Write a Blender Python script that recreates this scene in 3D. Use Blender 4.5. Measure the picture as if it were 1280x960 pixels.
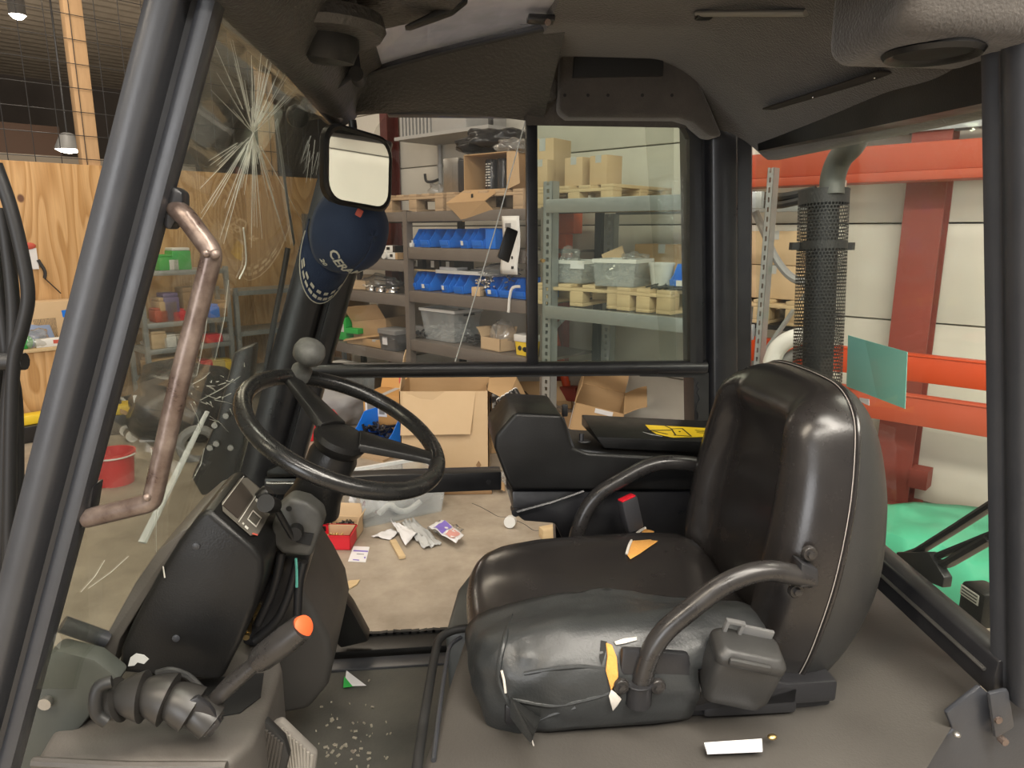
import bpy, bmesh, math, random
from mathutils import Vector, Matrix, noise
from math import sin, cos, pi, radians, sqrt, atan, tan, exp

random.seed(7)
S = bpy.context.scene
COL = S.collection
for o in list(bpy.data.objects):
    bpy.data.objects.remove(o)

# ------------------------------------------------------------------ camera
F = 890.0                      # focal length in pixels of the 1280 wide frame
PITCH = atan(192 / 890.0)
YAW = radians(6.4)
CAM = Vector((0, 0, 1.7))
FH = Vector((sin(YAW), cos(YAW), 0))
RT = Vector((cos(YAW), -sin(YAW), 0))
FW = FH * cos(PITCH) + Vector((0, 0, -sin(PITCH)))
UP = FH * sin(PITCH) + Vector((0, 0, cos(PITCH)))
cd = bpy.data.cameras.new('camera')
cam = bpy.data.objects.new('camera', cd)
COL.objects.link(cam)
cd.sensor_width = 36.0
cd.lens = 36.0 * F / 1280.0
cd.clip_start = 0.02
cam.matrix_world = Matrix(((RT.x, UP.x, -FW.x, CAM.x), (RT.y, UP.y, -FW.y, CAM.y), (RT.z, UP.z, -FW.z, CAM.z), (0, 0, 0, 1)))
S.camera = cam

# ------------------------------------------------------------------ world, exposure
S.view_settings.view_transform = 'Standard'
S.view_settings.look = 'None'
S.view_settings.gamma = 1.0
S.view_settings.exposure = 0.08
W = bpy.data.worlds.new('hall_ambient')
S.world = W
W.use_nodes = True
W.node_tree.nodes['Background'].inputs[0].default_value = (1.0, 0.93, 0.84, 1)
W.node_tree.nodes['Background'].inputs[1].default_value = 0.30

# wall frame: s runs along the concrete wall to the right, t out of it into the hall
WA = radians(46.6)
AD = -(FH * cos(WA) - RT * sin(WA))
NR = Vector((-AD.y, AD.x, 0))
if NR.dot(FH) > 0:
    NR = -NR
W0 = CAM - NR * 4.93
W0.z = 0
WROT = math.atan2(AD.y, AD.x)

def WL(s, t, z):
    return W0 + AD * s + NR * t + Vector((0, 0, z))

def area(name, loc, target, size, size_y, power, color=(1, 0.95, 0.86)):
    l = bpy.data.lights.new(name, 'AREA')
    l.shape = 'RECTANGLE'
    l.size = size
    l.size_y = size_y
    l.energy = power
    l.color = color
    o = bpy.data.objects.new(name, l)
    COL.objects.link(o)
    o.location = loc
    o.rotation_euler = (Vector(target) - Vector(loc)).to_track_quat('-Z', 'Y').to_euler()
    return o

# strip lights of the hall (ceiling about 5 m): rows over the aisle behind the camera, over the racks and to the left
LAMPS = [
    (WL(0.2, 4.6, 4.1), 4.2, 0.4, 270, WROT),
    (WL(-4.6, 2.6, 4.7), 2.4, 0.35, 58, WROT),
    (Vector((1.0, -1.3, 3.5)), 4.0, 0.35, 210, 0.15),
    (Vector((-2.2, -0.6, 3.7)), 3.0, 0.35, 110, 0.3),
    (Vector((3.4, 0.9, 4.6)), 3.0, 0.35, 100, WROT),
    (WL(-6.2, 3.6, 4.4), 2.4, 0.3, 60, WROT),
]
for i, (p, sx, sy, pw, rz) in enumerate(LAMPS):
    l = area('strip_light', p, p - Vector((0, 0, 1)), sx, sy, pw, (1, 0.93, 0.82) if i in (0, 2, 4) else (1, 0.86, 0.68))
    l.rotation_euler = (0, 0, rz)

# unseen area light added well behind the camera for highlights on the backrest
area('seat_highlight_light', Vector((-3.6, -5.2, 1.9)), Vector((0.4, 1.2, 1.3)), 2.6, 3.4, 200, (0.97, 0.98, 1.0))

# ------------------------------------------------------------------ pixel helpers (photograph 1280x960) at a chosen depth
def ray(u, v):
    return FW + RT * ((u - 640) / F) + UP * ((480 - v) / F)
def PY(u, v, y):
    d = ray(u, v); return CAM + d * (y / d.y)
def PX(u, v, x):
    d = ray(u, v); return CAM + d * (x / d.x)
def PZ(u, v, z):
    d = ray(u, v); return CAM + d * ((z - CAM.z) / d.z)
def PT(u, v, t):
    d = ray(u, v); p0 = W0 + NR * t
    return CAM + d * ((p0 - CAM).dot(NR) / d.dot(NR))
def PS(u, v, s):
    d = ray(u, v); p0 = W0 + AD * s
    return CAM + d * ((p0 - CAM).dot(AD) / d.dot(AD))
def ST(p):
    q = Vector(p) - W0
    return q.dot(AD), q.dot(NR), q.z

# ------------------------------------------------------------------ materials
MATS = {}
def mat(name, col, rough=0.5, metal=0.0, col2=None, nscale=8.0, namt=0.5, bump=0.0, bscale=60.0, rvar=0.0, coat=0.0, spec=0.5, stretch=None, sheen=0.0, detail=6.0):
    if name in MATS:
        return MATS[name]
    m = bpy.data.materials.new(name)
    m.use_nodes = True
    nt = m.node_tree
    b = nt.nodes['Principled BSDF']
    b.inputs['Roughness'].default_value = rough
    b.inputs['Metallic'].default_value = metal
    b.inputs['Specular IOR Level'].default_value = spec
    b.inputs['Coat Weight'].default_value = coat
    b.inputs['Sheen Weight'].default_value = sheen
    b.inputs['Base Color'].default_value = (*col, 1)
    tc = nt.nodes.new('ShaderNodeTexCoord')
    src = tc.outputs['Object']
    if stretch:
        mp = nt.nodes.new('ShaderNodeMapping')
        mp.inputs['Scale'].default_value = stretch
        nt.links.new(src, mp.inputs['Vector'])
        src = mp.outputs['Vector']
    if col2 or rvar:
        n = nt.nodes.new('ShaderNodeTexNoise')
        n.inputs['Scale'].default_value = nscale
        n.inputs['Detail'].default_value = detail
        n.inputs['Roughness'].default_value = 0.65
        nt.links.new(src, n.inputs['Vector'])
        r = nt.nodes.new('ShaderNodeMapRange')
        r.inputs['From Min'].default_value = 0.5 - 0.22
        r.inputs['From Max'].default_value = 0.5 + 0.22
        nt.links.new(n.outputs['Fac'], r.inputs['Value'])
        if col2:
            mx = nt.nodes.new('ShaderNodeMix')
            mx.data_type = 'RGBA'
            mx.inputs['A'].default_value = (*col, 1)
            mx.inputs['B'].default_value = (*col2, 1)
            mu = nt.nodes.new('ShaderNodeMath'); mu.operation = 'MULTIPLY'
            mu.inputs[1].default_value = namt
            nt.links.new(r.outputs['Result'], mu.inputs[0])
            nt.links.new(mu.outputs[0], mx.inputs['Factor'])
            nt.links.new(mx.outputs['Result'], b.inputs['Base Color'])
        if rvar:
            rr = nt.nodes.new('ShaderNodeMapRange')
            rr.inputs['To Min'].default_value = max(0.02, rough - rvar)
            rr.inputs['To Max'].default_value = min(1, rough + rvar)
            nt.links.new(r.outputs['Result'], rr.inputs['Value'])
            nt.links.new(rr.outputs['Result'], b.inputs['Roughness'])
    if bump:
        n2 = nt.nodes.new('ShaderNodeTexNoise')
        n2.inputs['Scale'].default_value = bscale
        n2.inputs['Detail'].default_value = 3
        nt.links.new(src, n2.inputs['Vector'])
        bp = nt.nodes.new('ShaderNodeBump')
        bp.inputs['Strength'].default_value = bump
        bp.inputs['Distance'].default_value = 0.004
        nt.links.new(n2.outputs['Fac'], bp.inputs['Height'])
        nt.links.new(bp.outputs['Normal'], b.inputs['Normal'])
    MATS[name] = m
    return m

def glass_mat(name, tint, haze=0.06, hazecol=(0.7, 0.75, 0.7), gloss=1.0, rough=0.02):
    """thin pane: tinted transparency, a fresnel reflection and a little dusty scatter"""
    m = bpy.data.materials.new(name)
    m.use_nodes = True
    nt = m.node_tree
    nt.nodes.clear()
    out = nt.nodes.new('ShaderNodeOutputMaterial')
    tr = nt.nodes.new('ShaderNodeBsdfTransparent'); tr.inputs[0].default_value = (*tint, 1)
    gl = nt.nodes.new('ShaderNodeBsdfGlossy'); gl.inputs['Roughness'].default_value = rough
    df = nt.nodes.new('ShaderNodeBsdfDiffuse'); df.inputs[0].default_value = (*hazecol, 1)
    lw = nt.nodes.new('ShaderNodeLayerWeight'); lw.inputs['Blend'].default_value = 0.5
    pw = nt.nodes.new('ShaderNodeMath'); pw.operation = 'POWER'; pw.inputs[1].default_value = 5.0     # Schlick, same from both faces
    nt.links.new(lw.outputs['Facing'], pw.inputs[0])
    mu = nt.nodes.new('ShaderNodeMath'); mu.operation = 'MULTIPLY_ADD'; mu.inputs[1].default_value = 0.8 * gloss; mu.inputs[2].default_value = 0.03 * gloss
    nt.links.new(pw.outputs[0], mu.inputs[0])
    m1 = nt.nodes.new('ShaderNodeMixShader')
    n = nt.nodes.new('ShaderNodeTexNoise'); n.inputs['Scale'].default_value = 5; n.inputs['Detail'].default_value = 5
    tc = nt.nodes.new('ShaderNodeTexCoord'); nt.links.new(tc.outputs['Object'], n.inputs['Vector'])
    r = nt.nodes.new('ShaderNodeMapRange'); r.inputs['From Min'].default_value = 0.3; r.inputs['From Max'].default_value = 0.75
    r.inputs['To Min'].default_value = haze * 0.5; r.inputs['To Max'].default_value = haze * 1.6
    nt.links.new(n.outputs['Fac'], r.inputs['Value'])
    nt.links.new(r.outputs['Result'], m1.inputs['Fac'])
    nt.links.new(tr.outputs[0], m1.inputs[1]); nt.links.new(df.outputs[0], m1.inputs[2])
    m2 = nt.nodes.new('ShaderNodeMixShader')
    nt.links.new(mu.outputs[0], m2.inputs['Fac'])
    nt.links.new(m1.outputs[0], m2.inputs[1]); nt.links.new(gl.outputs[0], m2.inputs[2])
    nt.links.new(m2.outputs[0], out.inputs['Surface'])
    MATS[name] = m
    return m

def emit(name, col, strength):
    m = bpy.data.materials.new(name); m.use_nodes = True
    b = m.node_tree.nodes['Principled BSDF']
    b.inputs['Emission Color'].default_value = (*col, 1)
    b.inputs['Emission Strength'].default_value = strength
    MATS[name] = m
    return m

def plywood_mat(name, c1, c2, sc=1.0):
    m = bpy.data.materials.new(name); m.use_nodes = True
    nt = m.node_tree; b = nt.nodes['Principled BSDF']
    b.inputs['Roughness'].default_value = 0.62
    tc = nt.nodes.new('ShaderNodeTexCoord')
    mp = nt.nodes.new('ShaderNodeMapping'); mp.inputs['Scale'].default_value = (1.6 * sc, 1.6 * sc, 0.30 * sc)
    nt.links.new(tc.outputs['Object'], mp.inputs['Vector'])
    n = nt.nodes.new('ShaderNodeTexNoise'); n.inputs['Scale'].default_value = 2.0; n.inputs['Detail'].default_value = 1.2; n.inputs['Distortion'].default_value = 0.8
    nt.links.new(mp.outputs['Vector'], n.inputs['Vector'])
    mu = nt.nodes.new('ShaderNodeMath'); mu.operation = 'MULTIPLY'; mu.inputs[1].default_value = 13.0
    nt.links.new(n.outputs['Fac'], mu.inputs[0])
    fr = nt.nodes.new('ShaderNodeMath'); fr.operation = 'FRACT'; nt.links.new(mu.outputs[0], fr.inputs[0])
    cr = nt.nodes.new('ShaderNodeValToRGB')
    cr.color_ramp.elements[0].color = (*c1, 1); cr.color_ramp.elements[1].color = (*c2, 1)
    cr.color_ramp.elements[0].position = 0.25; cr.color_ramp.elements[1].position = 0.9
    e = cr.color_ramp.elements.new(1.0); e.color = (*c1, 1)
    nt.links.new(fr.outputs[0], cr.inputs['Fac'])
    # fine vertical fibre
    mp2 = nt.nodes.new('ShaderNodeMapping'); mp2.inputs['Scale'].default_value = (60, 60, 2.5)
    nt.links.new(tc.outputs['Object'], mp2.inputs['Vector'])
    n2 = nt.nodes.new('ShaderNodeTexNoise'); n2.inputs['Scale'].default_value = 1.5; n2.inputs['Detail'].default_value = 4
    nt.links.new(mp2.outputs['Vector'], n2.inputs['Vector'])
    mx = nt.nodes.new('ShaderNodeMix'); mx.data_type = 'RGBA'; mx.blend_type = 'MULTIPLY'
    mx.inputs['Factor'].default_value = 0.35
    nt.links.new(cr.outputs[0], mx.inputs['A']); nt.links.new(n2.outputs['Fac'], mx.inputs['B'])
    # knots
    vo = nt.nodes.new('ShaderNodeTexVoronoi'); vo.inputs['Scale'].default_value = 2.6
    mp3 = nt.nodes.new('ShaderNodeMapping'); mp3.inputs['Scale'].default_value = (1, 1, 0.75)
    nt.links.new(tc.outputs['Object'], mp3.inputs['Vector']); nt.links.new(mp3.outputs[0], vo.inputs['Vector'])
    kr = nt.nodes.new('ShaderNodeMapRange'); kr.inputs['From Min'].default_value = 0.055; kr.inputs['From Max'].default_value = 0.085
    kr.inputs['To Min'].default_value = 1; kr.inputs['To Max'].default_value = 0
    nt.links.new(vo.outputs['Distance'], kr.inputs['Value'])
    mk = nt.nodes.new('ShaderNodeMix'); mk.data_type = 'RGBA'; mk.inputs['B'].default_value = (0.12, 0.05, 0.025, 1)
    nt.links.new(kr.outputs['Result'], mk.inputs['Factor']); nt.links.new(mx.outputs['Result'], mk.inputs['A'])
    nt.links.new(mk.outputs['Result'], b.inputs['Base Color'])
    MATS[name] = m
    return m

# cab
M_frame = mat('cab_black_paint', (0.012, 0.012, 0.014), 0.34, col2=(0.03, 0.03, 0.032), nscale=14, namt=0.5, rvar=0.08, bump=0.05, bscale=220)
M_framegrey = mat('cab_slate_paint', (0.03, 0.032, 0.038), 0.36, col2=(0.045, 0.047, 0.052), nscale=10, rvar=0.08, bump=0.06, bscale=200)
M_rubber = mat('black_rubber', (0.011, 0.011, 0.011), 0.55, col2=(0.03, 0.03, 0.03), nscale=20, rvar=0.12)
M_plastic = mat('black_plastic', (0.006, 0.006, 0.0062), 0.40, spec=0.36, col2=(0.013, 0.0127, 0.0125), nscale=9, rvar=0.1, bump=0.12, bscale=320)
M_wheel = mat('wheel_polyurethane', (0.010, 0.010, 0.010), 0.27, col2=(0.020, 0.020, 0.0195), nscale=30, namt=0.4, rvar=0.05, bump=0.03, bscale=150)
M_vinyl = mat('seat_vinyl', (0.013, 0.012, 0.012), 0.25, col2=(0.022, 0.019, 0.018), nscale=6, namt=0.7, rvar=0.05, bump=0.04, bscale=260)
M_vinyl2 = mat('seat_cover_vinyl', (0.022, 0.024, 0.025), 0.42, col2=(0.036, 0.038, 0.038), nscale=7, rvar=0.1, bump=0.15, bscale=200)
M_shell = mat('seat_shell', (0.022, 0.022, 0.022), 0.48, col2=(0.034, 0.033, 0.031), nscale=8, rvar=0.08, bump=0.1, bscale=400)
M_mat = mat('deck_rubber_mat', (0.046, 0.042, 0.038), 0.56, col2=(0.080, 0.073, 0.064), nscale=5, rvar=0.1, bump=0.15, bscale=260)
M_floor_cab = mat('cab_floor_rubber', (0.045, 0.046, 0.042), 0.66, col2=(0.11, 0.105, 0.09), nscale=7, namt=0.8, rvar=0.1, bump=0.2, bscale=150)
M_console = mat('console_rubber', (0.066, 0.060, 0.054), 0.50, col2=(0.10, 0.092, 0.083), nscale=7, rvar=0.08, bump=0.12, bscale=240)
M_liner = mat('headliner_felt', (0.040, 0.035, 0.030), 0.95, col2=(0.068, 0.058, 0.050), nscale=12, namt=0.7, bump=0.5, bscale=240, sheen=0.25)
M_liner_v = mat('header_leatherette', (0.042, 0.040, 0.038), 0.42, col2=(0.075, 0.071, 0.066), nscale=7, rvar=0.1, bump=0.9, bscale=120)
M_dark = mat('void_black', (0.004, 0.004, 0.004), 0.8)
M_tube = mat('armrest_tube', (0.016, 0.015, 0.015), 0.30, col2=(0.04, 0.036, 0.034), nscale=25, rvar=0.1)
M_rust = mat('worn_handrail_steel', (0.055, 0.032, 0.026), 0.34, metal=0.5, col2=(0.22, 0.175, 0.15), nscale=24, namt=1.0, rvar=0.12, bump=0.15, bscale=90)
M_steel = mat('worn_steel', (0.42, 0.41, 0.39), 0.35, metal=0.9, col2=(0.25, 0.24, 0.22), nscale=20, rvar=0.1)
M_chrome = mat('zinc_bright', (0.75, 0.74, 0.72), 0.25, metal=1.0)
M_zinc = mat('zinc_dull', (0.50, 0.50, 0.49), 0.35, metal=0.4, col2=(0.62, 0.62, 0.61), nscale=40)
M_brass = mat('brass_fitting', (0.55, 0.40, 0.18), 0.35, metal=1.0)
M_foam = mat('yellow_foam', (0.60, 0.30, 0.07), 0.9, col2=(0.36, 0.16, 0.03), nscale=40, bump=0.5, bscale=150)
M_lining = mat('torn_lining', (0.55, 0.52, 0.47), 0.9, col2=(0.3, 0.27, 0.24), nscale=60)
M_knob = mat('worn_knob', (0.05, 0.052, 0.05), 0.55, col2=(0.20, 0.20, 0.19), nscale=26, namt=0.6, rvar=0.1, bump=0.3, bscale=90)
M_panel = mat('instrument_face', (0.07, 0.062, 0.055), 0.4, col2=(0.16, 0.15, 0.125), nscale=16, namt=0.7, rvar=0.1)
M_panel2 = mat('instrument_window', (0.030, 0.024, 0.021), 0.3)
M_dusty = mat('dusty_plastic', (0.028, 0.028, 0.027), 0.55, col2=(0.085, 0.083, 0.075), nscale=14, namt=0.8, rvar=0.1)
M_red_btn = mat('orange_button', (0.75, 0.11, 0.03), 0.5)
M_mark = mat('pale_print', (0.55, 0.54, 0.5), 0.6)
M_redmark = mat('red_print', (0.5, 0.09, 0.06), 0.6)
M_yellow = mat('yellow_sticker', (0.80, 0.55, 0.015), 0.4)
M_blackprint = mat('black_print', (0.01, 0.01, 0.01), 0.5)
M_white = mat('white_paper', (0.72, 0.72, 0.74), 0.7, col2=(0.60, 0.60, 0.62), nscale=8)
M_teal = mat('turquoise_sticker', (0.20, 0.50, 0.46), 0.35, col2=(0.25, 0.56, 0.52), nscale=5)
M_hose = mat('hose_rubber', (0.008, 0.008, 0.009), 0.5)
M_clip = mat('lamp_lens', (0.20, 0.19, 0.17), 0.45)
M_capblue = mat('cap_cotton', (0.014, 0.028, 0.070), 0.85, col2=(0.022, 0.042, 0.095), nscale=10, bump=0.3, bscale=500, sheen=0.08)
M_thread = mat('embroidery', (0.55, 0.54, 0.47), 0.8)
M_mirror = mat('mirror_silver', (0.92, 0.92, 0.92), 0.02, metal=1.0)
M_crack = mat('crack_white', (0.85, 0.86, 0.82), 0.5)
G_wind = glass_mat('windshield_glass', (0.88, 0.90, 0.86), 0.08, (0.48, 0.48, 0.44), 1.0)
G_clear = glass_mat('side_glass_clear', (0.93, 0.93, 0.92), 0.02)
G_green = glass_mat('side_glass_green', (0.84, 0.90, 0.85), 0.05, (0.55, 0.60, 0.56), 1.0)
G_rear = glass_mat('rear_glass', (0.96, 0.98, 0.95), 0.012, (0.7, 0.72, 0.66), 0.8)
G_sky = glass_mat('roof_glass', (0.45, 0.46, 0.50), 0.60, (0.62, 0.62, 0.68), 1.2, 0.12)
# hall
M_concrete = mat('hall_floor_concrete', (0.42, 0.365, 0.295), 0.55, col2=(0.20, 0.165, 0.125), nscale=3.2, namt=0.9, rvar=0.1, bump=0.12, bscale=40, detail=10)
M_wall = mat('wall_panel_paint', (0.70, 0.68, 0.61), 0.75, col2=(0.54, 0.515, 0.445), nscale=1.2, namt=0.7, bump=0.12, bscale=25, detail=9)
M_ply = plywood_mat('plywood', (0.66, 0.41, 0.19), (0.47, 0.255, 0.09))
M_timber = mat('pallet_timber', (0.46, 0.33, 0.20), 0.8, col2=(0.28, 0.20, 0.13), nscale=6, stretch=(1, 8, 8), bump=0.2, bscale=30)
M_timber2 = mat('fresh_timber', (0.60, 0.46, 0.27), 0.75, col2=(0.40, 0.28, 0.14), nscale=6, stretch=(1, 8, 8))
M_beam = mat('pine_beam', (0.55, 0.36, 0.20), 0.75, col2=(0.40, 0.25, 0.13), nscale=5, stretch=(8, 8, 1))
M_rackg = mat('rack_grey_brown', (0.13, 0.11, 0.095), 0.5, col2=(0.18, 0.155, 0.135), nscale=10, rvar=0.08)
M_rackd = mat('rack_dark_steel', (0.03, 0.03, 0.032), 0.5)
M_galv = mat('galvanised_steel', (0.33, 0.36, 0.37), 0.42, metal=0.6, col2=(0.45, 0.47, 0.48), nscale=40, rvar=0.1)
M_orange = mat('orange_steel_paint', (0.42, 0.065, 0.026), 0.5, col2=(0.40, 0.085, 0.045), nscale=5, rvar=0.08)
M_bright = mat('bright_orange_paint', (0.56, 0.062, 0.011), 0.45, col2=(0.50, 0.055, 0.011), nscale=6)
M_column = mat('column_red_oxide', (0.26, 0.045, 0.030), 0.55, col2=(0.20, 0.04, 0.028), nscale=6)
M_card = mat('cardboard', (0.47, 0.31, 0.16), 0.8, col2=(0.40, 0.255, 0.125), nscale=7, stretch=(1, 1, 3))
M_card2 = mat('cardboard_pale', (0.56, 0.41, 0.25), 0.8, col2=(0.50, 0.355, 0.20), nscale=6)
M_card3 = mat('cardboard_dark', (0.28, 0.17, 0.085), 0.85, col2=(0.22, 0.13, 0.06), nscale=6)
M_blue = mat('blue_bin_plastic', (0.012, 0.18, 0.74), 0.38, col2=(0.010, 0.15, 0.64), nscale=8)
M_red = mat('red_plastic', (0.60, 0.012, 0.025), 0.4)
M_bucket = mat('bucket_red', (0.62, 0.03, 0.035), 0.45)
M_greenp = mat('green_carton', (0.03, 0.38, 0.07), 0.5)
M_yellowp = mat('yellow_plastic', (0.78, 0.55, 0.03), 0.45)
M_whitep = mat('white_plastic', (0.68, 0.68, 0.66), 0.45)
M_greyp = mat('grey_plastic', (0.22, 0.22, 0.22), 0.5)
M_blackp = mat('black_gloss', (0.012, 0.012, 0.013), 0.3)
M_blackbag = mat('black_film', (0.018, 0.018, 0.020), 0.25, col2=(0.045, 0.045, 0.05), nscale=20, bump=0.8, bscale=25)
M_clearbag = glass_mat('clear_film', (0.93, 0.93, 0.92), 0.16, (0.65, 0.66, 0.66), 3.0, 0.15)
M_clearbox = glass_mat('clear_box_plastic', (0.93, 0.95, 0.95), 0.22, (0.72, 0.75, 0.76), 2.0, 0.12)
M_smokebox = glass_mat('smoke_box_plastic', (0.72, 0.73, 0.74), 0.25, (0.30, 0.30, 0.31), 1.5, 0.12)
M_greenf = mat('green_tarp', (0.07, 0.42, 0.25), 0.4, col2=(0.10, 0.50, 0.32), nscale=5, bump=0.3, bscale=12)
M_purple = mat('purple_print', (0.20, 0.14, 0.52), 0.5)
M_pinkp = mat('pink_print', (0.62, 0.30, 0.27), 0.5)
M_bluecloth = mat('blue_grey_sheet', (0.20, 0.26, 0.40), 0.6)
M_heater = mat('heater_case', (0.42, 0.42, 0.41), 0.5, col2=(0.34, 0.34, 0.34), nscale=30)
M_ceil = mat('hall_ceiling_sheet', (0.42, 0.36, 0.29), 0.6, col2=(0.19, 0.155, 0.12), nscale=4)
M_muffler = mat('exhaust_black', (0.010, 0.010, 0.010), 0.6)
M_pipe = mat('exhaust_pipe', (0.05, 0.055, 0.05), 0.5, col2=(0.09, 0.09, 0.08), nscale=14)
M_lampon = emit('lamp_glow', (1, 0.93, 0.80), 14)
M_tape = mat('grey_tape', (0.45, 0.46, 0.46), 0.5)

# ------------------------------------------------------------------ mesh builder
class MB:
    def __init__(s):
        s.v = []; s.f = []; s.mi = []; s.m = 0
    def add(s, verts, faces, mi=None):
        b = len(s.v)
        s.v += [Vector(p) for p in verts]
        s.f += [[i + b for i in f] for f in faces]
        s.mi += [s.m if mi is None else mi] * len(faces)
        return s
    def box(s, c, d, rot=None, mi=None):
        hx, hy, hz = d[0] / 2, d[1] / 2, d[2] / 2
        pts = [Vector((x, y, z)) for x in (-hx, hx) for y in (-hy, hy) for z in (-hz, hz)]
        if rot is not None:
            pts = [rot @ p for p in pts]
        c = Vector(c)
        return s.add([c + p for p in pts], [(0, 1, 3, 2), (4, 6, 7, 5), (0, 4, 5, 1), (2, 3, 7, 6), (0, 2, 6, 4), (1, 5, 7, 3)], mi)
    def bb(s, a, b, mi=None):
        a = Vector(a); b = Vector(b)
        return s.box((a + b) / 2, [abs(x) for x in (b - a)], None, mi)
    def hexa(s, p, mi=None):
        """p: bottom ring of four, then top ring of four"""
        return s.add(p, [(3, 2, 1, 0), (4, 5, 6, 7), (0, 1, 5, 4), (1, 2, 6, 5), (2, 3, 7, 6), (3, 0, 4, 7)], mi)
    def loft(s, rings, closed=True, cap0=True, cap1=True, mi=None):
        n = len(rings[0]); b = []
        vs = [p for r in rings for p in r]
        fs = []
        for i in range(len(rings) - 1):
            for j in range(n if closed else n - 1):
                k = (j + 1) % n
                fs.append((i * n + j, i * n + k, (i + 1) * n + k, (i + 1) * n + j))
        if cap0: fs.append(tuple(range(n - 1, -1, -1)))
        if cap1: fs.append(tuple((len(rings) - 1) * n + j for j in range(n)))
        return s.add(vs, fs, mi)
    def grid(s, nu, nv, fn, mi=None, skip=None):
        vs = [Vector(fn(i / nu, j / nv)) for i in range(nu + 1) for j in range(nv + 1)]
        fs = []
        for i in range(nu):
            for j in range(nv):
                if skip and skip((i + .5) / nu, (j + .5) / nv): continue
                a = i * (nv + 1) + j
                fs.append((a, a + nv + 1, a + nv + 2, a + 1))
        return s.add(vs, fs, mi)
    def tube(s, path, r, seg=12, closed=False, mi=None, flat=None):
        path = [Vector(p) for p in path]
        n = len(path)
        rs = r if isinstance(r, (list, tuple)) else [r] * n
        rings = []
        T0 = None; N = None
        for i in range(n):
            if closed:
                t = (path[(i + 1) % n] - path[i - 1]).normalized()
            else:
                t = (path[min(i + 1, n - 1)] - path[max(i - 1, 0)]).normalized()
            if N is None:
                a = Vector((0, 0, 1)) if abs(t.z) < 0.9 else Vector((1, 0, 0))
                N = t.cross(a).normalized()
            else:
                q = T0.rotation_difference(t)
                N = (q @ N); N = (N - t * N.dot(t)).normalized()
            B = t.cross(N)
            T0 = t
            k = 1.0 if flat is None else flat
            rings.append([path[i] + (N * cos(2 * pi * j / seg) + B * sin(2 * pi * j / seg) * k) * rs[i] for j in range(seg)])
        if closed:
            rings.append(rings[0])
            return s.loft(rings, True, False, False, mi)
        return s.loft(rings, True, True, True, mi)
    def cyl(s, a, b, r, seg=16, mi=None, r2=None):
        return s.tube([a, b], [r, r if r2 is None else r2], seg, False, mi)
    def lathe(s, prof, org, axis, seg=20, mi=None, cap0=True, cap1=True):
        axis = Vector(axis).normalized()
        a = Vector((0, 0, 1)) if abs(axis.z) < 0.9 else Vector((1, 0, 0))
        N = axis.cross(a).normalized(); B = axis.cross(N)
        org = Vector(org)
        rings = [[org + axis * h + (N * cos(2 * pi * j / seg) + B * sin(2 * pi * j / seg)) * r for j in range(seg)] for r, h in prof]
        return s.loft(rings, True, cap0, cap1, mi)
    def prism(s, poly, d, mi=None):
        d = Vector(d); poly = [Vector(p) for p in poly]
        return s.loft([poly, [p + d for p in poly]], True, True, True, mi)
    def ell(s, c, r, rot=None, nu=16, nv=10, mi=None):
        c = Vector(c); rings = []
        for i in range(nv + 1):
            th = pi * (i + 0.02 if i == 0 else (i - 0.02 if i == nv else i)) / nv
            ring = []
            for j in range(nu):
                ph = 2 * pi * j / nu
                p = Vector((r[0] * sin(th) * cos(ph), r[1] * sin(th) * sin(ph), r[2] * cos(th)))
                if rot is not None: p = rot @ p
                ring.append(c + p)
            rings.append(ring)
        return s.loft(rings, True, True, True, mi)

def catmull(pts, n=6, closed=False):
    pts = [Vector(p) for p in pts]
    out = []
    m = len(pts)
    for i in range(m if closed else m - 1):
        if closed:
            p0, p1, p2, p3 = pts[i - 1], pts[i], pts[(i + 1) % m], pts[(i + 2) % m]
        else:
            p0, p1, p2, p3 = pts[max(i - 1, 0)], pts[i], pts[i + 1], pts[min(i + 2, m - 1)]
        for k in range(n):
            t = k / n
            out.append(0.5 * ((2 * p1) + (-p0 + p2) * t + (2 * p0 - 5 * p1 + 4 * p2 - p3) * t * t + (-p0 + 3 * p1 - 3 * p2 + p3) * t ** 3))
    if not closed: out.append(pts[-1])
    return out

def fillet(pts, r, n=6):
    pts = [Vector(p) for p in pts]
    out = [pts[0]]
    for i in range(1, len(pts) - 1):
        a, b, c = pts[i - 1], pts[i], pts[i + 1]
        d1 = (a - b); d2 = (c - b)
        k = min(r, d1.length * .48, d2.length * .48)
        p = b + d1.normalized() * k; q = b + d2.normalized() * k
        for j in range(n + 1):
            t = j / n
            out.append(p * (1 - t) ** 2 + b * 2 * t * (1 - t) + q * t * t)
    out.append(pts[-1])
    return out

def rrect(w, h, r, n=4):
    out = []
    for cx, cy, a0 in ((w / 2 - r, h / 2 - r, 0), (-w / 2 + r, h / 2 - r, 90), (-w / 2 + r, -h / 2 + r, 180), (w / 2 - r, -h / 2 + r, 270)):
        for k in range(n + 1):
            a = radians(a0 + 90 * k / n)
            out.append((cx + r * cos(a), cy + r * sin(a)))
    return out

def nz(p, s=1.0, seed=0.0):
    return noise.noise(Vector(p) * s + Vector((seed, seed * 1.7, -seed)))

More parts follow.
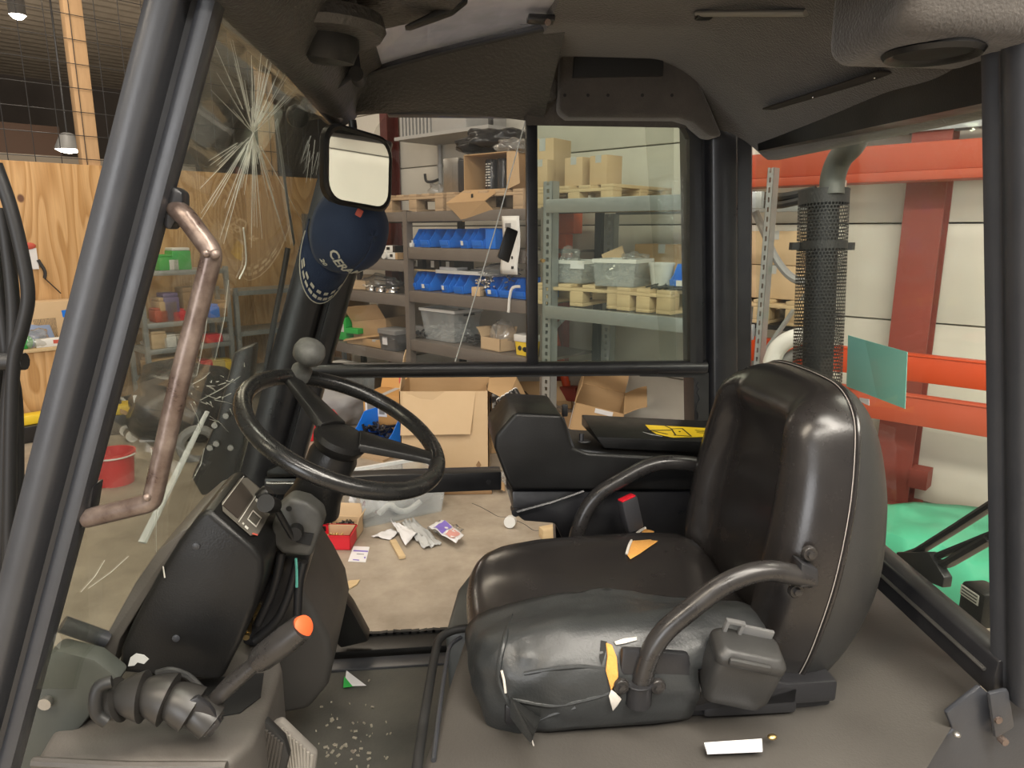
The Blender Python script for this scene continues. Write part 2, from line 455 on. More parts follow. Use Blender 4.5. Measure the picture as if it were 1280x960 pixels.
ROOTLOC = {}
def mesh(name, mb, mats, bevel=0.0, smooth=38, seg=2, inv=None, recalc=True):
    me = bpy.data.meshes.new(name)
    vs = mb.v if inv is None else [inv @ p for p in mb.v]
    me.from_pydata([tuple(p) for p in vs], [], mb.f)
    for m in (mats if isinstance(mats, (list, tuple)) else [mats]):
        me.materials.append(m)
    if any(mb.mi):
        me.polygons.foreach_set('material_index', mb.mi)
    bm = bmesh.new(); bm.from_mesh(me)
    if recalc:
        bmesh.ops.recalc_face_normals(bm, faces=bm.faces)
    if bevel > 0:
        ed = [e for e in bm.edges if len(e.link_faces) == 2 and e.calc_face_angle(0) > radians(35)]
        if ed:
            bmesh.ops.bevel(bm, geom=ed, offset=bevel, offset_type='OFFSET', segments=seg, profile=0.5, affect='EDGES', clamp_overlap=True)
    bm.to_mesh(me); bm.free()
    if smooth:
        me.shade_smooth()
        me.set_sharp_from_angle(angle=radians(smooth))
    return me

def tag(o, label=None, cat=None, group=None, kind=None):
    if label: o['label'] = label
    if cat: o['category'] = cat
    if group: o['group'] = group
    if kind: o['kind'] = kind
    return o

def empty(name, loc, rz, label, cat, group=None):
    o = bpy.data.objects.new(name, None)
    o.empty_display_size = 0.1
    COL.objects.link(o)
    o.location = loc; o.rotation_euler = (0, 0, rz)
    ROOTLOC[o] = (Matrix.Translation(Vector(loc)) @ Matrix.Rotation(rz, 4, 'Z')).inverted()
    return tag(o, label, cat, group)

def part(name, mb, mats, parent=None, bevel=0.0, smooth=38, seg=2, world=False, label=None, subsurf=0, recalc=True):
    """one mesh object; world=True means the builder's points are in world space"""
    inv = None
    if parent is not None and world:
        inv = ROOTLOC[parent]
    me = mesh(name, mb, mats, bevel, smooth, seg, inv, recalc)
    o = bpy.data.objects.new(name, me)
    COL.objects.link(o)
    if parent is not None:
        o.parent = parent
        if parent in ROOTLOC: ROOTLOC[o] = ROOTLOC[parent]
    if label: o['label'] = label
    if subsurf:
        md = o.modifiers.new('smooth', 'SUBSURF'); md.levels = subsurf; md.render_levels = subsurf
    return o

def solo(name, mb, mats, loc, rz, label, cat, group=None, kind=None, bevel=0.0, smooth=38, seg=2):
    o = part(name, mb, mats, None, bevel, smooth, seg)
    o.location = loc; o.rotation_euler = (0, 0, rz)
    return tag(o, label, cat, group, kind)

def struct(name, mb, mats, parent=None, bevel=0.0, smooth=38):
    o = part(name, mb, mats, parent, bevel, smooth)
    if parent is None: o['kind'] = 'structure'
    return o

def dup(root, loc, rz, label=None, group=None):
    r = root.copy(); COL.objects.link(r); r.location = loc; r.rotation_euler = (0, 0, rz)
    if label: r['label'] = label
    if group: r['group'] = group
    for ch in list(root.children):
        c = ch.copy(); COL.objects.link(c); c.parent = r
        for g in list(ch.children):
            d = g.copy(); COL.objects.link(d); d.parent = c
    return r
# ================================================================== the hall
fl = MB(); fl.bb((-16, -6, -0.12), (12, 26, 0))
FLOOR = struct('floor', fl, M_concrete, smooth=0)

def wbox(mb, s0, s1, t0, t1, z0, z1, mi=None):
    p = [WL(s0, t0, z0), WL(s1, t0, z0), WL(s1, t1, z0), WL(s0, t1, z0), WL(s0, t0, z1), WL(s1, t0, z1), WL(s1, t1, z1), WL(s0, t1, z1)]
    return mb.hexa(p, mi)

PLY_S = -7.35
# concrete wall made of long horizontal panels with recessed joints
wb = MB(); wbox(wb, PLY_S - .05, 6, -0.32, -0.115, 0, 5.0)
wall = struct('wall_back', wb, mat('wall_joint_dark', (0.10, 0.095, 0.085), 0.9), smooth=0)
zs = [0.0, 0.545, 1.142, 1.742, 2.342, 2.942, 3.542, 4.142, 4.742, 5.0]
for k in range(len(zs) - 1):
    for (s0, s1) in ((PLY_S, -0.02), (0.0, 6.0)):
        m = MB(); wbox(m, s0, s1, -0.115, 0.0, zs[k] + 0.006, zs[k + 1] - 0.004)
        part('wall_panel', m, M_wall, wall, bevel=0.004, smooth=30)

# plywood partition, timber posts and wire mesh above it
PZT = 2.275
pl = MB(); wbox(pl, PLY_S - 0.06, PLY_S - 0.03, 0.0, 6.5, 0.0, 0.12)
lw = struct('wall_left', pl, M_beam, smooth=0)
t = 0.02
while t < 6.4:
    t1 = min(t + 1.22, 6.5)
    m = MB(); wbox(m, PLY_S - 0.03, PLY_S, t + 0.002, t1 - 0.002, 0.0, PZT)
    part('plywood_sheet', m, M_ply, lw, bevel=0.002, smooth=30)
    t = t1
for tt in (0.9, 2.66, 4.4):
    m = MB(); wbox(m, PLY_S - 0.14, PLY_S - 0.035, tt - 0.075, tt + 0.075, 0.0, 5.0)
    part('post', m, M_beam, lw, bevel=0.006)
m = MB(); wbox(m, PLY_S - 0.14, PLY_S - 0.035, 0.0, 6.5, 4.20, 4.36)
part('rail', m, M_beam, lw, bevel=0.006)
m = MB()
tt = 0.1
while tt < 6.4:
    m.cyl(WL(PLY_S - 0.02, tt, PZT - 0.05), WL(PLY_S - 0.02, tt, 4.2), 0.0035, 5); tt += 0.2
zz = PZT + 0.05
while zz < 4.2:
    m.cyl(WL(PLY_S - 0.02, 0, zz), WL(PLY_S - 0.02, 6.5, zz), 0.0035, 5); zz += 0.2
part('wire_mesh', m, M_rackd, lw, smooth=60)['kind'] = 'stuff'

# corrugated ceiling and the far dark end of the hall seen through the mesh
m = MB()
n = 300
def ceilf(u, v):
    s = -19 + 24 * u
    k = int(u * n + .5) % 4
    return WL(s, (-0.3 if s > PLY_S else -9.0) + (7.3 if s > PLY_S else 16) * v, 4.95 + (0.04 if k in (1, 2) else 0.0))
m.grid(n, 1, ceilf)
struct('ceiling', m, M_ceil, smooth=0)
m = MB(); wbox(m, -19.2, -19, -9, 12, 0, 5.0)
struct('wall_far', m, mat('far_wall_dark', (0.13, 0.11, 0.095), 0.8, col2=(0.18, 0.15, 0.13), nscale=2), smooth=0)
m = MB(); wbox(m, -15.0, -14.2, 1.0, 6.5, 0, 3.4)
solo('partition_box', m, mat('far_brown_cabin', (0.10, 0.055, 0.035), 0.7), (0, 0, 0), 0, 'dark brown cabin block standing far beyond the plywood partition and wire mesh', 'cabin', smooth=0)
m = MB(); wbox(m, PLY_S - 3.4, PLY_S - 3.3, 0.3, 6.5, 2.45, 2.62)
m2 = m
solo('lintel_beam', m, mat('pale_beam', (0.50, 0.44, 0.36), 0.7), (0, 0, 0), 0, 'pale horizontal beam crossing the dark hall behind the wire mesh', 'beam', smooth=0)

def pendant(u, v, s, r, label, nm='hall_lamp'):
    p = PS(u, v, s)
    e = empty(nm, p, 0, label, 'lamp', 'hall lamps beyond the mesh')
    a = MB(); a.lathe([(0.05, 0.22), (0.09, 0.2), (r, 0.02), (r, 0.0)], (0, 0, 0), (0, 0, 1), 18)
    part('shade', a, M_greyp, e)
    b = MB(); b.lathe([(0.01, -0.05), (r * .6, -0.035), (r * .92, -0.002)], (0, 0, 0), (0, 0, 1), 18)
    part('bulb', b, M_lampon, e)
    c = MB(); c.cyl((0, 0, 0.2), (0, 0, 5.0 - p.z), 0.012, 6)
    part('cord', c, M_rackd, e)
    l = bpy.data.lights.new('hall_lamp_glow', 'POINT'); l.energy = 90; l.color = (1, 0.9, 0.75); l.shadow_soft_size = 0.12
    o = bpy.data.objects.new('hall_lamp_glow', l); COL.objects.link(o); o.location = p - Vector((0, 0, 0.2))
pendant(86, 187, PLY_S - 4.2, 0.17, 'bright bell lamp glowing low above the plywood edge beside the timber post')
pendant(22, 19, PLY_S - 3.2, 0.09, 'hall lamp hanging high in the top left corner behind the mesh')

# steel columns and beams of the building
def column(u, v, t, w, z1, label, m_):
    s, _, _ = ST(PT(u, v, t))
    e = empty('steel_column', WL(s, t, 0), WROT, label, 'column', 'red steel columns on the concrete wall')
    a = MB(); a.bb((-w / 2, -0.008, 0), (w / 2, 0.008, z1)); part('flange', a, m_, e)
    a = MB(); a.bb((-w / 2, 0.13, 0), (w / 2, 0.146, z1)); part('flange', a, m_, e)
    a = MB(); a.bb((-0.006, 0.008, 0), (0.006, 0.13, z1)); part('web', a, m_, e)
    a = MB(); a.bb((-w * .75, -0.05, 0), (w * .75, 0.15, 0.02)); part('base_plate', a, m_, e)
    return e
c1 = column(1150, 300, 0.17, 0.21, 4.9, 'dark red steel column against the pale wall behind the rear window', M_column)
a = MB(); a.bb((0.10, -0.02, 0.14), (0.20, 0.1, 0.26)); part('foot_bracket', a, M_column, c1)
c2 = column(482, 220, 0.17, 0.12, 4.9, 'dark red steel column between the wing mirror and the shelving rack', mat('column_dark_red', (0.10, 0.018, 0.014), 0.6))

# big orange beam over the rear window, standing proud of the column
s0, _, zt = ST(PT(1150, 178, 0.42)); _, _, zb = ST(PT(1150, 214, 0.42))
e = empty('overhead_beam', WL(s0, 0.42, zb), WROT, 'wide orange steel beam running high across the rear window', 'beam')
a = MB(); a.bb((-1.35, -0.02, 0.0), (3.2, 0.14, zt - zb)); part('web', a, M_orange, e, bevel=0.01)
a = MB(); a.bb((-1.35, -0.045, -0.05), (3.2, 0.18, 0.0)); part('lower_flange', a, M_column if False else M_orange, e, bevel=0.004)
for k in range(2):
    a = MB(); a.box((-1.25 + k * 4.3, 0.3, 0.08), (0.12, 0.3, 0.12)); part('wall_bracket', a, M_orange, e)

# cable tray at the top of the wall, right
s1, _, z1 = ST(PT(1180, 162, 0.18))
e = empty('cable_tray', WL(s1, 0.18, z1), WROT, 'grey cable tray with wires running above the orange beam', 'cable tray')
a = MB(); a.bb((-.6, -0.02, 0), (2.6, -0.012, 0.07)); a.bb((-.6, 0.2 - .09, 0), (2.6, 0.208 - .09, 0.07)); part('side_rail', a, M_galv, e)
a = MB()
for k in range(26): a.bb((-.6 + k * .12, -0.012, 0.0), (-.56 + k * .12, 0.11, 0.012))
part('rung', a, M_galv, e)['kind'] = 'stuff'
for k in range(3):
    a = MB(); a.tube([(-.6 + q * .32, 0.01 + 0.035 * k, 0.09 + 0.012 * sin(q * 1.7 + k)) for q in range(11)], 0.014, 8); part('cable', a, M_hose, e)

# ---- orange guard rack beams low on the right
def beam_px(ua, va0, va1, t):
    s, _, z1 = ST(PT(ua, va0, t)); _, _, z0 = ST(PT(ua, va1, t))
    return s, z0, z1
e = empty('orange_rack', WL(-0.9, 0.75, 0), WROT, 'low rack with two bright orange beams across the rear window', 'rack')
for (v0, v1, t) in ((447, 482, 0.78), (500, 538, 1.0)):
    s, z0, z1 = beam_px(1180, v0, v1, t)
    a = MB(); a.bb((-1.02, 0.75 - t, z0), (1.9, 0.75 - t + 0.045, z1 - 0.012)); a.bb((-1.02, 0.75 - t - 0.004, z1 - 0.012), (1.9, 0.75 - t + 0.06, z1))
    part('beam', a, M_bright if t < .9 else M_orange, e, bevel=0.004)
for x in (-1.06, 1.9):
    for t in (0.76, 0.98):
        a = MB(); a.bb((x - 0.035, 0.75 - t + 0.06, 0), (x + 0.035, 0.75 - t + 0.12, 1.25)); part('upright', a, M_galv, e)

# heating unit high on the wall, left
s, _, z0 = ST(PT(500, 176, 0.5)); s2, _, _ = ST(PT(583, 176, 0.5)); _, _, z1 = ST(PT(540, 146, 0.5))
e = empty('heater_unit', WL(s2, 0.5, z0), WROT, 'grey metal heater unit with a barred grille hung high on the wall', 'heater')
wd = s2 - s
a = MB(); a.bb((-wd * .5, 0, 0.03), (0, 0.5, 0.45)); part('casing', a, M_heater, e, bevel=0.008)
a = MB(); a.bb((-wd, 0.02, 0.03), (-wd * .5, 0.5, 0.45)); part('fan_box', a, M_rackd, e, bevel=0.004)
for k in range(9):
    a = MB(); a.bb((-wd + 0.02 + k * wd * .055, -0.008, 0.03), (-wd + 0.045 + k * wd * .055, 0.02, 0.43)); part('grille_bar', a, M_heater, e)
a = MB(); a.bb((-wd - 0.05, -0.03, 0), (0.30, 0.5, 0.03)); part('bracket', a, M_heater, e)
a = MB(); a.bb((0.27, 0.0, 0.03), (0.30, 0.03, 0.5)); a.bb((0.0, 0.0, 0.47), (0.30, 0.03, 0.5)); part('bracket_arm', a, M_rackd, e)

# conduit down the wall with a hook
s, _, z0 = ST(PT(551, 255, 0.03)); _, _, z1 = ST(PT(551, 172, 0.03))
e = empty('wall_conduit', WL(s, 0.03, z0), WROT, 'thin grey conduit running down the wall below the heater unit', 'pipe')
a = MB(); a.cyl((0, 0, 0), (0, 0, z1 - z0 + .15), 0.022, 10); part('pipe', a, M_heater, e)
a = MB(); a.cyl((0, 0, (z1 - z0) * .56), (0, 0, (z1 - z0) * .6), 0.03, 10); part('coupling', a, M_heater, e)
a = MB(); a.tube(catmull([(0, -0.02, 0.24), (-0.09, -0.03, 0.22), (-0.17, -0.04, 0.23), (-0.19, -0.04, 0.30)], 5), 0.014, 8); part('hook', a, M_rackd, e)
# ================================================================== racks and what lies on them
def zpx(u, v, t): return ST(PT(u, v, t))[2]
def spx(u, v, t): return ST(PT(u, v, t))[0]

TF = 1.10     # front plane of the brown rack
TB = 0.45
S_MID = spx(509, 350, TF); S_LEFT = -6.45; S_END = spx(688, 300, TF)
rk = empty('storage_rack', WL(S_MID, TF, 0), WROT, 'long grey-brown steel storage rack filled with blue bins and boxes', 'rack')
def rx(s): return s - S_MID
for s in (S_LEFT, S_MID, S_END - 0.05):
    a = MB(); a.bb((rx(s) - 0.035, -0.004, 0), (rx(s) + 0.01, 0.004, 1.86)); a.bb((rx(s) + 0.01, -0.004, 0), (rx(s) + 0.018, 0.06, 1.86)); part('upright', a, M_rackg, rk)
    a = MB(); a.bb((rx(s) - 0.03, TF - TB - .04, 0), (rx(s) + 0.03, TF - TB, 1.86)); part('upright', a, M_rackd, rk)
ZT = zpx(560, 263.5, TF)
B2 = zpx(560, 310.5, TF); B3 = zpx(560, 367.5, TF); B4 = zpx(560, 432, TF)
A2 = zpx(490, 325, TF); A3 = zpx(470, 366, TF); A4 = zpx(470, 436, TF)
def shelf(s0, s1, z, hb=0.10):
    a = MB(); a.bb((rx(s0) + 0.02, 0.0, z - hb), (rx(s1) - 0.036, 0.03, z)); part('front_beam', a, M_rackg, rk, bevel=0.004)
    if s0 < S_MID:
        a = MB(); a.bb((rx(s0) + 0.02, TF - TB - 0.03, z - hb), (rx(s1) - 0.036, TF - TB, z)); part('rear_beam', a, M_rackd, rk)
    a = MB(); a.bb((rx(s0) + 0.02, 0.03, z - 0.022), (rx(s1) - 0.036, TF - TB - 0.03, z - 0.002)); part('shelf_board', a, M_rackg, rk)
for z in (ZT, B2, B3, B4): shelf(S_MID, S_END - 0.05, z, 0.08 if z == ZT else 0.095)
for z in (ZT, A2, A3, A4): shelf(S_LEFT, S_MID, z, 0.08 if z == ZT else 0.095)

# galvanised pallet rack to the right
S_G1 = spx(957, 300, 1.2); GF = 1.2; GB = 0.50
S_G0 = spx(684, 330, GF)
gr = empty('galvanised_rack', WL(S_G0, GF, 0), WROT, 'galvanised pallet rack with perforated uprights behind the right side window', 'rack')
L = S_G1 - S_G0
def gupright(x, y):
    a = MB(); hs = 0.05; q_ = 1.0
    a.bb((x - 0.04, y, 0), (x - 0.012, y + 0.006, 2.02)); a.bb((x + 0.012, y, 0), (x + 0.04, y + 0.006, 2.02))
    a.bb((x - 0.04, y, 0), (x - 0.034, y + 0.07, 2.02)); a.bb((x + 0.034, y, 0), (x + 0.04, y + 0.07, 2.02))
    z = 0.02
    while z < 2.0:
        a.bb((x - 0.012, y, z), (x + 0.012, y + 0.006, z + 0.024)); z += 0.05
    return a
for x in (0.0, L):
    for y in (0.0, GF - GB):
        m_ = gupright(x, y)
        if y > 0: m_.v = [Vector((p.x, p.y, min(p.z, 1.82))) for p in m_.v]
        if x > 0: m_.v = [Vector((x + (p.x - x) * .42, p.y, p.z)) for p in m_.v]
        part('upright', m_, M_galv, gr, smooth=0)
    a = MB(); a.box((x, (GF - GB) / 2 + .03, 1.2), (0.02, sqrt((GF - GB) ** 2 + .5 ** 2), 0.02), Matrix.Rotation(0.53, 3, 'X')); part('brace', a, M_galv, gr)
GZ1 = zpx(780, 246, GF); GZ2 = zpx(780, 390, GF)
GZB = zpx(780, 262, GF)
for z, h in ((GZ1, 0.088), (GZ2, 0.085)):
    for y in (-0.045, GF - GB + 0.05):
        a = MB(); a.bb((0.02, y, z - h), (L - 0.02, y + 0.04, z)); part('beam', a, M_galv, gr, bevel=0.004)
# dark rear upright between the beams
pass

# ------------------------------------------------------------------ pallets
def pallet(label, loc, rz, w, d, m_, group, h=0.144):
    e = empty('pallet', loc, rz, label, 'pallet', group)
    bl = MB(); bl.bb((-0.05, -0.05, 0.022), (0.05, 0.05, h - 0.022 - .022)); bm_ = mesh('block', bl, m_, 0.004)
    def inst(nm, me, p):
        o = bpy.data.objects.new(nm, me); COL.objects.link(o); o.parent = e; o.location = p; return o
    for x in (-w / 2 + .05, 0, w / 2 - .05):
        for y in (-d / 2 + .05, 0, d / 2 - .05): inst('block', bm_, (x, y, 0))
    tb = MB(); tb.bb((-0.05, -d / 2, h - 0.022), (0.05, d / 2, h)); tm = mesh('top_board', tb, m_, 0.003)
    bx = MB(); bx.bb((-w / 2, -0.05, h - .044), (w / 2, 0.05, h - .022)); bxm = mesh('stringer_board', bx, m_, 0.003)
    bt = MB(); bt.bb((-0.05, -d / 2, 0), (0.05, d / 2, 0.022)); btm = mesh('bottom_board', bt, m_, 0.003)
    n = max(3, int(w / .15))
    for k in range(n): inst('top_board', tm, (-w / 2 + .05 + k * (w - .1) / (n - 1), 0, 0))
    for y in (-d / 2 + .05, 0, d / 2 - .05): inst('stringer_board', bxm, (0, y, 0))
    for x in (-w / 2 + .05, 0, w / 2 - .05): inst('bottom_board', btm, (x, 0, 0))
    return e
tcp = 0.66
for k, (ua, ub, lab) in enumerate(((483, 556, 'weathered wooden pallet on the rack top beside the wing mirror'),
                                   (560, 656, 'wooden pallet on the rack top under the torn open carton'),
                                   (674, 768, 'pale wooden pallet on the rack top carrying two small square cartons'))):
    sa, sb = spx(ua, 255, 1.0), spx(ub, 255, 1.0)
    pallet(lab, WL((sa + sb) / 2, tcp, ZT + .002), WROT, sb - sa, 0.72, M_timber if k < 2 else M_timber2, 'pallets on top of the racks')
# pale deck pieces under the third pallet so that it bears on the two racks
a = MB(); a.bb((-0.1, -0.36, -0.02), (0.95, 0.30, 0.0)); o = solo('deck_board', a, M_timber2, WL(S_END - .0, tcp, ZT), WROT, 'pale deck board under the third pallet behind the galvanised beam', 'board')
PTOP = ZT + 0.146

# ------------------------------------------------------------------ cartons
def carton(label, loc, rz, w, d, h, m_=None, open_=False, flaps=(), group=None, th=0.006, tape=None, cat='box', name='cardboard_box', tilt=None):
    m_ = m_ or M_card
    e = empty(name, loc, rz, label, cat, group)
    if tilt: e.rotation_euler = (tilt[0], tilt[1], rz)
    a = MB()
    if open_:
        a.bb((-w / 2, -d / 2, 0), (w / 2, d / 2, th))
        a.bb((-w / 2, -d / 2, 0), (w / 2, -d / 2 + th, h)); a.bb((-w / 2, d / 2 - th, 0), (w / 2, d / 2, h))
        a.bb((-w / 2, -d / 2, 0), (-w / 2 + th, d / 2, h)); a.bb((w / 2 - th, -d / 2, 0), (w / 2, d / 2, h))
        part('body', a, m_, e, smooth=0)
    else:
        a.bb((-w / 2, -d / 2, 0), (w / 2, d / 2, h)); part('body', a, m_, e, bevel=0.004)
        a = MB(); a.bb((-0.025, -d / 2 - .0012, h * .75), (0.025, -d / 2, h)); a.bb((-0.025, -d / 2, h), (0.025, d / 2, h + .0012)); part('tape', a, M_tape if tape is None else tape, e, smooth=0)
    for (side, ang, ln) in flaps:
        # hinge at the top edge; ang 0 = flat outwards, 90 = straight up, -90 = hanging down
        a = MB(); c, s_ = cos(radians(ang)), sin(radians(ang)); n = 5
        def fp(u, v, off):
            x = (u - .5); l = v * ln
            bend = 0.02 * sin(v * 2.2) * (1 if ang > 0 else .4)
            if side in 'fb':
                sg = -1 if side == 'f' else 1
                return (x * (w - .01), sg * (d / 2 + l * c) + sg * off * s_, h + l * s_ - off * c + bend)
            sg = -1 if side == 'l' else 1
            return (sg * (w / 2 + l * c) + sg * off * s_, x * (d - .01), h + l * s_ - off * c + bend)
        rings = [[fp(0, k / n, 0), fp(1, k / n, 0), fp(1, k / n, th * .8), fp(0, k / n, th * .8)] for k in range(n + 1)]
        a.loft([[Vector(p) for p in r] for r in rings], True, True, True)
        part('flap', a, m_, e, smooth=30)
    return e

def wat(u, v, t, dz=0.0):
    p = PT(u, v, t); p.z += dz; return p
def onz(u, t, z):
    s = spx(u, 300, t); return WL(s, t, z)

# top of the racks
carton('torn open cardboard carton on its side spilling black rolls, left of the window divider', onz(632, 0.44, PTOP), WROT + radians(6), 0.46, 0.30, 0.34, M_card2, False, (), 'cartons on the rack top')
def side_carton():
    return None
# the carton's open mouth faces the hall: a tray with flaps hanging over the rack front
e = empty('open_carton', onz(607, 0.98, PTOP + .005), WROT + radians(4), 'torn cardboard carton lying open with its flap hanging over the rack beam', 'box', 'cartons on the rack top')
w_, d_, h_ = 0.44, 0.34, 0.27
a = MB(); th = 0.006
a.bb((-w_ / 2, 0, 0), (w_ / 2, d_, th)); a.bb((-w_ / 2, 0, h_ - th), (w_ / 2, d_, h_)); a.bb((-w_ / 2, 0, 0), (-w_ / 2 + th, d_, h_)); a.bb((w_ / 2 - th, 0, 0), (w_ / 2, d_, h_)); a.bb((-w_ / 2, d_ - th, 0), (w_ / 2, d_, h_))
part('body', a, M_card, e, smooth=0)
a = MB(); a.loft([[Vector((-w_ / 2, 0, 0)), Vector((w_ / 2 - .06, 0, 0)), Vector((w_ / 2 - .06, 0, .006)), Vector((-w_ / 2, 0, .006))],
                  [Vector((-w_ / 2 - .07, -0.13, -.10)), Vector((w_ / 2 - .09, -0.15, -.09)), Vector((w_ / 2 - .09, -0.156, -.085)), Vector((-w_ / 2 - .07, -0.136, -.095))],
                  [Vector((-w_ / 2 + .08, -0.10, -.235)), Vector((w_ / 2 + .02, -0.11, -.20)), Vector((w_ / 2 + .02, -0.116, -.2)), Vector((-w_ / 2 + .08, -0.106, -.235))]])
part('flap', a, M_card, e, smooth=20)
a = MB(); a.loft([[Vector((w_ / 2, 0, .0)), Vector((w_ / 2, 0, h_)), Vector((w_ / 2 + .006, 0, h_)), Vector((w_ / 2 + .006, 0, .0))],
                  [Vector((w_ / 2 + .19, -0.09, .03)), Vector((w_ / 2 + .16, -0.07, h_ - .02)), Vector((w_ / 2 + .166, -0.076, h_ - .02)), Vector((w_ / 2 + .196, -0.096, .03))]])
part('flap', a, M_card2, e, smooth=20)
a = MB(); a.bb((-0.06, -0.096, -0.06), (-0.045, -0.088, -0.03)); part('slot', a, M_blackprint, e)
for k, (x, lab) in enumerate(((-0.035, 'white lettered black roll standing inside the torn carton, left one'), (0.085, 'shiny black roll in crumpled film inside the torn carton, right one'))):
    q = MB(); q.lathe([(0.05, 0), (0.052, 0.01), (0.052, 0.215), (0.046, 0.225), (0.02, 0.226)], (0, 0, 0), (0, 0, 1), 16)
    o = solo('black_roll', q, M_blackbag, e.location + Matrix.Rotation(e.rotation_euler.z, 3, 'Z') @ Vector((x, 0.12, 0.008)), WROT, lab, 'roll')
    if k == 0:
        q = MB(); random.seed(3)
        for r in range(9):
            for c_ in range(2):
                zc = 0.03 + r * .02; an = radians(-100 + 30 * c_ + random.uniform(-5, 5))
                q.box((0.0525 * cos(an), 0.0525 * sin(an), zc), (0.002, 0.02, 0.009), Matrix.Rotation(an, 3, 'Z'))
        part('print', q, M_mark, o, smooth=0)

def blob(name, loc, r, m_, label, cat, seed, sub=3, amp=0.35, flat=1.0, freq=3.0, rz=0, group=None, kind=None):
    bm = bmesh.new(); bmesh.ops.create_icosphere(bm, subdivisions=sub, radius=1)
    mb = MB()
    for v_ in bm.verts:
        p = v_.co.copy(); k = 1 + amp * (noise.noise(p * freq * .6 + Vector((seed, 0, 0))) + .55 * abs(noise.noise(p * freq * 1.9 + Vector((0, seed, 0)))))
        q = Vector((p.x * r[0] * k, p.y * r[1] * k, p.z * r[2] * k))
        q.z = max(q.z, -r[2] * .82)
        mb.v.append(q + Vector((0, 0, r[2] * .82)))
    mb.f = [[v_.index for v_ in f.verts] for f in bm.faces]; mb.mi = [0] * len(mb.f)
    bm.free()
    return solo(name, mb, m_, loc, rz, label, cat, group, kind, smooth=50)
blob('plastic_bag', onz(622, 0.62, PTOP + .30), (0.30, 0.17, 0.11), M_blackbag, 'heap of dark grey plastic film lying on top of the torn carton', 'plastic', 2.0, 4, .35)
blob('film_wad', onz(640, 0.86, PTOP + .275), (0.11, 0.09, 0.055), M_clearbag, 'crumpled clear film wad on the front of the torn carton', 'plastic', 5.5, 4, .5)
blob('film_scrap', onz(548, 0.8, PTOP), (0.07, 0.06, 0.05), M_clearbag, 'small scrap of clear film on the pallet left of the metal plate', 'plastic', 9.5, 3, .6)
a = MB(); a.bb((-0.09, -0.01, 0), (0.09, 0.03, 0.27)); solo('metal_plate', a, M_steel, onz(566, 0.92, PTOP), WROT, 'upright pale metal plate on the pallet next to the black wrapped pack', 'plate', bevel=.003)
e = empty('wrapped_pack', onz(583, 0.86, PTOP), WROT, 'pack wrapped in black film standing between the metal plate and the torn carton', 'package')
a = MB(); a.bb((-0.10, -0.07, 0), (0.11, 0.1, 0.26)); part('pack', a, M_blackbag, e, bevel=.02, seg=3)
a = MB(); a.bb((0.07, -0.072, 0.0), (0.085, -0.07, 0.26)); part('strap', a, M_tape, e)
# right of the divider
sA = [(688, 0.80, .19, .24, .34, 'tall pale cardboard box right of the window divider on the rack top', 8),
      (679, 0.93, .14, .10, .19, 'small pale cardboard box in front of the tall one by the divider', 3),
      (724, 0.86, .155, .16, .19, 'square cardboard box with a dark spot, first of the pair on the third pallet', 0),
      (755, 0.86, .15, .16, .19, 'square cardboard box at the right end of the third pallet', -4)]
for (u, t, w, d, h, lab, r) in sA:
    carton(lab, onz(u, t, PTOP + .002), WROT + radians(r), w, d, h, M_card2, False, (), 'cartons on the rack top')

# ------------------------------------------------------------------ blue picking bins
def make_bin(label, w=0.12, d=0.24, h=0.135, m_=None):
    e = empty('storage_bin', (0, 0, 0), 0, label, 'bin', 'blue picking bins on the rack')
    m_ = m_ or M_blue; th = .006
    a = MB()
    a.bb((-w / 2, 0, 0), (w / 2, d, th))
    a.bb((-w / 2, d - th, 0), (w / 2, d, h))
    for sx in (-1, 1):
        x0 = sx * w / 2 - (0 if sx < 0 else th)
        poly = [(x0, 0.0, 0), (x0, d, 0), (x0, d, h), (x0, d * .30, h), (x0, d * .10, h * .55), (x0, 0.0, h * .40)]
        a.prism(poly, (th, 0, 0))
    a.bb((-w / 2 - .006, d * .36, h - .008), (-w / 2, d, h)); a.bb((w / 2, d * .36, h - .008), (w / 2 + .006, d, h))
    part('tub', a, m_, e, bevel=0.0015, smooth=30)
    a = MB(); a.hexa([(-w / 2, -.004, 0), (w / 2, -.004, 0), (w / 2, .004, 0), (-w / 2, .004, 0), (-w / 2, -.016, h * .40), (w / 2, -.016, h * .40), (w / 2, -.010, h * .40), (-w / 2, -.010, h * .40)])
    part('front_lip', a, m_, e, bevel=.0015)
    a = MB(); a.hexa([(-w * .42, -.016, h * .14), (w * .42, -.016, h * .14), (w * .42, -.010, h * .14), (-w * .42, -.010, h * .14), (-w * .42, -.026, h * .36), (w * .42, -.026, h * .36), (w * .42, -.016, h * .36), (-w * .42, -.016, h * .36)])
    part('label_holder', a, m_, e)
    if random.random() < .6:
        a = MB(); a.hexa([(-w * .16, -.030, h * .16), (w * .12, -.030, h * .16), (w * .12, -.026, h * .16), (-w * .16, -.026, h * .16), (-w * .16, -.034, h * .38), (w * .12, -.034, h * .38), (w * .12, -.030, h * .38), (-w * .16, -.030, h * .38)]); part('tag', a, M_whitep, e)
    return e
def bin_at(u, t, z, w, h, label, d=.24, rz=0):
    e = make_bin(label, w, d, h); e.location = onz(u, t, z); e.rotation_euler = (0, 0, WROT + radians(rz)); return e
TBN = 1.03
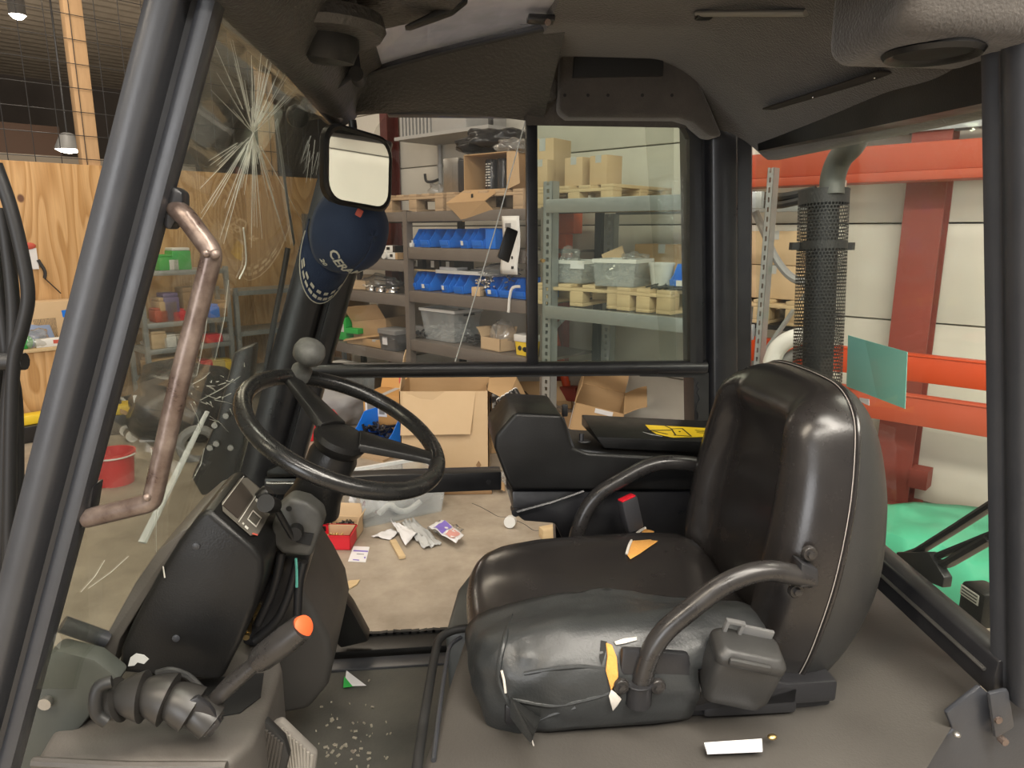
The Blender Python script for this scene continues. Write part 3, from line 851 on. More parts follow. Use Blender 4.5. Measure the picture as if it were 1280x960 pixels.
for (u, w, h, lab) in ((519, .075, .15, 'narrow blue bin at the left end of the upper bin shelf'), (532, .115, .15, 'blue bin with a white tag, second on the upper bin shelf'),
                       (557, .115, .15, 'blue bin holding black parts, third on the upper bin shelf'), (581, .09, .15, 'blue bin with white packets in front, fourth on the upper bin shelf'),
                       (598, .125, .155, 'wide blue bin at the right end of the upper bin shelf')):
    bin_at(u, TBN, B2 + .002, w, h, lab)
a = MB(); a.bb((-.06, -.03, 0), (.05, .2, .145)); a.bb((-.062, -.032, .14), (.052, .2, .15))
solo('blue_box', a, M_blue, onz(617, TBN - .03, B2 + .002), WROT, 'plain blue box beyond the last bin on the upper bin shelf', 'box', bevel=.004)
for (u, w, h, lab) in ((516, .075, .15, 'narrow blue bin at the left end of the lower bin shelf'), (531, .115, .15, 'blue bin with pale parts, second on the lower bin shelf'),
                       (556, .085, .15, 'blue bin with a bolt hanging out, third on the lower bin shelf'), (573, .115, .15, 'blue bin with a white tag, fourth on the lower bin shelf'),
                       (615, .12, .14, 'low blue bin heaped with bright fittings, left of three by the divider'), (632, .12, .14, 'low blue bin with fittings, middle of three by the divider'),
                       (650, .13, .14, 'low blue bin with a hose end hanging out, right of three by the divider')):
    bin_at(u, TBN, B3 + .002, w, h, lab)
bin_at(672, TBN, B3 + .002, .16, .16, 'large blue bin behind the window divider on the lower bin shelf')
random.seed(11)
def parts_pile(name, loc, r, n, m_, label, cat='metal parts', lr=(.02, .05), rr=.005, zc=.02):
    a = MB()
    for k in range(n):
        p = Vector((random.uniform(-r[0], r[0]), random.uniform(-r[1], r[1]), zc + random.random() * r[2]))
        d = Vector((random.gauss(0, 1), random.gauss(0, 1), random.gauss(0, .4))).normalized() * random.uniform(*lr)
        d.z = min(d.z, .02)
        if k % 3 == 0:
            m0 = d.cross(Vector((0, 0, 1))) * .6
            a.tube(catmull([p - d * .5, p + m0 * .4, p + d * .5, p + d * .4 - m0 * .5], 3), rr, 5)
        else: a.cyl(p - d * .5, p + d * .5, rr, 6)
    return solo(name, a, m_, loc, WROT, label, cat, kind='stuff')
parts_pile('fittings_heap', onz(604, TBN, B3 + .01), (.05, .05, .10), 34, M_chrome, 'heap of bright pipe fittings between the blue bins on the lower bin shelf', lr=(.02, .05), rr=.006)
parts_pile('fittings_heap', onz(616, TBN - .1, B3 + .03), (.045, .05, .10), 20, M_chrome, 'bright fittings heaped inside the left low blue bin', rr=.006)
parts_pile('fittings_heap', onz(633, TBN - .1, B3 + .03), (.045, .05, .10), 20, M_steel, 'grey fittings heaped inside the middle low blue bin', rr=.006)
a = MB(); a.tube(catmull([(0.0, -.02, .1), (-.05, -.05, .09), (-.07, -.06, .02), (-.08, -.06, -.07), (-.085, -.06, -.09)], 5), .011, 8)
solo('hose_end', a, M_whitep, onz(653, TBN + .04, B3), WROT, 'white hose end hanging over the rack beam from the right low blue bin', 'hose')
a = MB(); a.bb((-.05, -.03, 0), (.03, .03, .07)); solo('small_box', a, M_card2, onz(598, TBN + .04, B3 + .002), WROT + .2, 'small cardboard cube at the shelf front beside the bright fittings', 'box', bevel=.003)
a = MB(); a.bb((-.02, -.02, 0), (.03, .01, .035)); a.bb((-.05, -.03, 0), (-.022, .01, .02)); solo('white_packet', a, M_whitep, onz(514, 1.06, B2 + .002), WROT, 'white packet lying at the left end of the upper bin shelf', 'packet', bevel=.004)
# white tray of pipes lying across the lower bins
e = empty('white_tray', onz(588, 0.9, B3 + .155), WROT, 'flat white tray lying across the lower row of blue bins', 'tray')
a = MB(); a.bb((-.30, -.12, 0), (.28, .12, .012)); a.bb((-.30, -.12, .012), (.28, -.11, .03)); a.bb((-.30, .11, .012), (.28, .12, .03)); part('tray', a, M_whitep, e, bevel=.003)
a = MB(); a.bb((-.27, -.1, .03), (-.06, .02, .05)); part('paper', a, M_white, e)
blob('film_roll', onz(622, 0.93, B3 + .15), (.16, .09, .05), M_clearbag, 'crumpled clear film at the right end of the white tray', 'plastic', 3.1, 4, .5)
# black cases with white tags under the upper bin shelf
zc_ = B3 + .165
for k, u in enumerate((519, 540, 559)):
    e = empty('black_case', onz(u, 0.97, B3 + .175), WROT, ('black case with a white tag under the upper bins, leftmost of three', 'black case with a white tag under the upper bins, middle of three', 'black case with a white tag under the upper bins, rightmost of three')[k], 'case', 'black cases under the upper bin shelf')
    a = MB(); a.bb((-.085, 0, 0), (.085, .22, .085)); part('case', a, M_blackp, e, bevel=.006)
    a = MB(); a.bb((-.02, -.002, .02), (.02, 0, .075)); part('tag', a, M_mark, e)
a = MB(); a.bb((-.14, -.03, -.012), (.28, .23, 0)); solo('shelf_plank', a, M_timber2, onz(530, 0.97, B3 + .175), WROT, 'thin plank resting on the lower bins under the black cases', 'plank')
# white bag hanging from the rack top beside the divider
e = empty('hanging_bag', onz(639, 1.16, ZT - .05), WROT, 'white printed plastic pouch hanging from the rack beside the window divider', 'bag')
a = MB(); a.grid(6, 10, lambda u, v: ((u - .5) * .17 + .012 * sin(v * 5), -.01 - .012 * sin(u * 3.1) - .004 * sin(v * 9), -v * .41)); o = part('pouch', a, M_whitep, e); md = o.modifiers.new('th', 'SOLIDIFY'); md.thickness = .004
a = MB(); a.bb((-.03, -.032, -.085), (.02, -.022, -.05)); part('hang_slot', a, M_greyp, e)
a = MB(); a.bb((.03, -.032, -.37), (.045, -.022, -.35)); a.bb((.03, -.032, -.30), (.037, -.022, -.28)); part('print', a, M_blackprint, e)

# shelf B4: clear box of brackets, open carton, bag, yellow tub
def clear_box(label, loc, rz, w, d, h, m_=None, lid=True, taper=.82, handle=True, cat='storage box', group='clear storage boxes', lidm=None):
    e = empty('storage_box', loc, rz, label, cat, group)
    m_ = m_ or M_clearbox
    def ring(k, z, ins=0): return [Vector((x * (w / 2 * k - ins), y * (d / 2 * k - ins), z)) for x, y in ((-1, -1), (1, -1), (1, 1), (-1, 1))]
    a = MB(); a.loft([ring(taper, 0.0), ring(1, h), ring(1, h, .005), ring(taper, .006, .005)]); part('tub', a, m_, e, smooth=20)
    a = MB(); a.loft([ring(1.04, h - .02), ring(1.04, h + .004), ring(.98, h + .004), ring(.98, h - .02)], cap0=False, cap1=False); part('rim', a, M_whitep if lidm is None else lidm, e)
    if lid:
        a = MB(); a.loft([ring(1.05, h + .002), ring(1.05, h + .018), ring(.93, h + .024)]); part('lid', a, M_whitep if lidm is None else lidm, e, bevel=.003)
    if handle:
        a = MB(); a.bb((w / 2 + .002, -d * .18, h - .045), (w / 2 + .014, d * .18, h - .03)); part('handle', a, M_blackp, e)
    return e
clear_box('clear lidless storage box full of metal brackets on the low rack shelf', onz(562, 0.86, B4 + .002), WROT, .44, .32, .27, lid=False)
parts_pile('bracket_heap', onz(562, 0.86, B4 + .01), (.14, .1, .10), 70, M_zinc, 'heap of bright brackets inside the clear storage box', lr=(.05, .10), rr=.010)
parts_pile('loose_parts', onz(600, 0.85, B4 + .005), (.10, .15, .05), 60, M_rackd, 'loose dark metal parts lying right of the clear storage box', lr=(.03, .08), rr=.006)
parts_pile('bolt_heap', onz(527, 0.95, B4 + .005), (.10, .12, .03), 60, M_rackd, 'scattered dark bolts left of the clear storage box', lr=(.02, .05), rr=.006)
a = MB(); a.bb((-.11, -.02, 0), (.11, .1, .055)); solo('white_sleeve', a, M_whitep, onz(528, 0.72, B4 + .002), WROT + .15, 'long white sleeve behind the scattered dark bolts', 'sleeve', bevel=.008)
carton('small open cardboard box holding a clear bag on the low rack shelf', onz(622, 0.96, B4 + .002), WROT + radians(-6), .24, .16, .10, M_card2, True, (('l', 40, .08), ('b', 75, .07)))
blob('plastic_bag', onz(628, 0.95, B4 + .03), (.085, .07, .11), M_clearbag, 'clear plastic bag standing in the small open cardboard box', 'plastic', 7.2, 4, .35)
e = empty('paint_tub', onz(660, 0.98, B4 + .002), WROT, 'yellow tub with a white lid beside the window divider', 'tub')
a = MB(); a.loft([[Vector((x, y, 0)) for x, y in rrect(.15, .12, .03)], [Vector((x, y, .125)) for x, y in rrect(.17, .14, .03)]]); part('tub', a, M_yellowp, e)
a = MB(); a.loft([[Vector((x, y, .105)) for x, y in rrect(.178, .148, .03)], [Vector((x, y, .155)) for x, y in rrect(.178, .148, .03)]]); part('lid', a, M_whitep, e, bevel=.004)
a = MB(); a.ell((-.02, -.064, .055), (.02, .006, .02)); a.ell((.035, -.064, .05), (.03, .006, .02)); part('fruit_print', a, M_blackprint, e)

# left bay
carton('tall brown carton back on the lowest shelf of the left bay', onz(433, 0.62, A4 + .002), WROT, .30, .3, .34, M_card3, False, ())
carton('wide opened cardboard carton with raised flaps on the left bay shelf', onz(474, 0.78, A4 + .03), WROT + radians(12), .44, .34, .20, M_card, True, (('f', 52, .16), ('b', 60, .18), ('l', 85, .12)), tilt=(0, radians(-7)))
carton('long shallow open carton tilted in front of the wide opened one', onz(462, 0.95, A4 + .005), WROT + radians(14), .52, .16, .085, M_card, True, (('f', -20, .06),), tilt=(0, radians(-10)))
carton('low closed cardboard carton under the tilted long carton', onz(470, 1.0, A4 + .002), WROT, .36, .14, .07, M_card)
e = empty('green_carton', onz(428, 0.98, A4 + .12), WROT + .1, 'bright green carton on the left bay shelf in front of the far pillar', 'box')
a = MB(); a.bb((-.10, -.06, -.11), (.06, .1, .11)); part('body', a, M_greenp, e, bevel=.003)
a = MB(); a.bb((-.06, -.062, -.03), (.03, -.06, .05)); part('print', a, M_mark, e)
a = MB(); a.bb((-.11, -.05, 0), (.06, .08, .05)); solo('green_pack', a, M_greenp, onz(441, 1.0, A4 + .09), WROT + .2, 'green pack lying in the long shallow open carton', 'pack', bevel=.003)
e = clear_box('small smoke-grey lidded box with a white label at the rack upright', onz(490, 1.0, A4 + .002), WROT, .24, .2, .17, M_smokebox, True, .86, False, lidm=M_greyp)
a = MB(); a.bb((-.07, -.095, .05), (.0, -.09, .12)); part('label', a, M_white, e)
# shelf A3: tins and a bag
for k, (u, r) in enumerate(((462, .045), (474, .05), (489, .065))):
    a = MB(); a.lathe([(r, 0), (r * 1.03, .004), (r, .008), (r, .035), (r * 1.03, .04), (r * .9, .041), (r * .88, .036)], (0, 0, 0), (0, 0, 1), 20)
    solo('tin', a, M_chrome, onz(u, 1.0, A3 + .002), 0, ('small shiny tin on the left bay shelf, leftmost of three', 'shiny flat tin on the left bay shelf, middle of three', 'wide shiny tin on the left bay shelf next to the upright')[k], 'tin', 'shiny tins on the left bay shelf')
carton('small pale carton behind the shiny tins', onz(452, 0.95, A3 + .002), WROT + .2, .17, .12, .085, M_card2, True, (('b', 40, .05),))
blob('film_wad', onz(474, 0.84, A3 + .002), (.17, .1, .07), M_clearbag, 'crumpled clear film behind the shiny tins', 'plastic', 1.3, 4, .5)
a = MB(); a.bb((-.06, -.04, 0), (.05, .05, .06)); solo('green_box', a, M_greenp, onz(431, 1.0, A3 + .002), WROT, 'small green box on the tin shelf beside the cap brim', 'box', bevel=.003)
# shelf A2: small white boxes and a white ring
for k, (u, z, c) in enumerate(((489, 0.062, 0), (493, 0.002, 0))):
    e = empty('small_carton', onz(u, 1.0, A2 + z), WROT + (.12 if k == 0 else 0), ('small white carton with dark ends, upper of two by the rack upright', 'small white carton lying below the dark-ended one by the rack upright')[k], 'box', 'small white cartons by the upright')
    a = MB(); a.bb((-.06, -.04, 0), (.055, .06, .058)); part('carton', a, M_whitep, e, bevel=.002)
    a = MB(); a.bb((.055, -.04, 0), (.085, .06, .058)); part('end_flap', a, M_blackp if k == 0 else M_card, e)
    a = MB(); a.bb((-.02, -.0415, .02), (.02, -.04, .045)); part('print', a, M_blackprint, e)
a = MB(); a.lathe([(.018, -.03), (.036, -.03), (.036, .03), (.018, .03)], (0, 0, .037), (0, 1, 0), 18)
solo('white_ring', a, M_whitep, onz(482, 1.03, A2 + .002), WROT, 'white plastic ring lying left of the small white cartons', 'ring')
# clear crate on the floor under the left bay
e = clear_box('long clear crate with a flat lid on the floor under the left bay', PZ(432, 512, 0.002), WROT, .52, .36, .42, M_clearbox, True, .9, False)

# ------------------------------------------------------------------ on the galvanised rack
sp = pallet('small fresh timber pallet on the galvanised lower beam, left one', WL(spx(752, 380, 0.80), 0.80, GZ2 + .002), WROT + radians(8), .66, .72, M_timber2, 'pallets on the lower galvanised beam')
sp2 = pallet('fresh timber pallet on the galvanised lower beam by the far rear pillar', WL(spx(843, 385, 0.80), 0.80, GZ2 + .002), WROT + radians(-2), .40, .72, M_timber2, 'pallets on the lower galvanised beam')
GP = GZ2 + .148
b1 = clear_box('clear storage box with a bag of fittings, left on the small pallet', WL(spx(718, 360, 0.98), 0.98, GP), WROT + radians(3), .29, .24, .15, M_clearbox, False, .93, False)
b2 = clear_box('clear storage box with round fittings, right on the small pallet', WL(spx(778, 360, 1.02), 1.02, GP), WROT + radians(8), .30, .26, .17, M_clearbox, False, .93, False)
parts_pile('fittings_heap', WL(spx(718, 360, 0.98), 0.98, GP + .01), (.1, .07, .08), 50, M_steel, 'grey fittings inside the left clear box on the small pallet', lr=(.03, .07), rr=.006)
parts_pile('fittings_heap', WL(spx(778, 360, 1.02), 1.02, GP + .01), (.1, .08, .09), 50, M_steel, 'round grey fittings inside the right clear box on the small pallet', lr=(.03, .08), rr=.01)
blob('plastic_bag', WL(spx(712, 340, 1.0), 1.0, GP + .07), (.07, .05, .09), M_clearbag, 'clear bag with a white tag poking out of the left clear box', 'plastic', 4.4, 4, .4)
a = MB(); a.bb((-.05, 0, 0), (.05, .01, .05)); solo('card_scrap', a, M_white, WL(spx(721, 337, 1.1), 1.1, GP + .10), WROT + .2, 'white tag on the clear bag in the left clear box', 'tag')
a = MB(); a.box((0, 0, .06), (.18, .004, .07), Matrix.Rotation(-.35, 3, 'Y')); solo('card_scrap', a, M_card2, WL(spx(766, 330, .9), .9, GP + .13), WROT, 'scrap of pale cardboard sticking up behind the right clear box', 'card')
blob('film_wad', WL(spx(795, 340, .95), .95, GP + .11), (.10, .06, .055), M_clearbag, 'crumpled clear film on the right clear box', 'plastic', 8.8, 4, .6)
zc_ = zpx(836, 334, .55)
carton('long cardboard box standing high behind the white bucket', WL(spx(836, 334, .70), .70, GP + .03), WROT, .42, .20, zpx(836, 305, .70) - GP - .03, M_card, False, ())
e = empty('white_bucket', WL(spx(826, 363, .98), .98, GP), WROT, 'white plastic bucket left of the blue bin on the galvanised rack', 'bucket')
a = MB(); a.lathe([(.06, 0), (.078, .14), (.082, .14), (.082, .155), (.072, .155), (.056, .01)], (0, 0, 0), (0, 0, 1), 20); part('pail', a, M_whitep, e)
e = make_bin('blue bin at the far rear pillar on the galvanised rack', .17, .24, .15); e.location = WL(spx(853, 364, 1.06), 1.06, GP); e.rotation_euler = (0, 0, WROT)
parts_pile('dark_parts', WL(spx(832, 366, 1.08), 1.08, GP), (.12, .03, .01), 24, M_rackd, 'dark flat metal parts lying before the white bucket', lr=(.04, .1), rr=.005, zc=.006)
# workshop crane behind the rack
p0 = WL(spx(705, 290, .2), .2, 0)
e = empty('workshop_crane', p0, WROT, 'orange and red workshop crane standing behind the galvanised rack', 'crane')
z0, z1 = zpx(705, 322, .2), zpx(705, 262, .2)
a = MB(); a.bb((-.14, -.06, (z0 + z1) / 2), (.15, .06, z1)); a.bb((-.08, -.05, z0), (.06, .05, (z0 + z1) / 2)); part('head', a, mat('crane_orange', (0.85, 0.13, 0.02), 0.45), e, bevel=.01)
a = MB(); a.bb((-.05, -.045, .1), (.04, .045, z0)); part('mast', a, M_column, e)
a = MB(); a.cyl((-.06, -.12, 1.05), (.22, -.2, 0.42), .034, 10); part('strut', a, M_bright, e)
a = MB(); a.bb((-.2, -.25, .02), (.45, .08, .10)); part('base', a, M_column, e)
a = MB(); a.box((.10, -.2, .36), (.5, .1, .12), Matrix.Rotation(-.1, 3, 'Y')); part('boom', a, M_column, e, bevel=.01)
a = MB(); a.cyl((.38, -.2, .30), (.38, -.2, .44), .03, 8); part('hook_block', a, M_rackd, e)

# behind the rear window, left: cartons on a pallet, a cable and a white hose
pb = pallet('wooden pallet standing high behind the perforated exhaust shield', WL(spx(968, 400, .55), .55, zpx(985, 402, .55)), WROT, .5, .42, M_timber2, 'pallets behind the exhaust')
zp = zpx(985, 402, .55) + .146
carton('lower cardboard box behind the galvanised upright in the rear window', WL(spx(975, 380, .52), .52, zp), WROT, .36, .3, .20, M_card2)
carton('upper cardboard box behind the galvanised upright in the rear window', WL(spx(975, 380, .52), .52, zp + .204), WROT, .34, .3, .20, M_card2)
a = MB()
a.bb((-.55, -.22, -.03), (.12, .25, -.002)); solo('shelf_sheet', a, M_blackp, WL(spx(985, 402, .55), .55, zpx(985, 402, .55)), WROT, 'black shelf sheet under the pallet behind the exhaust', 'shelf')
zs_ = zpx(985, 402, .55) - .031
for k, (dx, dy) in enumerate(((-.5, -.3), (.4, -.3), (-.5, .27), (.4, .27))):
    pass
e = empty('shelf_trestle', WL(spx(985, 402, .55), .55, 0), WROT, 'grey trestle legs carrying the black shelf sheet behind the seat', 'trestle')
for (dx, dy) in ((-.5, -.12), (.08, -.12), (-.5, .2), (.08, .2)):
    a = MB(); a.bb((dx - .02, dy - .02, 0), (dx + .02, dy + .02, zs_)); part('leg', a, M_galv, e)
a = MB(); a.tube(catmull([PT(964, 455, 1.35), PT(972, 436, 1.35), PT(988, 424, 1.35), PT(1012, 420, 1.35), PT(1030, 430, 1.35)], 6), .045, 12)
solo('white_hose', a, M_whitep, (0, 0, 0), 0, 'thick white hose arching behind the top of the seat', 'hose')
a = MB(); a.tube(catmull([PT(975, 466, 1.3), PT(985, 448, 1.3), PT(1003, 440, 1.3), PT(1022, 446, 1.3)], 6), .03, 12)
solo('grey_hose', a, M_greyp, (0, 0, 0), 0, 'thin grey hose arching inside the white one behind the seat', 'hose')
a = MB(); a.tube(catmull([PT(944, 265, 1.1), PT(956, 292, 1.1), PT(968, 320, 1.1), PT(984, 342, 1.1), PT(1002, 352, 1.1), PT(1030, 355, 1.1)], 6), .022, 8)
solo('grey_cable', a, M_greyp, (0, 0, 0), 0, 'thick grey cable sagging from the galvanised upright behind the exhaust', 'cable')
for k in range(2):
    a = MB(); a.tube(catmull([PT(940, 243 + 11 * k, .9), PT(970, 246 + 10 * k, .9), PT(990, 244 + 9 * k, .9), PT(1020, 237 + 8 * k, .9)], 6), .022, 8)
    solo('black_cable', a, M_hose, (0, 0, 0), 0, ('black cable slung behind the exhaust, upper of two', 'black cable slung behind the exhaust, lower of two')[k], 'cable')
# ================================================================== things on the hall floor and along the plywood partition
def pz(u, v): return PZ(u, v, 0.001)
# big crumpled open carton under the window rail
e = empty('large_carton', pz(557, 596), radians(-6), 'large battered open cardboard box on the floor under the side window rail', 'box', 'cardboard boxes on the floor')
w, d, h = .60, .48, .62; th = .008
def cwall(p0, p1, hh, seed):
    q = MB(); p0 = Vector(p0); p1 = Vector(p1); n = (p1 - p0).normalized().cross(Vector((0, 0, 1)))
    def f(u, v, o=0):
        p = p0 * (1 - u) + p1 * u + Vector((0, 0, hh * v)); return p + n * (o + .034 * nz(p, 3.5, seed) * sin(pi * u) * (0.4 + v))
    q.grid(8, 8, lambda u, v: f(u, v, 0)); q.grid(8, 8, lambda u, v: f(u, v, th)); return q
for k, (p0, p1) in enumerate((((-w / 2, 0, 0), (w / 2, 0, 0)), ((w / 2, 0, 0), (w / 2, d, 0)), ((w / 2, d, 0), (-w / 2, d, 0)), ((-w / 2, d, 0), (-w / 2, 0, 0)))):
    part('side', cwall(p0, p1, h, k * 2.3), M_card2 if k < 2 else M_card, e, smooth=50)
q = MB(); q.bb((-w / 2, 0, 0), (w / 2, d, th)); part('base', q, M_card, e, smooth=0)
q = MB(); q.loft([[Vector((-w / 2 + .02, -.004, h)), Vector((w / 2 - .08, -.004, h)), Vector((w / 2 - .08, -.010, h)), Vector((-w / 2 + .02, -.010, h))], [Vector((-w / 2 + .0, -.05, h - .30)), Vector((w / 2 - .12, -.05, h - .29)), Vector((w / 2 - .12, -.056, h - .29)), Vector((-w / 2 + .0, -.056, h - .30))]]); part('flap', q, M_card2, e, smooth=20)
q = MB(); q.loft([[Vector((w / 2, .02, h)), Vector((w / 2, d - .02, h)), Vector((w / 2 + .006, d - .02, h)), Vector((w / 2 + .006, .02, h))], [Vector((w / 2 + .13, -.06, h - .05)), Vector((w / 2 + .20, d - .1, h + .02)), Vector((w / 2 + .206, d - .1, h + .02)), Vector((w / 2 + .136, -.06, h - .05))], [Vector((w / 2 + .22, -.10, h - .22)), Vector((w / 2 + .30, d - .2, h - .16)), Vector((w / 2 + .306, d - .2, h - .16)), Vector((w / 2 + .226, -.10, h - .22))]]); part('flap', q, M_card, e, smooth=20)
q = MB(); q.loft([[Vector((-w / 2 - .006, .0, h)), Vector((-w / 2 - .006, .24, h)), Vector((-w / 2, .24, h)), Vector((-w / 2, .0, h))], [Vector((-w / 2 + .03, .0, h + .24)), Vector((-w / 2 + .02, .18, h + .26)), Vector((-w / 2 + .026, .18, h + .26)), Vector((-w / 2 + .036, .0, h + .24))]]); part('flap', q, M_card2, e, smooth=20)
q = MB(); q.bb((-w / 2 - .009, .02, h + .05), (-w / 2 + .006, .05, h + .12)); part('red_print', q, M_redmark, e)
q = MB(); q.loft([[Vector((w * .36, -.014, .09)), Vector((w * .39, -.014, .06)), Vector((w * .42, -.014, .09)), Vector((w * .39, -.014, .12))], [Vector((w * .36, -.004, .09)), Vector((w * .39, -.004, .06)), Vector((w * .42, -.004, .09)), Vector((w * .39, -.004, .12))]]); part('diamond_print', q, M_card3, e, smooth=0)
q = MB(); q.grid(10, 10, lambda u, v: (w / 2 + .012 + .02 * abs(nz((u * 4, v * 4, 0), 1.3, 4)), -.03 + (d + .02) * u, .06 + .5 * v)); part('film', q, M_clearbag, e, smooth=60)
# dark tray in front of it
e2 = empty('dark_tray', pz(555, 612), radians(-4), 'flat dark brown carton tray before the large battered box', 'tray')
q = MB(); q.bb((-.30, -.10, 0), (.32, .0, .03)); part('tray', q, M_card3, e2, bevel=.004)
q = MB(); q.box((0.36, -.03, .05), (.10, .16, .008), Matrix.Rotation(.5, 3, 'Y')); part('flap', q, M_card, e2)
blob('plastic_bag', pz(618, 606), (.10, .08, .05), M_clearbag, 'crumpled clear film on the floor between the large box and the console', 'plastic', 6.2, 4, .5)
# clear storage bin full of bagged parts
e = clear_box('large clear storage bin full of bagged parts on the concrete floor', Vector(pz(490, 650)) + Vector((0, .16, 0)), radians(24), .56, .40, .24, M_clearbox, False, .88, False, group='clear bins on the floor')
bc_ = e.location
for k, (dx, dy, r, m_, lab) in enumerate(((-.16, -.02, .10, M_white, 'white wrapped bag in the left end of the large clear bin'), (.02, .02, .12, M_tape, 'pale grey bag in the middle of the large clear bin'), (.17, .03, .10, M_greyp, 'grey wrapped part in the right end of the large clear bin'), (-.05, .08, .08, M_whitep, 'white wrapped part at the back of the large clear bin'))):
    blob('parts_bag', bc_ + Matrix.Rotation(radians(24), 3, 'Z') @ Vector((dx, dy, .015)), (r, .1, .10), m_, lab, 'plastic', 2.2 * k + .7, 4, .4)
q = MB(); q.box((0, 0, 0), (.11, .05, .08), Matrix.Rotation(.5, 3, 'Y')); solo('purple_packet', q, mat('maroon_card', (.22, .05, .09), .6), bc_ + Vector((-.12, -.13, .10)), .3, 'dark red packet in the front corner of the large clear bin', 'packet', bevel=.003)
a = MB(); a.tube(catmull([(-.14, -.13, .05), (-.08, -.15, .10), (-.02, -.15, .05), (.05, -.14, .04), (.13, -.12, .07)], 6), .018, 10); o = solo('white_hose', a, M_whitep, bc_, radians(24), 'white ribbed hose coiled against the front of the large clear bin', 'hose')
# carton of black screws, red tray, card
carton('small open carton of black screws between the red tray and the clear bin', pz(433, 668), radians(-10), .16, .13, .085, M_card2, True, (('b', 70, .06), ('r', 60, .04)))
parts_pile('screw_heap', Vector(pz(433, 668)) + Vector((0, 0, .05)), (.05, .045, .02), 50, M_blackp, 'heap of black screws in the small open carton', lr=(.02, .04), rr=.004, zc=0)
e = empty('red_tray', pz(418, 680), radians(-8), 'red plastic parts tray on the concrete floor beside the steering column', 'tray')
w, d, h = .22, .15, .085; t_ = .005
q = MB(); q.bb((-w / 2, -d / 2, 0), (w / 2, d / 2, t_)); q.bb((-w / 2, -d / 2, 0), (w / 2, -d / 2 + t_, h)); q.bb((-w / 2, d / 2 - t_, 0), (w / 2, d / 2, h)); q.bb((-w / 2, -d / 2, 0), (-w / 2 + t_, d / 2, h)); q.bb((w / 2 - t_, -d / 2, 0), (w / 2, d / 2, h)); part('tray', q, M_red, e)
q = MB(); q.bb((-w / 2 - .006, -d / 2 - .006, h - .006), (-w / 2 + t_, d / 2 + .006, h)); q.bb((w / 2 - t_, -d / 2 - .006, h - .006), (w / 2 + .006, d / 2 + .006, h)); q.bb((-w / 2, -d / 2 - .006, h - .006), (w / 2, -d / 2 + t_, h)); q.bb((-w / 2, d / 2 - t_, h - .006), (w / 2, d / 2 + .006, h)); part('rim', q, M_red, e)
parts_pile('screw_heap', Vector(pz(420, 680)) + Vector((0, 0, .03)), (.06, .04, .02), 30, M_brass, 'brass screws lying in the red tray', lr=(.015, .03), rr=.004, zc=0)
a = MB(); a.box((0, 0, .02), (.06, .03, .03)); a.cyl((-.03, 0, .03), (.04, .01, .04), .012, 8); solo('black_fitting', a, M_blackp, Vector(pz(407, 672)) + Vector((0, 0, .04)), .3, 'black fitting at the left end of the red tray', 'fitting')
def flat(name, pts, m_, label, cat, h=.002, z0=.001, lift=None, group=None):
    q = MB(); b_ = [PZ(u, v, z0) for u, v in pts]
    if lift: b_ = [p + Vector((0, 0, l)) for p, l in zip(b_, lift)]
    q.loft([b_, [p + Vector((0, 0, h)) for p in b_]]); return solo(name, q, m_, (0, 0, 0), 0, label, cat, group, smooth=0)
o = flat('info_card', ((442, 683), (462, 684), (457, 703), (435, 702)), M_white, 'white printed card lying on the concrete below the red tray', 'card')
def onflat(o, pts, m_, z0=.0035):
    q = MB(); b_ = [PZ(u, v, z0) for u, v in pts]; q.loft([b_, [p + Vector((0, 0, .0006)) for p in b_]]); return part('print', q, m_, o, smooth=0)
onflat(o, ((442, 687.5), (460, 688.5), (460, 690), (441.5, 689)), M_purple); onflat(o, ((441, 699), (449, 699.6), (449, 700.8), (441, 700)), M_purple); onflat(o, ((455, 696), (457, 696), (457, 698), (455, 698)), M_purple)
onflat(o, ((446, 692), (455, 692.5), (455, 693.2), (446, 692.8)), M_greyp)
def sheet(name, pts, m_, label, cat, amp=.012, seed=0, z0=.002, n=8, lift=0):
    c = [PZ(u, v, z0) for u, v in pts]
    q = MB(); q.grid(n, n, lambda u, v: ((c[0] * (1 - u) + c[1] * u) * (1 - v) + (c[3] * (1 - u) + c[2] * u) * v) + Vector((0, 0, lift + amp * abs(nz((u * 3, v * 3, seed), 1.4, seed)) + .004)))
    o = solo(name, q, m_, (0, 0, 0), 0, label, cat, smooth=60); md = o.modifiers.new('th', 'SOLIDIFY'); md.thickness = .0015; return o
sheet('paper_sheet', ((464, 672), (490, 662), (498, 668), (488, 676)), M_white, 'pale grey sheet on the floor, leftmost of the litter', 'paper', .02, 1)
sheet('grey_bag', ((500, 656), (520, 652), (552, 682), (530, 688)), M_tape, 'grey plastic bag lying in the middle of the litter', 'bag', .05, 3, n=10)
sheet('clear_bag', ((534, 664), (550, 652), (580, 664), (560, 676)), M_clearbag, 'clear plastic bag under the purple leaflet', 'bag', .04, 5, n=10)
sheet('paper_sheet', ((488, 656), (496, 660), (522, 672), (507, 687)), M_white, 'crumpled white sheet on the wooden stick', 'paper', .03, 7, lift=.02)
o = sheet('leaflet', ((536, 669), (554, 660), (580, 680), (570, 690)), M_white, 'purple and pink printed leaflet on top of the litter', 'leaflet', .02, 9, lift=.045)
def onsheet(o, s0, s1, t0, t1, m_):
    c = [PZ(u, v, .002) for u, v in ((536, 669), (554, 660), (580, 680), (570, 690))]
    q = MB(); q.grid(4, 4, lambda a_, b_: (lambda u, v: ((c[0] * (1 - u) + c[1] * u) * (1 - v) + (c[3] * (1 - u) + c[2] * u) * v) + Vector((0, 0, .045 + .02 * abs(nz((u * 3, v * 3, 9), 1.4, 9)) + .0075)))(s0 + (s1 - s0) * a_, t0 + (t1 - t0) * b_))
    part('print', q, m_, o, smooth=60)
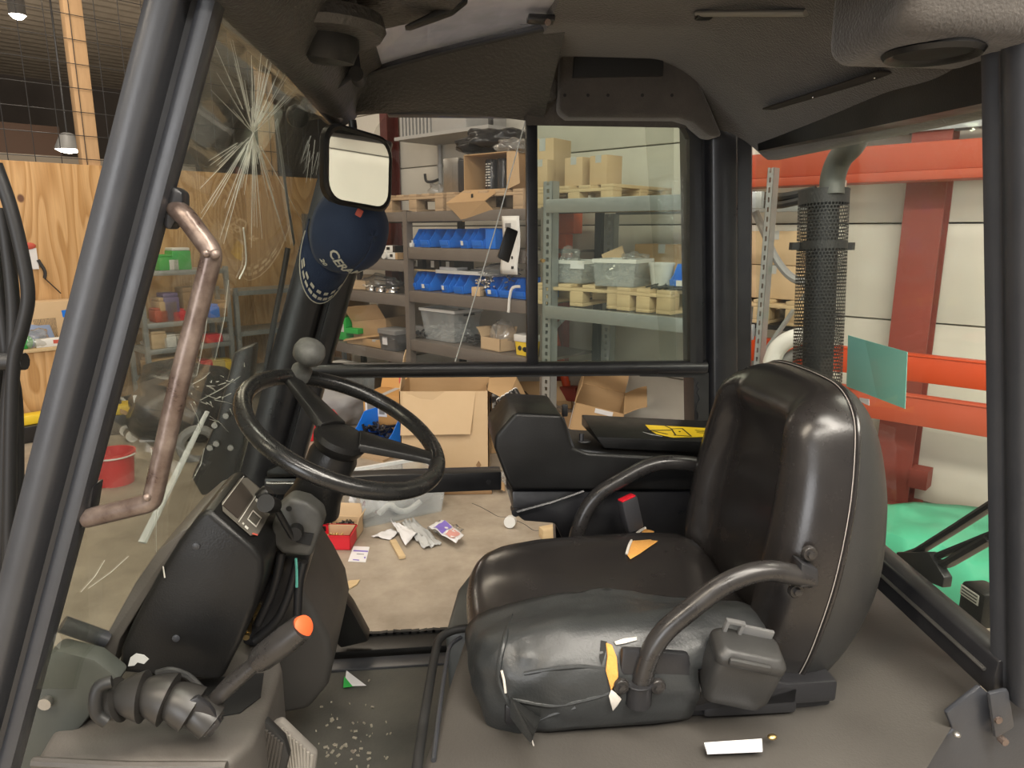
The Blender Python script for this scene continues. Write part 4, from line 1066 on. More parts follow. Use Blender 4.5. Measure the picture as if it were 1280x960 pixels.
onsheet(o, .06, .94, .12, .48, M_purple); onsheet(o, .1, .9, .56, .88, M_pinkp)
a = MB(); p, q_ = PZ(491, 676, .012), PZ(503, 697, .012); dd_ = (q_ - p); a.box((p + q_) / 2, (.035, dd_.length, .018), Matrix.Rotation(math.atan2(dd_.y, dd_.x) - pi / 2, 3, 'Z'))
solo('wooden_stick', a, M_timber2, (0, 0, 0), 0, 'short yellow wooden stick poking out from under the white sheet', 'wood', bevel=.003)
a = MB(); bs = [PZ(u, v, .001) for u, v in ((418, 740), (425, 732), (437, 727), (450, 726), (446, 732), (431, 740))]; a.loft([bs, [p + Vector((0, 0, .008)) for p in bs]]); solo('wood_chip', a, M_timber2, (0, 0, 0), 0, 'flat splinter of pale wood on the concrete near the sill', 'wood', bevel=.002)
a = MB(); a.bb((-.05, -.03, 0), (.05, .03, .06)); solo('wood_block', a, M_timber2, PZ(686, 671, 0.001), .3, 'small block of fresh wood on the floor under the console', 'wood', bevel=.003)
a = MB(); a.lathe([(.028, 0), (.034, 0), (.034, .05), (.028, .05)], (0, 0, 0), (-.3, -1, .2), 18); solo('pipe_socket', a, M_whitep, PZ(640, 655, .03) + Vector((0, .05, 0)), 0, 'white plastic pipe end on the floor beside the console base', 'pipe')
random.seed(31)
q = MB(); q.tube(catmull([PZ(590 + 11 * k, 632 + 4.2 * k + random.uniform(-3, 3), .0) for k in range(11)], 4), .0022, 5); part('floor_crack', q, M_rackd, FLOOR, smooth=0)
# blue bin on the floor seen through the steering wheel
e = make_bin('big blue bin on the floor seen through the steering wheel', .38, .46, .24); e.location = PZ(464, 562, .0) + Vector((0, 0, .02)); e.rotation_euler = (0, 0, radians(-38))
parts_pile('dark_parts', e.location + Vector((.08, .16, .05)), (.1, .1, .05), 24, M_blackp, 'black parts lying in the big blue floor bin', lr=(.05, .12), rr=.012)
a = MB(); a.bb((-.25, -.2, -.02), (.3, .3, 0)); solo('floor_board', a, M_timber, e.location, radians(-38), 'low board under the big blue floor bin', 'board')
for o in [bpy.data.objects[-1]] if False else []: pass
carton('orange-brown carton with a shipping label behind the steering wheel', PZ(482, 545, 0.001) + Vector((.04, .10, 0)), radians(-25), .34, .3, .36, mat('carton_orange', (.50, .27, .09), .8), False, (('b', 60, .1),))
q = MB(); q.bb((-.15, -.153, .20), (.03, -.15, .34)); o = part('shipping_label', q, M_white, bpy.data.objects['cardboard_box'] if False else None); bpy.data.objects.remove(o)
for o in COL.objects:
    if o.get('label') == 'orange-brown carton with a shipping label behind the steering wheel': oc = o
q = MB(); q.bb((-.15, -.1535, .18), (.05, -.150, .35)); part('shipping_label', q, M_white, oc)
for (x0, x1, z0, z1) in ((-.14, -.02, .31, .34), (-.13, -.06, .22, .29), (-.02, .03, .20, .27), (-.04, .04, .285, .30)):
    q = MB(); q.bb((x0, -.155, z0), (x1, -.1535, z1)); part('label_print', q, M_greyp, oc)
# red crate and grey wrapped things further back on the left
a = MB(); a.bb((-.16, -.12, 0), (.16, .12, .2)); solo('red_case', a, M_red, PZ(398, 546, .001), .3, 'dark red case on the floor behind the far front pillar', 'case', bevel=.01)
blob('grey_sheeting', PZ(420, 530, .001), (.30, .2, .20), M_greyp, 'grey sheeting heap on the floor under the clear crate', 'sheeting', 3.3, 4, .3)
# long carton with a black bag, pipes and a tilted carton, right of the large one
carton('long open cardboard carton lying behind the large battered box', PZ(665, 552, .001) + Vector((-.02, -.10, 0)), radians(-4), .70, .40, .32, M_card, True, (('f', -70, .12), ('b', 55, .16)))
blob('black_bag', PZ(640, 552, .001) + Vector((-.02, -.06, .14)), (.22, .16, .16), M_blackbag, 'black plastic bag stuffed in the long open carton', 'bag', 4.8, 4, .35)
blob('film_wad', PZ(680, 552, .001) + Vector((.0, -.08, .14)), (.18, .12, .12), M_clearbag, 'crumpled film at the right end of the long open carton', 'plastic', 8.3, 4, .5)
e = empty('pipe_bundle', PZ(636, 560, .001), 0, 'bundle of black pipes leaning out of the long carton', 'pipes')
b0, b1 = PY(640, 528, 3.6), PY(624, 500, 3.75)
ax_ = (b0 - b1); 
for k in range(5):
    sh = Vector((.022 * k, .005 * k, .012 * k))
    a = MB(); a.tube([b1 + sh, b0 + sh + ax_ * 1.2], .016, 10); part('pipe', a, M_blackp, e, 0, 60, 2, True)
    a = MB(); a.tube([b1 + sh - ax_ * .02, b1 + sh + ax_ * .004], .0165, 10); part('pipe_end', a, M_whitep, e, 0, 60, 2, True)
e = carton('tilted cardboard box with a white label standing open right of the rack upright', PZ(738, 572, .001) + Vector((0, .0, .16)), radians(-14), .36, .40, .34, M_card, True, (('b', 78, .16), ('r', 30, .16), ('l', 100, .12)), tilt=(radians(10), radians(12)))
q = MB(); q.bb((-.183, -.16, .10), (-.18, .02, .26)); part('white_label', q, M_white, e)
q = MB(); q.bb((-.03, -.2035, .30), (.10, -.20, .335)); part('white_label', q, M_white, e)
a = MB(); a.bb((-.22, -.2, -.16), (.22, .2, .0)); q = a
solo('dark_crate', q, M_card3, PZ(738, 572, .001) + Vector((0, .04, .16)), radians(-14), 'dark crate on the floor under the tilted cardboard box', 'crate', bevel=.01)
a = MB(); a.cyl((-.2, 0, .03), (.16, .02, .09), .022, 12); o = solo('grey_tube', a, M_whitep, PZ(776, 545, .001) + Vector((-.05, .15, .12)), .1, 'pale tube lying beside the tilted cardboard box', 'tube')
a = MB(); a.cyl((.15, .02, .087), (.20, .022, .097), .034, 12); part('tube_cap', a, M_blackp, o)
for k, (u, v) in enumerate(((845, 520), (872, 521))):
    a = MB(); a.ell((0, 0, .05), (.05, .05, .05)); solo('rubber_buffer', a, M_blackp, PZ(u, v + 32, .001) + Vector((0, 0, .0)), 0, ('black rubber buffer on the floor beyond the console lid, left one', 'black rubber buffer on the floor beside the far rear pillar')[k], 'buffer')

# ------------------------------------------------------------------ left: things by the partition, seen left of and through the windshield
def PP(u, v, off): return PS(u, v, PLY_S + off)
# bench along the plywood
bt = PP(60, 434, .45)
e = empty('work_bench', bt - Vector((0, 0, bt.z)), WROT, 'wooden work bench along the plywood left of the front pillar', 'bench')
q = MB(); q.bb((-.42, -1.0, bt.z - .03), (.02, .50, bt.z)); part('bench_top', q, M_timber2, e, bevel=.003)
q = MB(); q.bb((-.03, -.98, 0.0), (-.005, .48, bt.z - .03)); part('front_board', q, M_ply, e, bevel=.002)
for y in (-.95, .46):
    q = MB(); q.bb((-.40, y - .03, 0), (-.34, y + .03, bt.z - .03)); part('leg', q, M_beam, e)
def on_bench(u, off=.25): p = PP(u, 434, off); p.z = bt.z + .001; return p
q = MB(); q.hexa([Vector(p) for p in ((-.10, -.13, 0), (.10, -.13, 0), (.10, .13, 0), (-.10, .13, 0), (-.09, -.02, .27), (-.02, -.02, .27), (-.02, .10, .24), (-.09, .10, .24))]); solo('blue_case', q, M_bluecloth, on_bench(47, .2), WROT, 'blue-grey sloping case on the work bench', 'case', bevel=.006)
q = MB(); q.bb((-.06, -.09, 0), (.06, .09, .22)); solo('navy_box', q, mat('navy_card', (.03, .05, .11), .6), on_bench(58, .16), WROT, 'navy box on the work bench right of the blue-grey case', 'box', bevel=.004)
q = MB(); q.bb((-.10, -.16, 0), (.10, .22, .36)); oq = solo('pale_carton', q, M_card2, on_bench(66, .12) , WROT, 'tall pale carton at the back of the work bench', 'box', bevel=.004)
q = MB(); q.box((.102, .13, .25), (.003, .10, .06), Matrix.Rotation(.1, 3, 'X')); part('blue_print', q, M_blue, oq)
q = MB(); q.bb((-.03, -.1, 0), (.03, .13, .07)); oq = solo('white_sticker_box', q, M_whitep, on_bench(62, .42), WROT, 'flat white box with a red mark at the bench front', 'box', bevel=.004)
q = MB(); q.box((.031, .05, .04), (.002, .05, .03)); part('red_mark', q, M_redmark, oq)
blob('film_wad', on_bench(45, .36), (.09, .12, .08), M_clearbag, 'clear plastic packaging on the bench in front of the blue-grey case', 'plastic', 2.7, 4, .4)
q = MB(); q.ell((0, 0, .05), (.05, .07, .06)); solo('green_ball', q, M_greenp, on_bench(33, .40), 0, 'bright green lump at the bench front edge', 'item')
# hanging tag and scissors on the plywood
p = PP(37, 325, .01); e = empty('hanging_tool', p, WROT, 'white card with a red top and dark pliers hanging on the plywood', 'tool')
q = MB(); q.bb((0, -.06, -.08), (.008, .06, .10)); part('card', q, M_white, e)
q = MB(); q.ell((.01, 0, .12), (.012, .06, .03)); part('red_top', q, M_redmark, e)
q = MB(); q.tube(catmull([(.012, .06, .0), (.012, .10, -.10), (.012, .09, -.16)], 4), .014, 6); q.tube([(.012, .09, -.16), (.012, .2, -.30)], .005, 5); part('pliers', q, M_rackd, e)
p = PP(0, 312, .01); q = MB(); q.bb((0, -.04, -.06), (.01, .04, .06)); solo('small_notice', q, M_white, p, WROT, 'small white notice on the plywood at the left photo edge', 'notice')
# yellow and black tool on the floor under the bench
e = empty('yellow_tool', PP(45, 545, .55) * 1, WROT, 'black and yellow tool on the floor before the bench', 'tool'); e.location.z = .001
q = MB(); q.bb((-.1, -.2, 0), (.1, .15, .14)); part('case', q, M_blackp, e, bevel=.01)
q = MB(); q.bb((-.06, -.1, .14), (.06, .12, .22)); part('top', q, M_yellowp, e, bevel=.01)

# shelf unit seen through the windshield
SO = .62
def SH(u, v, off=SO): return PS(u, v, PLY_S + off)
tL, tR = ST(SH(181, 400))[1], ST(SH(288, 400))[1]
lv_z = [SH(215, 338).z, SH(230, 401).z, SH(240, 432).z, SH(265, 467).z]
e = empty('galvanised_shelf', WL(PLY_S + SO, tL, 0), WROT, 'galvanised shelf unit against the plywood seen through the cracked windshield', 'shelf', 'shelf units at the plywood')
wid = tL - tR
for y in (0.0, wid):
    for x in (-.02, -.42):
        q = MB(); q.bb((x - .02, y - .02, 0), (x + .02, y + .02, lv_z[0] + (.02 if y > 0.1 else -.25 if False else .02))); part('post', q, M_galv, e)
for z in lv_z + [.12]:
    q = MB(); q.bb((-.44, -.0, z - .045), (.0, wid, z)); part('shelf_board', q, M_galv, e, bevel=.003)
t2 = ST(SH(340, 410))[1]; wid2 = tR - t2
e3 = empty('galvanised_shelf', WL(PLY_S + SO, tR - .08, 0), WROT, 'second shelf unit nearer the corner behind the far front pillar', 'shelf', 'shelf units at the plywood')
for y in (0.0, 1.2):
    for x in (-.02, -.42):
        q = MB(); q.bb((x - .02, y - .02, 0), (x + .02, y + .02, 1.15)); part('post', q, M_galv, e3)
for z in (1.12, .72, .3):
    q = MB(); q.bb((-.44, 0, z - .045), (0, 1.2, z)); part('shelf_board', q, M_galv, e3)
def onsh(u, lvl, off=.42):
    p = SH(u, 400, off); p.z = lv_z[lvl] + .001; return p
random.seed(8)
stock = [  # u, level, (depth, width, height), material, label, category
    (212, 0, (.2, .16, .14), M_greenp, 'green tub on the top shelf behind the windshield, left', 'tub'),
    (230, 0, (.18, .17, .20), M_greenp, 'green and white bucket on the top shelf behind the windshield', 'bucket'),
    (220, 0, (.16, .10, .12), M_whitep, 'white packet between the green tubs on the top shelf', 'packet'),
    (207, 1, (.22, .16, .22), M_card, 'brown carton at the left of the second shelf behind the windshield', 'box'),
    (199, 1, (.16, .12, .13), M_orange, 'orange box on the second shelf behind the windshield', 'box'),
    (212, 1, (.18, .14, .26), mat('violet_box', (.13, .09, .22), .5), 'violet box on the second shelf behind the windshield', 'box'),
    (224, 1, (.18, .18, .11), M_red, 'red bag on the second shelf behind the windshield', 'bag'),
    (237, 1, (.2, .16, .30), M_card3, 'tall brown carton on the second shelf beside the grab rail', 'box'),
    (266, 1, (.16, .10, .13), M_blue, 'blue jar on the second shelf right of the grab rail', 'jar'),
    (277, 1, (.16, .12, .16), M_card3, 'brown box at the right end of the second shelf', 'box'),
    (192, 2, (.18, .14, .16), M_card2, 'pale carton roll on the third shelf behind the windshield', 'box'),
    (206, 2, (.16, .12, .12), M_whitep, 'white parts box on the third shelf behind the windshield', 'box'),
    (222, 2, (.18, .14, .12), M_steel, 'grey metal part on the third shelf behind the windshield', 'part'),
    (262, 2, (.16, .16, .08), M_red, 'red packet on the third shelf right of the grab rail', 'packet'),
    (280, 2, (.16, .12, .07), M_greyp, 'grey packet on the third shelf right of the grab rail', 'packet'),
    (200, 3, (.26, .34, .20), M_card, 'wide cardboard box on the lowest visible shelf behind the windshield', 'box'),
    (228, 3, (.2, .16, .16), M_card3, 'brown box beside the wide one on the lowest visible shelf', 'box'),
    (249, 3, (.18, .12, .13), M_red, 'red carton on the lowest visible shelf behind the grab rail', 'box'),
    (264, 3, (.18, .13, .12), mat('pale_yellow', (.62, .50, .18), .6), 'pale yellow carton on the lowest visible shelf behind the windshield', 'box'),
    (278, 3, (.18, .09, .11), M_yellowp, 'bright yellow carton on the lowest visible shelf behind the windshield', 'box'),
]
for (u, l, dm, m_, lab, cat_) in stock:
    e4 = empty(cat_ if cat_ not in ('box', 'part') else ('stored_box' if cat_ == 'box' else 'metal_part'), onsh(u, l, SO - dm[0] / 2 - .01), WROT, lab, cat_, 'stores on the shelf unit')
    q = MB(); q.bb((-dm[0] / 2, -dm[1] / 2, 0), (dm[0] / 2, dm[1] / 2, dm[2] * .86)); part('body', q, m_, e4, bevel=.01)
    q = MB(); q.bb((-dm[0] * .47, -dm[1] * .47, dm[2] * .86), (dm[0] * .47, dm[1] * .47, dm[2])); part('lid', q, M_whitep if m_ in (M_greenp,) and dm[2] > .15 else m_, e4, bevel=.008)
for k, u in enumerate((186, 214, 250)):
    p = onsh(u, 2, .45); p.z += 0
    blob('film_wad', p, (.07, .09, .05), M_clearbag, ('clear film wad at the left of the third shelf', 'clear film wad in the middle of the third shelf', 'clear film wad behind the grab rail on the third shelf')[k], 'plastic', 1.1 * k + .4, 3, .5)
# floor litter through the windshield
e = empty('red_bucket', pz(145, 603), 0, 'red plastic bucket on the concrete floor seen through the windshield', 'bucket')
q = MB(); R1, R2, hb = .115, .133, .225
q.lathe([(R1, 0), (R2, hb), (R2 + .012, hb), (R2 + .012, hb - .03), (R2 - .006, hb - .002), (R1 - .006, .006), (.001, .006)], (0, 0, 0), (0, 0, 1), 28, cap1=False); part('pail', q, M_bucket, e)
q = MB(); q.tube([Vector((cos(t_) * (R2 + .013), sin(t_) * (R2 + .013), hb - .02)) for t_ in [pi + pi * k / 16 for k in range(17)]], .006, 6); part('handle', q, M_whitep, e)
for k, (u, v, r) in enumerate(((152, 523, .10), (174, 531, .085))):
    q = MB(); q.lathe([(r, 0), (r, .34), (r * .88, .34), (r * .85, .0)], (0, 0, r), (.55, .8, 0), 20); e = solo('black_pipe', q, M_blackp, pz(u, v), 0, ('black pipe with a white rim on the floor by the partition, left one', 'black pipe with a white rim on the floor by the partition, right one')[k], 'pipe')
    q = MB(); q.lathe([(r * 1.02, -.01), (r * 1.02, .02), (r * .86, .02), (r * .86, -.01)], (0, 0, r), (.55, .8, 0), 20); part('rim', q, M_whitep, e)
for k, (u, v) in enumerate(((166, 552), (158, 545))):
    q = MB(); q.lathe([(.045, 0), (.045, .12), (.03, .12), (.03, 0)], (0, 0, .045), (-.5, .8, 0), 16); e = solo('pipe_coupling', q, M_blackp, pz(u, v), 0, ('small black coupling with a white end on the floor, front one', 'small black coupling behind the front one on the floor')[k], 'coupling')
    q = MB(); q.lathe([(.047, -.012), (.047, .01), (.03, .01), (.03, -.012)], (0, 0, .045), (-.5, .8, 0), 16); part('end_ring', q, M_whitep, e)
e = empty('tool_box', pz(148, 540), radians(12), 'black toolbox with a yellow lid on the floor by the partition', 'toolbox')
q = MB(); q.bb((-.2, -.1, 0), (.16, .12, .17)); part('box', q, M_blackp, e, bevel=.012)
q = MB(); q.bb((-.19, -.1, .17), (.15, .12, .25)); part('lid', q, M_yellowp, e, bevel=.014)
q = MB(); q.bb((-.07, -.02, .25), (.05, .02, .28)); part('handle', q, M_blackp, e, bevel=.006)
blob('black_heap', pz(166, 505) + Vector((-.1, .3, 0)), (.32, .3, .28), M_blackbag, 'heap of dark sheeting on the floor before the shelf unit', 'sheeting', 7.7, 4, .3)
q = MB(); q.hexa([Vector(p) for p in ((-.03, -.02, 0), (.30, -.02, 0), (.30, .02, 0), (-.03, .02, 0), (-.06, .05, .38), (.0, .05, .38), (.0, .07, .38), (-.06, .07, .38))]); solo('white_sheet', q, M_white, pz(180, 552), .1, 'folded white board standing on the floor beside the coupling', 'board', bevel=.003)
carton('flattened brown carton on the floor behind the white folded board', pz(193, 540), .4, .30, .26, .16, M_card, True, (('f', 10, .1), ('l', 30, .1)))
blob('foil_heap', pz(236, 545), (.42, .36, .34), M_blackbag, 'big black plastic sack on the floor behind the windshield wiper', 'sack', 1.9, 4, .3)
q = MB(); q.tube([Vector((.12 * cos(t_), 0, .12 * sin(t_) + .12)) for t_ in [2 * pi * k / 24 for k in range(24)]], .035, 8, closed=True); solo('grey_roll', q, M_greyp, pz(249, 575), .4, 'grey roll lying before the big black sack', 'roll')
# right: green tarpaulin behind the rear window
c = [PZ(1112, 632, .001), PZ(1300, 640, .001), PZ(1300, 760, .001), PZ(1195, 690, .001), PZ(1120, 690, .001)]
q = MB(); g0, g1, g2, g3 = PZ(1100, 627, .25), PZ(1300, 632, .25), PZ(1300, 735, .25), PZ(1100, 668, .25)
q.grid(14, 10, lambda u, v: ((g0 * (1 - u) + g1 * u) * (1 - v) + (g3 * (1 - u) + g2 * u) * v) + Vector((0, 0, .05 * nz((u * 4, v * 3, 0), 1, 2) - (.20 if v > .95 else 0)))); o = solo('green_tarpaulin', q, M_greenf, (0, 0, 0), 0, 'bright green tarpaulin spread behind the rear window under the orange rack', 'tarpaulin', smooth=60)
md = o.modifiers.new('th', 'SOLIDIFY'); md.thickness = .006
q = MB(); cc = (g0 + g1 + g2 + g3) / 4
for s_ in (.15, .5, .8):
    p = (g0 * (1 - s_) + g1 * s_) * .6 + (g3 * (1 - s_) + g2 * s_) * .4; q.bb((p.x - .2, p.y - .15, 0), (p.x + .2, p.y + .15, .17))
solo('tarpaulin_stack', q, M_timber, (0, 0, 0), 0, 'timber pieces hidden under the green tarpaulin', 'timber', kind='stuff')
# ================================================================== the forklift cab
FK = empty('forklift', (0.15, 1.34, 0.0), 0, 'black forklift truck cab seen through its open side, filling the foreground', 'forklift')
def fp(name, mb, m_, bevel=0.0, smooth=38, parent=None, seg=2, label=None, subsurf=0, recalc=True):
    return part(name, mb, m_, FK if parent is None else parent, bevel, smooth, seg, True, label, subsurf, recalc)

def sweep(mb, prof, p0, p1, xdir, mi=None):
    p0 = Vector(p0); p1 = Vector(p1)
    a = (p1 - p0).normalized(); x = Vector(xdir); x = (x - a * x.dot(a)).normalized()
    y = a.cross(x)
    if y.y < 0: y = -y
    return mb.loft([[p + x * q[0] + y * q[1] for q in prof] for p in (p0, p1)], True, True, True, mi)

def pxprism(mb, pts, y0, y1, mi=None):
    """side outline read on the plane y0, given thickness to y1"""
    poly = [PY(u, v, y0) for u, v in pts]
    return mb.loft([poly, [p + Vector((0, y1 - y0, 0)) for p in poly]], True, True, True, mi)

# ---- near front pillar (leans back with the windshield)
prof = [(0, .022), (.006, .007), (.018, 0), (.044, 0), (.050, .004), (.053, .012), (.056, .034), (.066, .036), (.069, .026), (.078, .022), (.094, .024), (.097, .032), (.097, .055), (.090, .064), (.008, .064), (0, .056)]
a = MB(); pa, pb = PY(187, 0, .88), PY(2, 735, .88); dd = (pb - pa)
prof = [(x * .73 - .013, y) for x, y in prof]
sweep(a, prof, pa - dd * .15, pb + dd * .42, (1, 0, 0)); fp('front_pillar', a, M_framegrey, smooth=55)
# ---- far front pillar
prof2 = [(0, .01), (.012, 0), (.075, 0), (.085, .01), (.088, .03), (.098, .03), (.102, .012), (.135, .012), (.142, .02), (.142, .07), (0, .07)]
a = MB(); pa, pb = PY(411, 165, 1.78), PY(297, 600, 1.78); dd = pb - pa
sweep(a, prof2, pa - dd * .03, pb + dd * .30, (1, 0, 0)); fp('front_pillar', a, M_frame, smooth=50)
# ---- far rear pillar
prof3 = [(0, .03), (.004, .012), (.03, .012), (.034, .03), (.046, .03), (.052, .006), (.06, 0), (.115, 0), (.123, .006), (.128, .02), (.165, .02), (.172, .03), (.172, .08), (0, .08)]
a = MB(); pa, pb = PY(863, 140, 1.78), PY(868, 520, 1.78); dd = pb - pa
sweep(a, prof3, pa - dd * .05, pb + dd * 1.15, (1, 0, 0)); fp('rear_pillar', a, M_frame, smooth=50)
# ---- near rear pillar with a round front edge
prof4 = [(.024 + .024 * cos(radians(an_)), .024 + .024 * sin(radians(an_))) for an_ in range(-10, -181, -14)] + [(0, .040), (.004, .044), (.004, .052), (0, .056), (0, .074), (.11, .074), (.11, .02), (.062, .014), (.054, .03)]
a = MB(); pa, pb = PY(1283, 0, .86), PY(1285, 880, .86); dd = pb - pa
sweep(a, prof4, pa - dd * .12, pb + dd * .02, (1, 0, 0)); fp('rear_pillar', a, M_framegrey, smooth=55)
a = MB(); pxprism(a, [(1183, 892), (1226, 858), (1242, 872), (1330, 860), (1330, 1010), (1120, 1010), (1176, 925), (1192, 912)], .905, .915); fp('pillar_foot', a, M_framegrey, bevel=.004)
a = MB(); pxprism(a, [(1237, 868), (1262, 862), (1270, 910), (1245, 925)], .885, .895); fp('foot_gusset', a, M_framegrey, bevel=.006)
for (u, v) in ((1262, 912), (1270, 940)):
    a = MB(); p = PY(u, v, .862); p.y = .882; a.cyl(p, p + Vector((0, .012, 0)), .006, 8); fp('bolt', a, M_rust)

# ---- far side door frame
YF = 1.79
a = MB(); pxprism(a, [(478, 118), (870, 118), (866, 147), (484, 143)], YF, YF + .05); fp('window_header', a, M_frame, bevel=.004)
a = MB(); p, q = PY(385, 463, YF + .012), PY(882, 459, YF + .012); a.tube([p, q], .019, 14); fp('window_rail', a, M_frame)
a = MB(); pxprism(a, [(388, 468), (880, 464), (880, 469), (388, 473)], YF, YF + .03); fp('rail_seal', a, M_rubber)
a = MB(); pxprism(a, [(658, 140), (672, 140), (673, 456), (659, 456)], YF, YF + .025); fp('window_divider', a, M_frame, bevel=.003)
a = MB(); pxprism(a, [(862, 146), (868, 146), (870, 458), (863, 458)], YF, YF + .03); fp('window_channel', a, M_rubber)
a = MB(); pxprism(a, [(838, 140), (864, 140), (864, 176), (858, 163), (850, 152)], YF - .004, YF + .03); fp('window_corner', a, M_rubber, smooth=30)
# panes
a = MB(); pxprism(a, [(484, 140), (660, 140), (660, 458), (398, 462), (420, 300), (470, 160)], YF + .034, YF + .038); fp('window_pane', a, G_clear, smooth=0)
a = MB(); pxprism(a, [(666, 140), (866, 140), (868, 458), (666, 458)], YF + .022, YF + .026); fp('window_pane', a, G_green, smooth=0, label='sliding pane with a green tint')
a = MB(); pxprism(a, [(806, 147), (842, 147), (842, 300), (846, 458), (826, 458)], YF + .028, YF + .031); fp('pane_overlap', a, G_clear, smooth=0)
a = MB(); p, q = PY(657, 150, YF + .03), PY(569, 452, YF + .03); a.tube([p, p * .55 + q * .45 + Vector((.004, 0, 0)), q], .0016, 6); fp('pane_edge', a, M_crack, label='pale raw edge of the sliding pane')
a = MB(); pxprism(a, [(634, 283), (648, 289), (636, 329), (622, 322)], YF + .005, YF + .026); fp('window_latch', a, M_plastic, bevel=.003)
p = PY(679, 326, YF + .01); a = MB(); a.cyl(p, p + Vector((0, .02, 0)), .005, 10); a.cyl(p + Vector((-.006, .004, 0)), p + Vector((.006, .004, .001)), .003, 6); fp('window_screw', a, M_brass)
# rough edge of the missing lower pane
random.seed(5); a = MB()
pts = [(862, 470), (884, 470)] + [(874 + random.uniform(-2.5, 2.5), 474 + k * 4.2) for k in range(13)][0:0]
poly = [(886, 470)] + [(886, 526)] + [(872 + random.uniform(-2.2, 3), 526 - k * 4.4) for k in range(12)] + [(866, 472), (840, 471 + random.uniform(0, 2)), (800, 470.5), (800, 468), (886, 466)]
pxprism(a, poly, YF, YF + .02); fp('torn_seal', a, M_rubber, smooth=0)
# lower door bar
a = MB(); pxprism(a, [(330, 598), (400, 598), (480, 594), (627, 590), (627, 613), (480, 619), (400, 621), (330, 618)], YF - .02, YF + .03); fp('door_bar', a, M_frame, bevel=.004)
a = MB(); pxprism(a, [(332, 589), (352, 580), (392, 584), (400, 596), (334, 598)], YF - .03, YF + .03); fp('bar_bracket', a, M_plastic, bevel=.006)
a = MB(); p, q = PY(333, 604, YF - .024), PY(395, 604, YF - .024); a.tube([p, q], .004, 8); fp('bar_trim', a, M_chrome)
p = PY(611, 603, YF - .022); a = MB(); a.cyl(p, p + Vector((0, .01, 0)), .007, 10); fp('bolt', a, M_frame)
# door sill
a = MB(); a.bb((-.40, 1.76, .565), (.25, 1.84, .592)); fp('door_sill', a, M_plastic, bevel=.004)
a = MB(); a.bb((-.40, 1.70, .555), (.25, 1.752, .578)); fp('sill_step', a, M_framegrey, bevel=.004)
random.seed(2); a = MB()
for k in range(14):
    x = -.27 + k * .022; a.box((x, 1.835, .594), (.03, .012, .006 + .006 * random.random()), Matrix.Rotation(random.uniform(-.2, .2), 3, 'Y'))
fp('torn_sill_rubber', a, M_rubber, smooth=0)['kind'] = 'stuff'
a = MB(); pxprism(a, [(372, 640), (386, 690), (440, 762), (462, 803), (425, 812), (372, 740)], 1.74, 1.80); fp('pillar_foot', a, M_plastic, bevel=.01)

# ---- cab floor
a = MB(); a.bb((-.72, .93, .53), (.12, 1.72, .572)); fp('cab_floor', a, M_floor_cab, bevel=.006)
random.seed(21)
a = MB()
for k in range(60):
    u = random.gauss(440, 26); v = random.gauss(935, 18) if k < 46 else random.uniform(850, 920)
    p = PZ(u, v, .574); r = random.uniform(.001, .005)
    a.box(p + Vector((0, 0, .0015)), (r * 2, r, .003), Matrix.Rotation(random.uniform(0, 3), 3, 'Z'))
o = part('floor_debris', a, mat('pale_crumbs', (0.36, .33, .27), .9, col2=(.2, .18, .14), nscale=50), None, smooth=0)
tag(o, 'pale crumbs and dirt scattered on the cab floor by the pedals', 'debris', kind='stuff')
a = MB(); a.add([PZ(430, 858, .5735), PZ(458, 857, .5735), PZ(433, 838, .5735), PZ(430, 858, .5755), PZ(458, 857, .5755), PZ(433, 838, .5755)], [(2, 1, 0), (3, 4, 5), (0, 1, 4, 3), (1, 2, 5, 4), (2, 0, 3, 5)])
solo('paper_scrap', a, M_white, (0, 0, 0), 0, 'white triangular scrap on the cab floor at the grey hump', 'paper', smooth=0)
a = MB(); a.add([PZ(429, 860, .577), PZ(441, 858, .577), PZ(430, 845, .577), PZ(429, 860, .579), PZ(441, 858, .579), PZ(430, 845, .579)], [(2, 1, 0), (3, 4, 5), (0, 1, 4, 3), (1, 2, 5, 4), (2, 0, 3, 5)])
solo('green_scrap', a, M_greenp, (0, 0, 0), 0, 'small green scrap lying on the white one on the cab floor', 'scrap', smooth=0)

# ---- windshield and its cracks
nt, nb, ft = PY(272, 10, .95), PY(70, 800, .95), PY(418, 168, 1.79)
GN = (nb - nt).cross(ft - nt).normalized()
def GP(u, v, off=0.0):
    d = ray(u, v); t_ = (nt - CAM).dot(GN) / d.dot(GN)
    p = CAM + d * t_
    return p - GN * off * (1 if GN.dot(d) > 0 else -1)
a = MB()
cs = [GP(262, -10), GP(40, 860), GP(150, 860), GP(300, 640), GP(322, 560), GP(420, 166)]
tn = GN * .005
a.loft([cs, [c + tn for c in cs]]); WS = fp('windshield', a, G_wind, smooth=0)
random.seed(12)
a = MB()
cu, cv = 316, 166
def ribbon(u0, v0, u1, v1, w0, w1):
    p, q = GP(u0, v0, .001), GP(u1, v1, .001)
    a.tube([p, q], [w0, w1], 4)
for k in range(64):
    if k < 30: ang = radians(random.gauss(-97, 26))
    else: ang = radians(random.gauss(103, 23))
    L = random.uniform(50, 150) * (1.0 if abs(sin(ang)) > .8 else .65)
    st = random.uniform(0, 34)
    c_, s_ = cos(ang), sin(ang)
    if cv + L * s_ < 40: L = 105
    ribbon(cu + st * c_, cv + st * s_, cu + L * c_, cv + L * s_, .00075, .0002)
for k in range(26):
    ang = radians(random.uniform(-130, -60) if k % 2 else random.uniform(70, 125)); L = random.uniform(8, 42); c_, s_ = cos(ang), sin(ang)
    ribbon(cu, cv, cu + L * c_, cv + L * s_, .0012, .0004)
